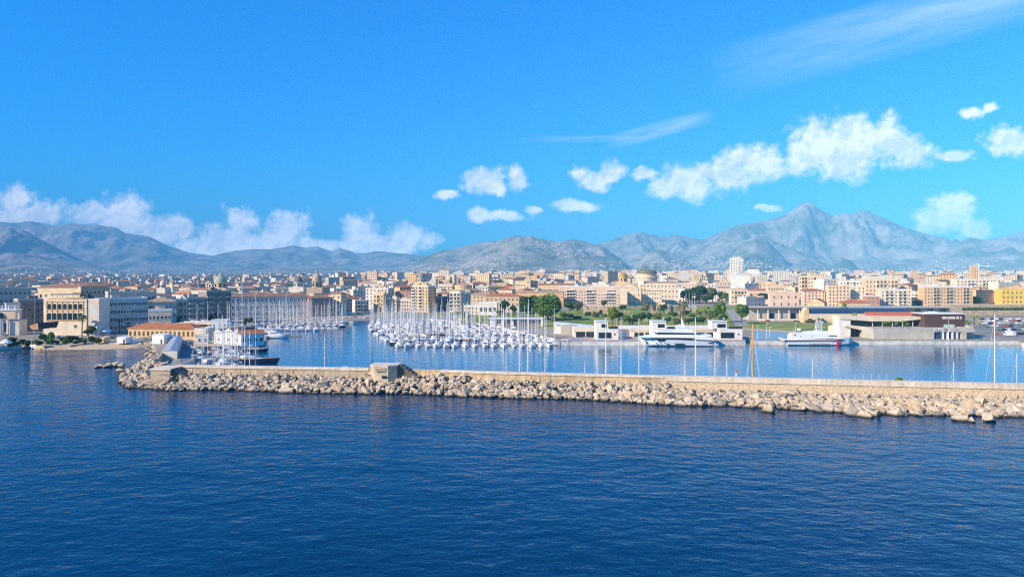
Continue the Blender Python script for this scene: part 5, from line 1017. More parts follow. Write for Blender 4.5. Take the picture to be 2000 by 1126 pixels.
def tree_kind(name, label, lm, seed, R_=4.5, Hh=9.0, trunk=2.6, n=1700, size=.42, flat=.8, nl=9, cone=False):
    rn = random.Random(seed); root = thing(name, label, 'tree', (0, 0, 0)); m = MB(); lobes = []
    cz = trunk + (Hh - trunk) * .5
    for k in range(nl):
        a = rn.uniform(0, 6.28); q = rn.uniform(.25, .62) * R_; z = trunk + (Hh - trunk) * rn.uniform(.28, .8)
        if cone: zz_ = k / nl; q = 0; lobes.append((rn.uniform(-.2, .2), rn.uniform(-.2, .2), trunk + (Hh - trunk) * (.12 + zz_ * .85), R_ * (1 - zz_ * .75), .9)); continue
        lobes.append((q * math.cos(a), q * math.sin(a), z, R_ * rn.uniform(.36, .55), flat))
    if not cone: lobes.append((0, 0, cz + (Hh-trunk)*.08, R_ * .6, flat))
    leafy(m, rn, lobes, n, size, lm); m.build('crown', root)
    m = MB(); m.tube((0, 0, -.3), (.1, 0, trunk * .9), .34 * R_ / 4.5, .24 * R_ / 4.5, BK, 8)
    for l in lobes[:7]: m.tube((.1, 0, trunk * .75), (l[0] * .8, l[1] * .8, l[2]), .16 * R_ / 4.5, .05, BK, 5)
    m.build('trunk', root); return root
def palm_kind(label, seed, Hh, lm, fr=2.6, n=22, thick=.26):
    rn = random.Random(seed); root = thing('palm_tree', label, 'palm', (0, 0, 0)); m = MB(); bx_ = rn.uniform(-.4, .4)
    m.tube((0, 0, -.3), (bx_ * .5, 0, Hh * .5), thick * 1.2, thick, BK, 8); m.tube((bx_ * .5, 0, Hh * .5), (bx_, 0, Hh), thick, thick * 1.1, BK, 8); m.build('trunk', root); m = MB()
    for k in range(n):
        a = 2 * math.pi * k / n + rn.uniform(-.15, .15); up = rn.uniform(-.25, 1.0); L = fr * rn.uniform(.85, 1.15); pr = None; dx, dy = math.cos(a), math.sin(a)
        for i in range(7):
            s_ = i / 6; r_ = L * s_ * (1 - .12 * s_); z = Hh + L * (up * s_ - (.55 + .5 * up) * s_ * s_ * 1.15); p = Vector((bx_ + dx * r_, dy * r_, z)); wd = .42 * fr / 2.6 * math.sin(math.pi * min(1, s_ * .92 + .1)) + .04; sd = Vector((-dy, dx, 0)) * wd
            cur = (p - sd - Vector((0, 0, wd * .5)), p, p + sd - Vector((0, 0, wd * .5)))
            if pr: m.add([pr[0], pr[1], cur[1], cur[0]], [(0, 1, 2, 3)], lm); m.add([pr[1], pr[2], cur[2], cur[1]], [(0, 1, 2, 3)], lm)
            pr = cur
    m.build('crown', root); return root
used_proto = set()
def put(proto, px, ybase, hgt, label, group=None, wid=None, d=None, name=None):
    dd = d or D(ybase, ZL); ph = PH[proto.name]; s_ = hgt / F * dd / ph[1]; sw = s_ if wid is None else wid / F * dd / (2 * ph[0])
    loc = (X(px, dd), dd, ZL); rz = brng.uniform(0, 6.28)
    if proto.name not in used_proto:
        used_proto.add(proto.name); dup(proto, loc) if False else None; proto.location = loc; proto.rotation_euler[2] = rz; proto.scale = (sw, sw, s_); proto['label'] = label
        if group: proto['group'] = group
        return proto
    return dup(proto, loc, rz, label, group, (sw, sw, s_))
PH = {}
def K(root, r, h): PH[root.name] = (r, h); return root
T1 = K(tree_kind('broadleaf_tree', 'x', LM, 1, 4.6, 9, 2.4, 2600, .38), 4.4, 9.2); T2 = K(tree_kind('broadleaf_tree', 'x', LD, 2, 4.6, 9, 2.0, 2600, .38), 4.4, 9.2); T3 = K(tree_kind('broadleaf_tree', 'x', LY, 3, 4.2, 10, 2.4, 2600, .36, nl=12), 4.0, 10.2)
T4 = K(tree_kind('broadleaf_tree', 'x', LO, 4, 4.2, 8, 2.0, 2200, .38), 4.0, 8.2); BIG = K(tree_kind('ficus_tree', 'x', LM, 5, 11, 17, 3.0, 9000, .62, flat=.72, nl=22), 10.4, 17.3); BIGD = K(tree_kind('ficus_tree', 'x', LD, 6, 11, 17, 3.0, 9000, .62, flat=.72, nl=22), 10.4, 17.3)
CY = K(tree_kind('conifer_tree', 'x', LD, 7, 2.2, 13, 1.0, 1800, .3, nl=10, cone=True), 2.1, 13.5); P1 = K(palm_kind('x', 8, 8.5, LO, 2.8), 2.6, 10.0); P2 = K(palm_kind('x', 9, 7.5, LY, 2.6, 26), 2.4, 9.0); P3 = K(palm_kind('x', 10, 4.0, LM, 2.4, 24, .3), 2.3, 5.5)
def shrub_kind(lm, seed):
    rn = random.Random(seed); root = thing('shrub', 'x', 'shrub', (0, 0, 0)); m = MB(); leafy(m, rn, [(rn.uniform(-1, 1), rn.uniform(-.6, .6), rn.uniform(.5, 1.1), rn.uniform(.6, 1.1), .8) for k in range(6)], 700, .22, lm); m.build('foliage', root); m = MB(); [m.tube((0, 0, -.1), (rn.uniform(-.8, .8), rn.uniform(-.5, .5), 1), .06, .03, BK, 4) for k in range(4)]; m.build('stem', root); return root
S1 = K(shrub_kind(LD, 1), 1.8, 2.0); S2 = K(shrub_kind(LM, 2), 1.8, 2.0); S3 = K(shrub_kind(LO, 3), 1.8, 2.0)
for a in [(BIGD, 1038, 624, 46, 'huge dark ficus tree, left one of the pair behind the white pavilion', None, 44), (BIG, 1070, 625, 50, 'huge bright-topped ficus tree, right one of the pair behind the white pavilion', None, 58),
    (T2, 985, 614, 30, 'dark tree left of the huge ficus pair', None, 26), (T2, 1003, 618, 24, 'small dark tree at the foot of the huge ficus pair', None, 18), (T2, 1113, 612, 26, 'dark tree just right of the huge ficus pair', None, 22), (T4, 1128, 613, 22, 'olive tree left of the square castle keep', None, 16), (T1, 1133, 608, 20, 'green tree behind the left corner of the square keep', None, 14),
    (T3, 1196, 636, 40, 'bright yellow-green tree right of the square castle keep', None, 22), (T2, 1208, 634, 30, 'dark tree beside the bright yellow-green tree at the castle keep', None, 20), (T1, 1099, 629, 22, 'round grey-green bush tree at the end of the sloping canopy', None, 16), (T1, 1180, 601, 16, 'green tree behind the castle keep', None, 16),
    (T1, 1402, 630, 40, 'tall light green tree left of the park road', None, 22), (T3, 1409, 628, 42, 'bright yellow-green crown of the tree pair left of the park road', None, 18), (T1, 1449, 632, 40, 'rounded green tree right of the park road', None, 32), (T2, 1412, 634, 22, 'dark shrubby tree below the bright crown by the park road', None, 20),
    (T2, 1254, 632, 24, 'dark wide tree on the lawn behind the terminal, left of the tall palms', None, 18), (T2, 1268, 630, 22, 'dark tree with bare branching stems behind the terminal', None, 16), (T4, 1262, 612, 24, 'olive tree behind the tall castle fragment', None, 16), (T2, 1296, 612, 20, 'dark tree between the castle fragments', None, 14),
    (T2, 1300, 634, 14, 'dark shrub tree right of the low rubble wall', None, 22), (T2, 1345, 634, 14, 'dark shrub tree below the tall palms', None, 18), (T2, 1372, 634, 18, 'dark shrub tree left of the tall light green tree', None, 16), (T4, 1387, 634, 26, 'olive green slender tree left of the tall light green tree', None, 10),
    (T3, 1298, 590, 12, 'yellow-green tree in front of the cream palazzo', None, 20), (T4, 1354, 592, 12, 'brownish green tree at the upper park edge', None, 22), (T2, 1235, 636, 18, 'dark low tree by the terrace parapet', None, 24), (T1, 1222, 636, 22, 'green shrub tree at the terrace parapet', None, 18),
    (T2, 1345, 592, 30, 'dark dense tree at the left of the upper park wood', None, 36), (T2, 1366, 592, 38, 'large dark tree in the middle of the upper park wood', None, 38), (T4, 1392, 592, 32, 'brownish tree in the upper park wood', None, 28), (T2, 1380, 594, 20, 'low dark tree in front of the brownish tree', None, 30), (T1, 1412, 592, 24, 'green tree at the right end of the upper park wood', None, 22), (T2, 1426, 590, 20, 'dark tree beside the small ornate palazzo', None, 14), (T2, 1335, 590, 26, 'dark tree beside the shaded side of the cream palazzo', None, 20),
    (CY, 1368, 575, 34, 'tall araucaria-like conifer rising above the upper park wood', None, 8), (T2, 1484, 596, 26, 'dark round tree right of the small ornate palazzo', None, 40), (T1, 1470, 597, 20, 'green tree at the left side of the dark round tree', None, 20),
    (T1, 1627, 598, 14, 'palm-like green tree behind the warehouse, right of the round window', None, 16), (T4, 1632, 598, 8, 'low olive tree behind the warehouse roof', None, 26), (T1, 1800, 600, 14, 'green tree in front of the curved balconies', None, 34), (T4, 1826, 600, 12, 'grey-green tree under the long orange block', None, 20), (T1, 1908, 600, 22, 'large green tree right of the long orange block', None, 26), (T1, 1894, 600, 12, 'low light green tree below the long orange block', None, 20), (T4, 1968, 600, 20, 'brownish bare tree in front of the yellow house', None, 32), (T4, 1938, 600, 10, 'low olive tree left of the yellow house', None, 22),
    (T2, 303, 642, 24, 'dark green tree behind the left end of the orange customs hall', None, 22), (T2, 350, 642, 14, 'dark tree behind the middle of the orange customs hall', None, 14), (T1, 372, 640, 14, 'round green tree behind the club canopy', None, 20), (T2, 412, 634, 20, 'dark tree row left of the white cubic block', None, 16), (T2, 421, 632, 22, 'dark tree behind the white cubic block', None, 14), (T2, 480, 642, 24, 'dark tree at the left end of the left marina', None, 12), (T2, 488, 634, 16, 'small dark tree behind the left marina', None, 12),
    (T2, 345, 640, 24, 'dark tree behind the right half of the customs hall', None, 12), (T2, 24, 676, 20, 'dark tree on the left shore below the statue gate', None, 18), (T2, 140, 668, 14, 'dark round bush tree on the beach edge under the palace', None, 26), (T4, 180, 655, 20, 'grey-green tree at the right corner of the arcaded palace', None, 22), (T2, 173, 658, 16, 'dark tree at the foot of the arcaded palace', None, 18), (T2, 105, 652, 10, 'dark bush tree left under the arcaded palace', None, 22),
    (T1, 905, 622, 16, 'green tree in front of the light grey shaded house', None, 22), (T2, 893, 620, 14, 'dark tree behind the right marina', None, 18), (T2, 916, 624, 12, 'dark low tree left of the white loggia building', None, 20), (T2, 978, 618, 14, 'dark low tree right of the white loggia building', None, 16), (T2, 672, 612, 10, 'dark tree on the quay at the head of the channel', None, 22)]:
    put(*a)
for (px, yb, h, l, pk, w_) in [(128, 653, 42, 'tall shaggy palm in front of the arcaded palace', P1, 22), (160, 656, 46, 'tallest palm at the right of the arcaded palace', P1, 20), (234, 650, 30, 'palm in front of the long grey office', P1, 14), (250, 650, 24, 'small palm near the right end of the long grey office', P1, 12), (264, 642, 26, 'palm behind the left end of the customs hall', P1, 13), (280, 642, 24, 'second palm behind the customs hall roof', P1, 13), (316, 640, 26, 'palm right of the dark green tree behind the customs hall', P1, 13),
    (344, 640, 24, 'palm behind the right half of the customs hall', P1, 13), (12, 668, 18, 'palm at the far left shore', P1, 12), (1329, 628, 38, 'left palm of the tall trio behind the big yacht', P1, 16), (1334, 626, 44, 'middle palm of the tall trio behind the big yacht', P1, 16), (1338, 629, 40, 'right palm of the tall trio behind the big yacht', P1, 16), (1370, 624, 26, 'pale slender palm left of the bright green tree', P2, 14), (1378, 626, 34, 'taller pale palm left of the bright green tree', P2, 16),
    (1229, 610, 18, 'short palm on the castle lawn', P1, 10), (1289, 612, 20, 'short palm behind the broad castle fragment', P1, 10), (1240, 610, 15, 'small palm on the lawn left of the castle fragment', P1, 9), (1648, 626, 40, 'tall palm in front of the glazed vault', P2, 12), (1625, 628, 16, 'low palm at the foot of the glazed vault', P2, 13), (1496, 634, 8, 'tiny palm on the quay lawn', P2, 10), (1645, 632, 10, 'squat palm by the patrol boat mast', P3, 12), (1603, 630, 12, 'squat round palm beside the yellow end wall', P3, 16),
    (1668, 630, 22, 'palm above the white angular building', P2, 13), (1690, 628, 20, 'palm behind the white angular building', P2, 12), (1903, 636, 24, 'leafy palm right of the brown box building', P2, 18), (1892, 640, 18, 'low yellow-green palm right of the brown box building', P3, 16), (1914, 640, 16, 'palm at the car park edge', P2, 12), (1728, 640.8, 14, 'leftmost terrace palm of the restaurant', P3, 10), (1738, 640.8, 15, 'second terrace palm of the restaurant', P2, 10), (1750, 640.8, 14, 'third terrace palm of the restaurant', P3, 10), (1764, 640.8, 15, 'fourth terrace palm of the restaurant', P2, 10), (1772, 640.8, 12, 'rightmost terrace palm of the restaurant', P3, 9), (955, 626, 12, 'small palm in front of the white loggia building', P1, 8)]:
    o = put(pk, px, yb, h, l, None, w_)
    if 'terrace palm' in l: o.location = (X(px, 404), 404, H(641, 404))
for i, (px, py) in enumerate([(x, y) for x, y in ((20, 677), (32, 674), (44, 672), (55, 676), (70, 670), (78, 674), (90, 668), (98, 672), (112, 671), (120, 666), (128, 672), (134, 669), (150, 671), (158, 667), (166, 670), (178, 668), (188, 666), (192, 670), (84, 662), (100, 660), (146, 662))]):
    put((S1, S2, S1)[i % 3], px, py, 8 + i % 4 * 2, 'dark green shrub on the planted bank above the beach', 'shrubs on the bank above the left beach', 16)
for i, (px, py) in enumerate([(1212, 622), (1226, 628), (1283, 622), (1290, 630), (1316, 618), (1322, 632), (1352, 618), (1360, 628), (1366, 614), (1306, 624), (1246, 622), (1276, 606), (1310, 614), (1340, 614), (1391, 620), (1384, 612), (1148, 617), (1164, 619), (1128, 622), (1110, 620), (1082, 628), (1180, 618), (1328, 634), (1394, 636), (1258, 606), (1214, 604)]):
    put((S2, S1, S3)[i % 3], px, py, 7 + i % 3 * 3, 'leafy shrub on the castle park lawn', 'shrubs on the castle park lawn', 16 + i % 4 * 3)
for i, px in enumerate((1576, 1582, 1590, 1597)): put(S3, px, 630, 6 + i % 2 * 4, 'low shrub in front of the glazed vault hall', 'shrubs in front of the glazed vault hall', 11)
p = WP[10].lerp(WP[9], .55); o = put(S2, 1756, 700, 9, 'small green bush growing behind the sea wall near the right edge', None, 24); o.location = (X(1756, 216), 216, 4.9); o.scale = (.95, .95, 1.0)
m = MB(); hr = random.Random(4); leafy(m, hr, [(-26 + k * 2.0, 0, 0, 1.5, .9) for k in range(27)], 5200, .3, LD); tag(m.build('hedge', loc=(X(1940, 632), 630.5, H(603, 630))), 'long trimmed dark green hedge on top of the tan rampart', 'hedge')
# ================================================================ BOATS
GEL = mat('white_gelcoat', (.80, .79, .77), .3, spec=.5, nz=.04, nscale=1.5, var=.12); NAV = mat('navy_hull', (.012, .02, .055), .25, spec=.5, nz=.05); RDH = mat('red_hull', (.42, .05, .035), .4, nz=.05)
DECK = mat('boat_deck', (.62, .56, .46), .7, nz=.1, nscale=1); TEAK = mat('teak', (.40, .24, .12), .7, nz=.15, nscale=2); ALU = mat('mast_aluminium', (.80, .80, .78), .4, metal=.15, nz=0); WOOD = mat('varnished_mast', (.62, .36, .14), .4, nz=.1)
CVB = mat('blue_canvas', (.03, .07, .20), .85, nz=.1); CVW = mat('white_canvas', (.72, .70, .66), .85, nz=.08); TNT = mat('tinted_window', (.015, .018, .024), .12, spec=.6, nz=0); WIRE = mat('wire', (.30, .30, .30), .5, nz=0); INF = mat('inflatable_grey', (.40, .41, .42), .7, nz=.05)
def hull_mesh(L, B, fb, m_, deck, draft=.5, rake=.10, transom=.75, bowfull=.55, stripe=None, n=12, name='hull'):
    m = MB(); S = []
    for i in range(n + 1):
        s_ = i / n; x = -L/2 + L * s_; w = B/2 * (transom + (1 - transom) * math.sin(min(1, s_ / .45) * math.pi/2)) if s_ < .45 else B/2 * (1 - ((s_ - .45) / .55) ** (1.6 + bowfull)); w = max(w, .03)
        z = fb * (1 + .28 * max(0, (s_ - .3) / .7) ** 2 + .04 * (1 - s_)); xo = x + rake * L * .5 * max(0, (s_ - .8) / .2) * 0; bx_ = rake * L * max(0, (s_ - .6) / .4)
        S.append([(x - bx_ * .9, 0, -draft * (1 - max(0, (s_-.7)/.3))), (x - bx_ * .7, -w * .62, -draft*.35), (x - bx_ * .35, -w * .93, fb*.25), (x, -w, z*.97), (x, -w * .96, z), (x, w * .96, z), (x, w, z*.97), (x - bx_ * .35, w * .93, fb*.25), (x - bx_ * .7, w * .62, -draft*.35)])
    vs = [p for s_ in S for p in s_]; k = 9; fs = []; ds_ = []
    for i in range(n):
        for j in range(k):
            q = (i*k + j, (i+1)*k + j, (i+1)*k + (j+1) % k, i*k + (j+1) % k)
            (ds_ if j == 4 else fs).append(q)
    m.add(vs, fs + [tuple(range(k))[::-1], tuple(range(n*k, n*k+k))], m_); m.add(vs, ds_, deck)
    me = m.mesh(name); bm = bmesh.new(); bm.from_mesh(me); bmesh.ops.recalc_face_normals(bm, faces=bm.faces); bmesh.ops.remove_doubles(bm, verts=bm.verts, dist=.001); bm.to_mesh(me); bm.free(); return me
def sail_kind(L, B, mh, hull_m=GEL, cover=CVB, mr=.15, masts=1, deck=DECK, mast_m=ALU, tag_='x', rig=True):
    root = thing('sailboat', tag_, 'sailing boat', (0, 0, 0)); fb = L * .095; obj('hull', hull_mesh(L, B, fb, hull_m, deck), root)
    m = MB(); z = fb * 1.02; m.side([(-L*.16, z), (L*.22, z+.05), (L*.15, z+.32), (L*.02, z+.52), (-L*.16, z+.58)], -B*.27, B*.27, GEL); m.build('cabin', root)
    m = MB(); m.side([(-L*.13, z+.2), (L*.12, z+.2), (L*.08, z+.36), (-L*.13, z+.42)], -B*.275, B*.275, TNT); m.build('cabin_window', root)
    if cover is not None: m = MB(); m.side([(-L*.21, z+.5), (-L*.08, z+.55), (-L*.09, z+1.1), (-L*.17, z+1.15), (-L*.21, z+.9)], -B*.28, B*.28, cover); m.build('sprayhood', root)
    for k in range(masts):
        mx_ = L*.07 - k * L*.38; hh = mh * (1 if k == 0 else .72); m = MB(); m.tube((mx_, 0, z), (mx_, 0, hh), mr, mr*.7, mast_m, 6)
        for f_ in (.42, .68): m.tube((mx_, -B*.26, hh*f_), (mx_, B*.26, hh*f_), .035, .035, mast_m, 4)
        m.build('mast', root)
        bl = L * .36; m = MB(); m.tube((mx_ - .2, 0, z+1.05), (mx_ - bl, 0, z+1.0), .07, .07, mast_m, 5); m.build('boom', root)
        m = MB(); m.tube((mx_ - .25, 0, z+1.28), (mx_ - bl*.96, 0, z+1.16), .2, .12, cover or CVW, 6); m.build('sail_cover', root)
    if rig:
        m = MB(); mx_ = L*.07
        m.tube((L*.49, 0, fb*1.25), (mx_, 0, mh*.97), .045, .035, CVW, 4)
        for a in ((-L*.49, 0), (mx_ - .2, -B*.47), (mx_ - .2, B*.47)): m.tube((a[0], a[1], fb), (mx_, 0, mh*.97), .018, .018, WIRE, 3)
        m.build('rigging', root)
    return root
def motor_kind(L, B, fly=True, hull_m=GEL, canv=None, tag_='x', name='motorboat'):
    root = thing(name, tag_, 'motor boat', (0, 0, 0)); fb = L * .12; obj('hull', hull_mesh(L, B, fb, hull_m, DECK, rake=.14, transom=.92, bowfull=.8), root); z = fb * 1.02
    m = MB(); m.side([(-L*.30, z), (L*.26, z+.1), (L*.10, z+.95), (L*.0, z+1.35), (-L*.24, z+1.4), (-L*.30, z+1.1)], -B*.38, B*.38, GEL); m.build('cabin', root)
    m = MB(); m.side([(-L*.22, z+.62), (L*.125, z+.62), (L*.055, z+1.05), (-L*.22, z+1.1)], -B*.385, B*.385, TNT); m.build('cabin_window', root)
    m = MB(); m.side([(L*.135, z+.62), (L*.19, z+.50), (L*.13, z+.86), (L*.075, z+1.06)], -B*.30, B*.30, TNT); m.build('windscreen', root)
    if fly:
        m = MB(); m.side([(-L*.27, z+1.41), (L*.0, z+1.37), (-L*.05, z+1.95), (-L*.1, z+1.75), (-L*.27, z+1.85)], -B*.33, B*.33, GEL); m.build('flybridge', root)
        m = MB(); m.tube((-L*.24, -B*.3, z+1.8), (-L*.2, -B*.28, z+2.8), .06, .05, GEL, 5); m.tube((-L*.24, B*.3, z+1.8), (-L*.2, B*.28, z+2.8), .06, .05, GEL, 5); m.box(-L*.26, -L*.12, -B*.3, B*.3, z+2.8, z+2.9, canv or GEL); m.tube((-L*.19, 0, z+2.9), (-L*.19, 0, z+4.3), .03, .02, WIRE, 4); m.build('radar_arch', root)
    else:
        m = MB(); m.side([(-L*.40, z+1.5), (-L*.02, z+1.6), (-L*.04, z+1.72), (-L*.40, z+1.62)], -B*.36, B*.36, canv or CVW); m.tube((-L*.38, -B*.34, z), (-L*.38, -B*.34, z+1.5), .04, .04, ALU, 4); m.tube((-L*.38, B*.34, z), (-L*.38, B*.34, z+1.5), .04, .04, ALU, 4); m.build('sun_top', root)
    m = MB(); m.tube((L*.2, -B*.33, z+.2), (L*.2, -B*.33, z+.8), .02, .02, ALU, 3); m.tube((L*.2, B*.33, z+.2), (L*.2, B*.33, z+.8), .02, .02, ALU, 3); m.tube((L*.2, -B*.33, z+.8), (L*.47, 0, z+1.05), .03, .03, ALU, 4); m.tube((L*.2, B*.33, z+.8), (L*.47, 0, z+1.05), .03, .03, ALU, 4); m.build('bow_rail', root)
    return root
SK = [sail_kind(10.5, 3.4, 14.5), sail_kind(12, 3.8, 16.5, cover=CVW), sail_kind(13.5, 4.1, 18.5), sail_kind(11.5, 3.6, 15.5, NAV, CVW), sail_kind(15, 4.3, 20.5, cover=CVW, mr=.17), sail_kind(12.5, 3.8, 17, cover=CVB), sail_kind(11, 3.5, 15, cover=mat('beige_canvas', (.55, .44, .30), .9, nz=.1)), sail_kind(12.8, 3.9, 17.5, mat('pale_blue_hull', (.35, .48, .60), .3, nz=.05), mat('dark_red_canvas', (.25, .04, .03), .9, nz=.1))]
SN = ['small white sailboat with blue canvas', 'white sailboat with pale canvas', 'larger white sailboat with blue canvas', 'dark navy sailboat', 'tall masted white sailboat with pale canvas', 'mid-sized white sailboat with blue canvas', 'white sailboat with beige canvas', 'pale blue sailboat with dark red canvas']
MK = [motor_kind(10, 3.4), motor_kind(8.5, 3.0, False, canv=CVB), motor_kind(12, 3.9, True), motor_kind(8, 2.9, False), motor_kind(10, 3.4, False, NAV, CVW), motor_kind(8.5, 3, False, RDH, CVW)]
MN = ['white motor boat with a flybridge', 'small white motor boat with a blue sun top', 'large white motor cruiser with a flybridge', 'small white open motor boat', 'dark hulled motor boat', 'small red hulled motor boat']
seen = set()
def place(proto, x, y, rz, label, group, s_=1.0):
    if proto.name not in seen:
        seen.add(proto.name); proto.location = (x, y, .02); proto.rotation_euler[2] = rz; proto['label'] = label; proto.scale = (s_,) * 3
        if group: proto['group'] = group
        return proto
    return dup(proto, (x, y, .02), rz, label, group, s_)
mr_ = random.Random(77)
def marina(rows, where, rightlim, boatmix):
    cnt = 0
    for ri, (d, pxa, pxb) in enumerate(rows):
        front = ri == 0; xa, xb = X(pxa, d), X(pxb, d); x = xa; i = 0; n = int((xb - xa) / 4.45)
        while x < xb:
            sail = mr_.random() < boatmix(ri, x / d * F + 1000); k = mr_.choice((0, 1, 2, 5, 1, 3, 4, 0, 6, 7, 6)) if sail else mr_.choice((0, 1, 2, 3, 0, 4))
            if front and sail: k = mr_.choice((1, 2, 4, 5))
            if not sail and ri == 4 and i == 7: k = 5
            i += 1; cnt += 1; frac = (x - xa) / (xb - xa)
            third = 'left third' if frac < .33 else ('middle' if frac < .66 else 'right third')
            rn_ = ('front row', 'second row', 'third row', 'fourth row', 'fifth row', 'sixth row', 'seventh row', 'eighth row', 'ninth row', 'tenth row', 'eleventh row', 'rearmost row')[ri]
            lab = (SN if sail else MN)[k]
            lab += f', {rn_} of {where}'; grp = f'boats in the {rn_} of {where}'
            head = -90 if (ri % 2 == 0) else 90
            place((SK if sail else MK)[k], x, d + mr_.uniform(-.6, .6), R(head + mr_.uniform(-5, 5)), lab, grp, mr_.uniform(.9, 1.1)); x += mr_.uniform(4.1, 5.0) * (1 if not (k == 2 or k == 4) else 1.1)
    return cnt
left_rows = [(487, 516, 628), (505, 498, 664), (521, 486, 672), (538, 482, 676), (555, 478, 680), (572, 476, 682)]
right_rows = [(376, 779, 1082), (393, 768, 1084), (409, 757, 1076), (426, 749, 1064), (443, 742, 1048), (460, 736, 1032), (477, 730, 1012), (494, 727, 990), (512, 725, 966), (530, 726, 948), (549, 728, 930), (568, 730, 912)]
c1_ = marina(left_rows, 'the left marina', None, lambda r_, px: .93); c2_ = marina(right_rows, 'the right marina', None, lambda r_, px: .74)
print('boats', c1_, c2_)
def mast_of(o, top):     # give this boat a taller mast of its own
    for c in [c for c in bpy.data.objects if c.parent == o and c.name.split('.')[0] in ('mast', 'rigging')]:
        zmax = max(v_.co.z for v_ in c.data.vertices); c.scale = (1, 1, top / o.scale[2] / zmax)
PON = mat('pontoon_deck', (.40, .33, .25), .85, nz=.2, nscale=.6)
for rows, wh in ((left_rows, 'left marina'), (right_rows, 'right marina')):
    for i in range(0, len(rows) - 1, 2):
        d = (rows[i][0] + rows[i+1][0]) / 2; a, b_ = X(min(rows[i][1], rows[i+1][1]) + 2, d), X(max(rows[i][2], rows[i+1][2]) + 6, d)
        root = thing('pontoon', f'long floating pontoon between boat rows of the {wh}, ' + ('nearest the camera', 'second from the front', 'third from the front', 'fourth from the front', 'fifth from the front', 'farthest back')[i // 2], 'pontoon', (a, d, 0)); m = MB(); m.box(0, b_ - a, -.9, .9, .25, .6, PON); m.build('walkway', root)
        m = MB(); [m.box(q, q + 2.4, -.8, .8, -.2, .247, INF) for q in np.arange(1, b_ - a - 3, 6)]; m.build('float', root)
root = thing('floating_shed', 'dark brown shed with a cream awning among the boats of the right marina', 'shed', (X(846, 418), 418, 0), R(6)); m = MB(); m.box(-5, 7, 0, 4, .2, 3.2, BR); m.build('wall', root); m = MB(); m.box(-5.3, 7.3, -.3, 4.3, 3.203, 3.4, DKP); m.build('roof', root); m = MB(); m.side([(-14, 2.2), (-5.4, 2.6), (-5.4, 2.9), (-10, 3.6), (-14, 2.5)], 0, 5, CR); m.build('awning', root)
# boats moored near the breakwater: masts read from the photograph, boats on the harbour side of the wall
def wallboat(px, ytop, label, kind=1, off=21, rz=80, ms=None, thick=1.0):
    x0 = X(px, 235); yy_ = wall_y(X(px, wall_y(x0))) + off; x = X(px, yy_); k = SK[kind]; base_h = (14.5, 16.5, 18.5, 15.5, 20.5, 17)[kind]; want = H(ytop, yy_)
    s_ = want / base_h; o = place(k, x, yy_, R(rz), label, None, 1); q_ = min(1.0, max(.6, s_)); o.scale = (q_, q_, q_); mast_of(o, want); return o
for px, yt, l, kd in [(632, 650, 'white sailing boat moored behind the smooth wall, left of the bunker', 1), (988, 676, 'low masted sailing boat behind the wall, first right of the bunker', 0), (1014, 662, 'sailing boat behind the wall, left of a close mast pair', 5), (1030, 648, 'sailing boat with slim mast behind the middle of the ochre wall', 2), (1064, 640, 'tall masted sailing boat behind the ochre wall, right of the close pair', 2), (1142, 705, 'small sailing boat with a short mast behind the ochre wall', 0),
                      (1166, 652, 'sailing boat with a blue canopy showing over the ochre wall', 5), (1183, 626, 'tall masted sailing boat right of the blue canopy boat', 4), (1213, 618, 'tall masted sailing boat behind the right part of the ochre wall', 4), (1248, 622, 'tall masted sailing boat where the ochre wall meets the rubble masonry', 4), (1359, 620, 'tall thick masted sailing boat in front of the big yacht', 4), (1397, 672, 'sailing boat with mid-height mast right of the thick mast', 1), (1338, 692, 'small sailing boat with a short mast left of the thick mast', 0),
                      (1420, 695, 'small sailing boat with a short white mast left of the wooden mast', 0), (1588, 700, 'small sailing boat with a short mast in front of the patrol boat', 0), (1864, 706, 'small sailing boat with a short mast near the right end of the wall', 0), (1946, 614, 'tall masted sailing boat near the right edge with a dark forestay', 4), (1988, 690, 'sailing boat at the right edge with crossed rigging', 2)]:
    wallboat(px, yt, l, kd)
cls = sail_kind(20, 4.8, 21.5, TEAK, None, .30, 1, TEAK, WOOD, 'classic yacht with a thick varnished wooden mast and wide shrouds behind the wall'); cls.name = 'classic_yacht'; yy_ = wall_y(X(1472, 220)) + 21; cls.location = (X(1472, yy_), yy_, 0); cls.rotation_euler[2] = R(85); cls.scale = (1, 1, H(632, yy_) / 21.5)
m = MB(); [m.tube((1.4 - 3 + q, s_ * 2.2, 2), (1.4, 0, 19), .03, .03, CVW, 3) for q in (1, 2, 3) for s_ in (-1, 1)]; m.tube((1.4, 0, 2), (1.1, .9, 17.5), .16, .1, WOOD, 6); m.build('shroud', cls)
# the cluster by the boat club on the left
for px, d, yt, kd, rz, l in [(392, 285, 660, 1, 10, 'white sailing boat stern-on, leftmost in the boat club basin'), (413, 292, 650, 5, 5, 'white sailing boat second from the left in the boat club basin'), (431, 262, 617, 4, 8, 'tall masted white sailing boat next to the wall in the boat club basin'), (445, 300, 592, 4, 12, 'tall thick masted sailing boat in the middle of the boat club basin'), (458, 312, 583, 4, 10, 'second tall masted sailing boat in the middle of the boat club basin'), (470, 322, 545, 4, 10, 'sailing boat with the very tallest mast, in front of the red roofed club'), (441, 330, 590, 2, 5, 'sailing boat in front of the white gabled sheds'), (485, 262, 645, 1, 14, 'white sailing boat moored at the wall right of the club basin'), (451, 268, 650, 2, 20, 'white sailing boat nearest the wall in the middle of the club basin'), (422, 318, 640, 2, 4, 'sailing boat left of the gabled sheds')]:
    k = SK[kd]; bh = (14.5, 16.5, 18.5, 15.5, 20.5, 17)[kd]; o = place(k, X(px, d), d, R(rz + 65), l, None); o.scale = (1.0, 1.0, min(1.15, H(yt, d) / bh))
    mast_of(o, H(yt, d))
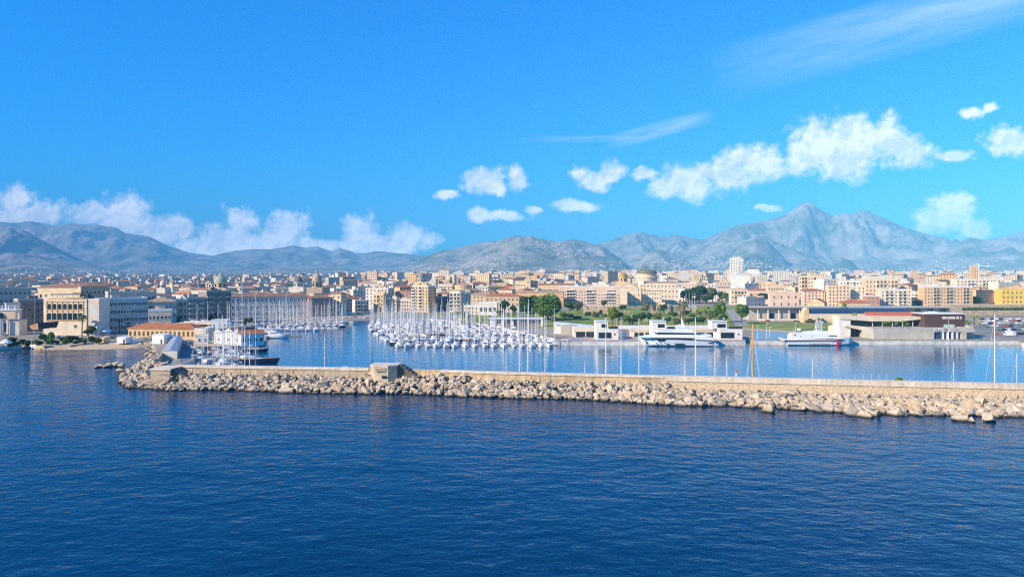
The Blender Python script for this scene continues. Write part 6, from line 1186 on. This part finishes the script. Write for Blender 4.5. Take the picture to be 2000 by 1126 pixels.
for i, (px, d, yt) in enumerate([(396, 338, 640), (404, 322, 632), (415, 344, 646), (427, 338, 622), (436, 312, 640), (449, 326, 628), (462, 342, 606), (463, 298, 640), (477, 336, 636), (476, 284, 648), (418, 280, 652), (436, 282, 640)]):
    k = SK[(3, 0, 7, 3, 6, 3)[i % 6]]; o = place(k, X(px, d), d, R(70 + i * 7 % 30), (SN[(3, 0, 7, 3, 6, 3)[i % 6]]) + ' in the crowded boat club basin', 'boats crowded in the boat club basin', .9); mast_of(o, H(yt, d))
for px, d, yt, l in [(382, 408, 594, 'sailing boat stored on the club canopy, left'), (403, 410, 592, 'sailing boat stored on the club canopy, middle'), (423, 404, 592, 'sailing boat stored ashore left of the white cubic block')]:
    o = place(SK[1], X(px, d), d + 16, R(5), l, None); zb = H(633, 428) + .9 if px < 410 else 2.6; o.location = (X(px, 430), 430, zb); o.scale = (1, 1, (H(yt, 430) - zb) / 16.5)
big = sail_kind(24, 5.6, 27, NAV, CVW, .14, 2, TEAK); big.name = 'sailing_yacht'; big['label'] = 'long dark navy two-masted yacht pointing right beside the boat club'; big.location = (X(492, 306), 306, 0); big.rotation_euler[2] = R(-6); big.scale = (1, 1, .86)
big2 = motor_kind(20, 5.4, True, NAV); big2.name = 'motor_yacht'; big2['label'] = 'dark hulled motor yacht moored under the red roofed club house'; big2.location = (X(500, 352), 352, 0); big2.rotation_euler[2] = R(4); big2.scale = (.6, .6, .6)
o = place(MK[2], X(541, 430), 430, R(2), 'white motor cruiser with a dark hull shadow moored at the pontoon right of the club', None, 1.25)
o = place(MK[4], X(535, 448), 448, R(5), 'dark hulled motor boat behind the white cruiser at the club pontoon', None, 1.1); o = place(MK[5], X(528, 462), 462, R(0), 'red hulled motor boat behind the club pontoon', None, 1.2)
root = thing('pontoon', 'short dark pontoon reaching out right of the red roofed club house', 'pontoon', (X(520, 440), 440, 0), R(4)); m = MB(); m.box(0, 20, -1, 1, .1, .7, DKP); m.build('walkway', root)
root = thing('boat_lift', 'tall grey travel lift frame with a hanging boat in the club basin', 'boat lift', (X(483, 300), 300, 0), R(10)); 
for x, y in ((-3.5, -3), (3.5, -3), (-3.5, 3), (3.5, 3)): m = MB(); m.tube((x, y, 0), (x, y, 7), .14, .14, MET, 6); m.build('leg', root)
for y in (-3.3, 2.8): m = MB(); m.box(-3.8, 3.8, y, y + .3, 6.9, 7.2, MET); m.build('beam', root)
for px, d, kd, l in [(400, 268, 3, 'small white motor boat at the wall, left in the club basin'), (412, 275, 1, 'small motor boat with blue top in the club basin'), (500, 256, 1, 'white cabin boat with blue screen moored at the wall'), (512, 258, 3, 'low white open boat moored at the wall right of the cabin boat'), (566, 258, 3, 'white boat with a flat top behind the smooth wall'), (603, 256, 0, 'white motor boat showing its roof over the wall left of the bunker'), (690, 252, 2, 'long low white boat behind the wall just left of the bunker'), (448, 345, 0, 'white motor boat in front of the gabled sheds'), (425, 345, 3, 'small boat moored left of the gabled sheds'), (1098, 388, 4, 'yellowish motor boat moored at the left end of the terminal quay'), (386, 318, 1, 'small motor boat at the inner side of the left pier'), (384, 350, 3, 'white open boat moored under the pier road')]:
    place(MK[kd], X(px, d), d, R(8 if px < 1000 else 180), l, None, 1.0 if kd != 2 else 1.2)
for i, (px, d) in enumerate([(655, 610), (664, 606), (674, 602), (684, 606), (694, 600), (705, 604), (714, 598), (676, 560)]):
    place(MK[(1, 3, 4, 3)[i % 4]], X(px, d), d, R(90 if i < 7 else 20), MN[(1, 3, 4, 3)[i % 4]] + ' at the head of the channel', 'boats at the head of the channel', 1)
# ---- the big white yacht
L = (1406 - 1249) / F * 388; root = thing('motor_yacht', 'large white three deck motor yacht with long dark window bands at the terminal quay', 'yacht', (X(1327.5, 382), 382, 0), 0)
sx_ = lambda px: X(px, 378) - X(1327.5, 382); sz = lambda y: H(y, 379)
GY = mat('yacht_white', (.86, .85, .83), .25, spec=.5, nz=.02)
def yh(stations, m_, deck, name, parent, B):
    m = MB(); S = []
    for (x, zt, zb, w) in stations: S.append([(x, -w*.35, zb), (x, -w*.85, zb + (zt-zb)*.3), (x, -w, zt), (x, w, zt), (x, w*.85, zb + (zt-zb)*.3), (x, w*.35, zb)])
    vs = [p for s_ in S for p in s_]; k = 6; n = len(S); fs = []; dk_ = []
    for i in range(n - 1):
        for j in range(k): q = (i*k+j, (i+1)*k+j, (i+1)*k+(j+1) % k, i*k+(j+1) % k); (dk_ if j == 2 else fs).append(q)
    m.add(vs, fs + [tuple(range(k))[::-1], tuple(range((n-1)*k, n*k))], m_); m.add(vs, dk_, deck); me = m.mesh(name); bm = bmesh.new(); bm.from_mesh(me); bmesh.ops.recalc_face_normals(bm, faces=bm.faces); bm.to_mesh(me); bm.free(); return obj(name, me, parent)
HB = 4.4
yh([(sx_(1249), sz(658), sz(659.5), .1), (sx_(1253), sz(658.5), sz(666), 1.1), (sx_(1262), sz(660), -.3, 2.4), (sx_(1280), sz(661), -.5, 3.6), (sx_(1300), sz(662), -.5, HB), (sx_(1350), sz(664), -.5, HB), (sx_(1385), sz(666), -.5, HB), (sx_(1398), sz(669), -.3, HB*.95), (sx_(1404), sz(672.5), -.3, HB*.9)], GY, TEAK, 'hull', root, HB)
m = MB(); m.side([(sx_(1250), sz(658.4)), (sx_(1365), sz(662.6)), (sx_(1396), sz(663.5)), (sx_(1390), sz(658)), (sx_(1368), sz(656.5)), (sx_(1285), sz(656)), (sx_(1262), sz(656.5))], -HB + .25, HB - .25, GY); m.build('main_deck', root)
m = MB(); m.side([(sx_(1265), sz(659.9)), (sx_(1281), sz(660.2)), (sx_(1284), sz(664.5)), (sx_(1297), sz(665)), (sx_(1301), sz(662.2)), (sx_(1357), sz(663)), (sx_(1357), sz(659.2)), (sx_(1270), sz(658.7))], -HB - .06, -HB + .5, TNT); m.build('window_band', root)
m = MB(); m.side([(sx_(1262), sz(656.4)), (sx_(1392), sz(657)), (sx_(1388), sz(655.4)), (sx_(1352), sz(653)), (sx_(1290), sz(652.5)), (sx_(1275), sz(654))], -HB + .6, HB - .6, GY); m.side([(sx_(1285), sz(652.6)), (sx_(1357), sz(653)), (sx_(1357), sz(649.8)), (sx_(1285), sz(648.6))], -HB + 1.0, HB - 1.0, TNT); m.build('upper_deck', root)
m = MB(); m.side([(sx_(1284), sz(648.6)), (sx_(1357), sz(649.8)), (sx_(1362), sz(648.5)), (sx_(1358), sz(646.6)), (sx_(1290), sz(645.2)), (sx_(1284), sz(646))], -HB + .7, HB - .7, GY); m.side([(sx_(1324), sz(645.6)), (sx_(1327), sz(640.2)), (sx_(1350), sz(640.6)), (sx_(1356), sz(646.4))], -2.2, 2.2, GY); m.side([(sx_(1322), sz(640.2)), (sx_(1356), sz(641)), (sx_(1354), sz(639.4)), (sx_(1326), sz(638.8))], -2.6, 2.6, GY); m.build('fly_deck', root)
m = MB(); m.side([(sx_(1332), sz(638.8)), (sx_(1342), sz(639)), (sx_(1338), sz(632)), (sx_(1336), sz(625)), (sx_(1334.5), sz(621)), (sx_(1334), sz(632))], -.5, .5, GY); m.lathe([(.7, sz(636)), (.9, sz(635)), (.2, sz(633.5))], WT_, 10, (sx_(1330), 0)); m.lathe([(.6, sz(631)), (.7, sz(630)), (.1, sz(629))], DKM, 10, (sx_(1332), 1)); m.build('radar_mast', root)
m = MB(); m.side([(sx_(1368), sz(655.6)), (sx_(1391), sz(654.2)), (sx_(1391), sz(653.6)), (sx_(1366), sz(654.4))], -HB+.8, HB-.8, GY); m.tube((sx_(1385), -2.5, sz(657)), (sx_(1385), -2.5, sz(654)), .1, .1, GY, 6); m.build('aft_awning', root)
for a, b_, y0, y1 in ((1302, 1306, 672, 670.3), (1318, 1336, 672, 670), (1261.5, 1265, 669.5, 667), (1383, 1393, 669.2, 668)): m = MB(); m.box(sx_(a), sx_(b_), -HB - .05, -HB + .4, sz(y0), sz(y1), TNT) if a > 1290 else m.box(sx_(a), sx_(b_), -2.9, -1.8, sz(y0), sz(y1), TNT); m.build('hull_window', root)
m = MB(); [m.box(sx_(q), sx_(q) + .5, -HB + .1, -HB + .9, sz(669.6), sz(668.8), TNT) for q in (1281, 1289, 1297)]; m.build('porthole_row', root)
m = MB(); m.side([(sx_(1265), .05), (sx_(1400), .05), (sx_(1400), .35), (sx_(1265), .35)], -HB*.93, -HB*.8, NAV); m.build('waterline_stripe', root)
m = MB(); m.box(sx_(1356), sx_(1357.5), -HB + .9, HB - .9, sz(662), sz(653), GY); m.side([(sx_(1360), sz(663)), (sx_(1366), sz(657)), (sx_(1368), sz(657)), (sx_(1363), sz(663))], -HB + .4, -HB+.8, GY); m.build('aft_stair', root)
# ---- patrol boat
root = thing('patrol_boat', 'white coast guard patrol boat with a dark stripe and a red slash at the quay', 'patrol boat', (X(1600, 386), 386, 0), 0)
sx_ = lambda px: X(px, 383) - X(1600, 386); sz = lambda y: H(y, 383); HB = 3.4
yh([(sx_(1528), sz(660), sz(663), HB*.8), (sx_(1533), sz(662), sz(668), HB), (sx_(1540), sz(663), -.4, HB), (sx_(1580), sz(663), -.5, HB), (sx_(1625), sz(663), -.5, HB), (sx_(1645), sz(660.5), -.5, HB*.9), (sx_(1660), sz(660), -.2, HB*.6), (sx_(1669), sz(660), sz(669), .2), (sx_(1670), sz(659.8), sz(664), .06)], GY, DECK, 'hull', root, HB)
m = MB(); m.side([(sx_(1531), sz(666.2)), (sx_(1628), sz(665.8)), (sx_(1645), sz(662.8)), (sx_(1645), sz(661)), (sx_(1628), sz(664)), (sx_(1531), sz(664.3))], -HB - .03, -HB + .5, mat('dark_stripe', (.10, .05, .06), .4, nz=0)); m.build('hull_stripe', root)
m = MB(); m.side([(sx_(1632), .1), (sx_(1637), .1), (sx_(1643), sz(662.8)), (sx_(1637), sz(663))], -HB*.97, -HB + .8, mat('signal_red', (.55, .03, .04), .4, nz=0)); m.build('red_slash', root)
text('GUARDIA COSTIERA', 1.15, (sx_(1578), -HB - .02, .75), root, GR)
m = MB(); m.side([(sx_(1546), sz(663)), (sx_(1650), sz(660.4)), (sx_(1640), sz(657.6)), (sx_(1634), sz(654)), (sx_(1618), sz(650.5)), (sx_(1550), sz(651)), (sx_(1546), sz(655))], -2.6, 2.6, GY); m.build('superstructure', root)
m = MB(); m.side([(sx_(1616), sz(657)), (sx_(1637), sz(656.2)), (sx_(1635), sz(654.9)), (sx_(1622), sz(655.2))], -2.68, 2.68, TNT); m.build('bridge_window', root)
m = MB(); m.side([(sx_(1570), sz(651)), (sx_(1626), sz(651)), (sx_(1620), sz(647)), (sx_(1600), sz(646)), (sx_(1572), sz(648))], -1.9, 1.9, GY); m.build('upper_bridge', root)
m = MB()
for q in (-1, 1):
    for w_ in (-1, 1): m.tube((sx_(1603) + q * 1.4, w_ * 1.2, sz(647)), (sx_(1604) + q * .8, w_ * .6, sz(624)), .13, .1, WT_, 5)
for i in range(6): z_ = sz(645) + i * (sz(626) - sz(645)) / 6; m.box(sx_(1602) - 1.2, sx_(1606) + 1.0, -1.1, 1.1, z_, z_ + .15, WT_); m.tube((sx_(1603) - 1.3, -1.1, z_), (sx_(1604) + 1.1, -1.0, z_ + .95), .06, .06, WT_, 4)
m.box(sx_(1602), sx_(1615), -.9, .9, sz(640), sz(639.3), WT_); m.box(sx_(1604), sx_(1614), -.1, .1, sz(635), sz(634.4), WT_); m.build('lattice_mast', root)
m = MB(); m.lathe([(.3, sz(632)), (.95, sz(631)), (.95, sz(629)), (.2, sz(627.6))], WT_, 12, (sx_(1610), 0)); m.lathe([(.3, sz(646)), (1.1, sz(645)), (1.1, sz(643)), (.2, sz(641.5))], WT_, 12, (sx_(1565), 0)); m.build('radome', root)
m = MB(); m.tube((sx_(1609), 1, sz(625)), (sx_(1609), 1, sz(612)), .05, .03, WT_, 4); m.tube((sx_(1628), -1, sz(650)), (sx_(1628), -1, sz(632)), .06, .03, WT_, 4); m.tube((sx_(1632), 1, sz(652)), (sx_(1632), 1, sz(633)), .06, .03, RDP, 4); m.tube((sx_(1554), 0, sz(652)), (sx_(1554), 0, sz(640)), .06, .03, WT_, 4); m.build('antenna', root)
m = MB(); m.side([(sx_(1550), sz(655)), (sx_(1556), sz(655)), (sx_(1555), sz(652)), (sx_(1551), sz(652))], -2.7, -2.55, ORP); m.box(sx_(1585), sx_(1588), -2.65, -2.58, sz(657.5), sz(656.3), TNT); m.box(sx_(1563), sx_(1566), -2.65, -2.58, sz(657.5), sz(656.3), TNT); m.build('side_panel', root)
# ================================================================ LAMPS, POLES, CARS
for px, yt in ((783, 690), (861, 690), (954, 692), (1188, 698), (1498, 704), (1249, 702)):
    y_ = wall_y(X(px, 235)) + 5; pole('street_lamp', 'thin lamp post behind the sea wall, ' + {783: 'just right of the bunker ramp', 861: 'second right of the bunker', 954: 'third right of the bunker', 1188: 'beside a tall mast before the terminal', 1498: 'right of the wooden mast', 1249: 'where the masonry wall begins'}[px], 'street lamp', px, yt, y_, .07, MET, 1.9, 'lamp posts on the breakwater quay', lamp=px not in (783, 954))
pole('radio_mast', 'thin dark pole rising behind the bunker, nearly as tall as the boat masts', 'pole', 727, 654, wall_y(X(727, 240)) + 5, .11, DKM, 1.9)
root = thing('harbour_light', 'small red and white harbour light behind the wall left of the wooden mast', 'light', (X(1438, 238), 238, 1.9)); m = MB(); m.tube((0, 0, 0), (0, 0, H(727, 238) - 1.9), .25, .2, WT_, 8); m.build('post', root); m = MB(); m.lathe([(.35, H(727, 238)-1.9+.003), (.35, H(723, 238)-1.9), (.1, H(721, 238)-1.9)], RDP, 8); m.build('lantern', root)
for i, px in enumerate((1670, 1686, 1702, 1716, 1732)):
    pole('mooring_pole', 'thin white pole showing over the wall, ' + ('first', 'second', 'third', 'fourth', 'fifth')[i] + ' from the left of a row of five', 'pole', px, 730, wall_y(X(px, 220)) + 4, .05, WT_, 1.9, 'row of thin white poles behind the wall')
for i, (px, yt, d, l) in enumerate(((1205, 621, 400, 'lamp post on the terminal quay right of the left block'), (1479, 636, 400, 'white lamp post on the bluish quay, left'), (1497, 630, 402, 'white lamp post on the bluish quay, right'), (1503, 638, 420, 'short lamp post beside the quay lawn'), (1554, 628, 430, 'thin lamp post behind the patrol boat stern'), (1223, 629, 440, 'lamp post on the terrace behind the terminal, left'), (1381, 633, 440, 'lamp post on the terrace behind the terminal, right'), (1853, 622, 395, 'figure-like white lamp post on the restaurant terrace'))):
    pole('street_lamp', l, 'street lamp', px, yt, d, .1, WT_, ZL, None, lamp=True)
for i, px in enumerate((1340, 1346, 1352, 1357)): pole('flag_pole', ('first', 'second', 'third', 'fourth')[i] + ' of the four white flag poles in front of the upper park wood', 'pole', px, 571, 800, .22, WT_, ZL, 'white flag poles by the park')
for i, px in enumerate((265, 324, 340, 475)): pole('street_lamp', 'tall thin lamp post ' + ('left of the customs hall door', 'in front of the middle of the customs hall', 'in front of the right half of the customs hall', 'in front of the club house')[i], 'street lamp', px, 632 if px < 400 else 638, 386 if px < 400 else 366, .09, MET, ZL, None, lamp=True)
CARC = [('white', (.75, .75, .74)), ('black', (.02, .02, .022)), ('silver', (.45, .46, .48)), ('dark blue', (.02, .04, .12)), ('red', (.45, .03, .03)), ('grey', (.16, .17, .18))]
TYR = mat('tyre', (.015, .015, .015), .9, nz=0); CG = mat('car_glass', (.02, .025, .03), .08, spec=.7, nz=0); CARS = []
for cn, c in CARC:
    root = thing('parked_car', 'x', 'car', (0, 0, 0)); pm = mat('car_paint_' + cn.replace(' ', '_'), c, .25, spec=.6, nz=.02)
    m = MB(); m.side([(-2.1, .3), (2.05, .3), (2.12, .62), (1.95, .82), (1.0, .95), (-1.6, .98), (-2.08, .9), (-2.15, .55)], -.86, .86, pm); m.side([(.95, .953), (.35, 1.38), (-1.1, 1.42), (-1.75, .983)], -.72, .72, pm); m.build('body', root)
    m = MB(); m.side([(.78, .99), (.3, 1.32), (-1.05, 1.35), (-1.5, 1.0)], -.735, .735, CG); m.side([(1.0, .97), (.95, .98), (.38, 1.36), (.42, 1.34)], -.62, .62, CG); m.build('window', root)
    for x in (-1.3, 1.3):
        for y in (-.8, .8): m = MB(); m.tube((x, y - .1, .32), (x, y + .1, .32), .32, .32, TYR, 12); m.tube((x, y - .11, .32), (x, y + .11, .32), .18, .18, MET, 8); m.build('wheel', root)
    m = MB(); m.box(2.0, 2.13, -.8, -.5, .62, .76, WT_); m.build('headlight', root); m = MB(); m.box(2.0, 2.13, .5, .8, .62, .76, WT_); m.build('headlight', root)
    CARS.append(root)
cr_ = random.Random(8); cs_seen = set()
def car(px, py, rz, where, group):
    i = cr_.choice((0, 0, 2, 1, 5, 3, 2, 0, 5, 2, 1, 4)); p = P(px, py, ZL + .02); l = f'{CARC[i][0]} car parked {where}'
    if i in cs_seen: return dup(CARS[i], p, R(rz), l, group)
    cs_seen.add(i); CARS[i].location = p; CARS[i].rotation_euler[2] = R(rz); CARS[i]['label'] = l; CARS[i]['group'] = group
for j, py in enumerate((624, 628, 632.5, 638, 645, 653)):
    px = 1918 + j * 3 + (12 if py > 640 else 0)
    while px < 2010: car(px, py, 78 if j % 2 else 90, 'in the right car park, ' + ('rampart row', 'second row', 'third row', 'fourth row', 'fifth row', 'quay row')[j], 'cars in the right car park'); px += cr_.choice((8, 9, 10, 17))
for px, py, w_ in [(276, 664, 'in front of the customs hall, left'), (286, 663, 'in front of the customs hall, middle'), (294, 662, 'in front of the customs hall, right'), (352, 672, 'on the left pier road, rear'), (360, 671, 'on the left pier road, middle'), (366, 677, 'on the left pier road, front'), (355, 667, 'on the left pier road by the annex'), (118, 659, 'under the palms left of the palace entrance'), (136, 660, 'under the tall shaggy palm'), (152, 660, 'under the tallest palm'), (84, 660, 'left of the arcaded palace'), (200, 661, 'in front of the long grey office, left'), (214, 661, 'in front of the long grey office, middle'), (226, 660, 'in front of the long grey office, right'), (1500, 628, 'in front of the warehouse ramp, left'), (1516, 628.5, 'in front of the warehouse ramp, middle'), (1556, 629, 'beside the yellow end wall'), (664, 613, 'on the quay at the channel head'), (700, 613, 'on the quay below the arched balconies')]: car(px, py, cr_.choice((0, 10, 170)), w_, 'cars parked along the waterfront')
p = P(1972, 656, ZL); root = thing('camper_van', 'white camper van parked at the edge of the right car park', 'van', p, R(100)); m = MB(); m.side([(-3, .4), (2.9, .4), (3.0, 1.2), (2.3, 1.6), (2.0, 2.4), (2.3, 2.9), (-3, 2.9)], -1.1, 1.1, WT_); m.build('body', root); m = MB(); m.side([(2.75, 1.4), (2.35, 1.6), (2.08, 2.3), (1.5, 2.3), (1.5, 1.4)], -1.12, 1.12, CG); m.build('window', root)
for x in (-1.9, 1.9):
    for y in (-1.0, 1.0): m = MB(); m.tube((x, y-.12, .38), (x, y+.12, .38), .38, .38, TYR, 12); m.build('wheel', root)
# remove prototypes that were never placed
for r_ in SK + MK + CARS + [T1, T2, T3, T4, BIG, BIGD, CY, P1, P2, P3, S1, S2, S3]:
    try:
        if r_.get('label') == 'x':
            for c in [c for c in bpy.data.objects if c.parent == r_]: bpy.data.objects.remove(c)
            bpy.data.objects.remove(r_)
    except ReferenceError: pass

# labels: where several things share one, say which by its place in the row
ORD = ['first', 'second', 'third', 'fourth', 'fifth', 'sixth', 'seventh', 'eighth', 'ninth', 'tenth', 'eleventh', 'twelfth', 'thirteenth', 'fourteenth', 'fifteenth', 'sixteenth', 'seventeenth', 'eighteenth', 'nineteenth', 'twentieth']
bylab = {}
for o in bpy.data.objects:
    if o.parent is None and o.get('label'): bylab.setdefault(o['label'], []).append(o)
for l, os_ in bylab.items():
    if len(os_) < 2: continue
    os_.sort(key=lambda o: o.location.x / max(1, o.location.y)); n = len(os_)
    for i, o in enumerate(os_):
        w = 'leftmost' if i == 0 else ('rightmost' if i == n - 1 else (ORD[i] + ' from left' if i < n / 2 + .5 and i < 20 else (ORD[n - 1 - i] + ' from right' if n - 1 - i < 20 else 'in the middle')))
        o['label'] = f'{l}, {w}'
for o in bpy.data.objects:
    if o.parent is None and o.get('label') and len(o['label'].split()) > 16: print('LONG', o['label'])
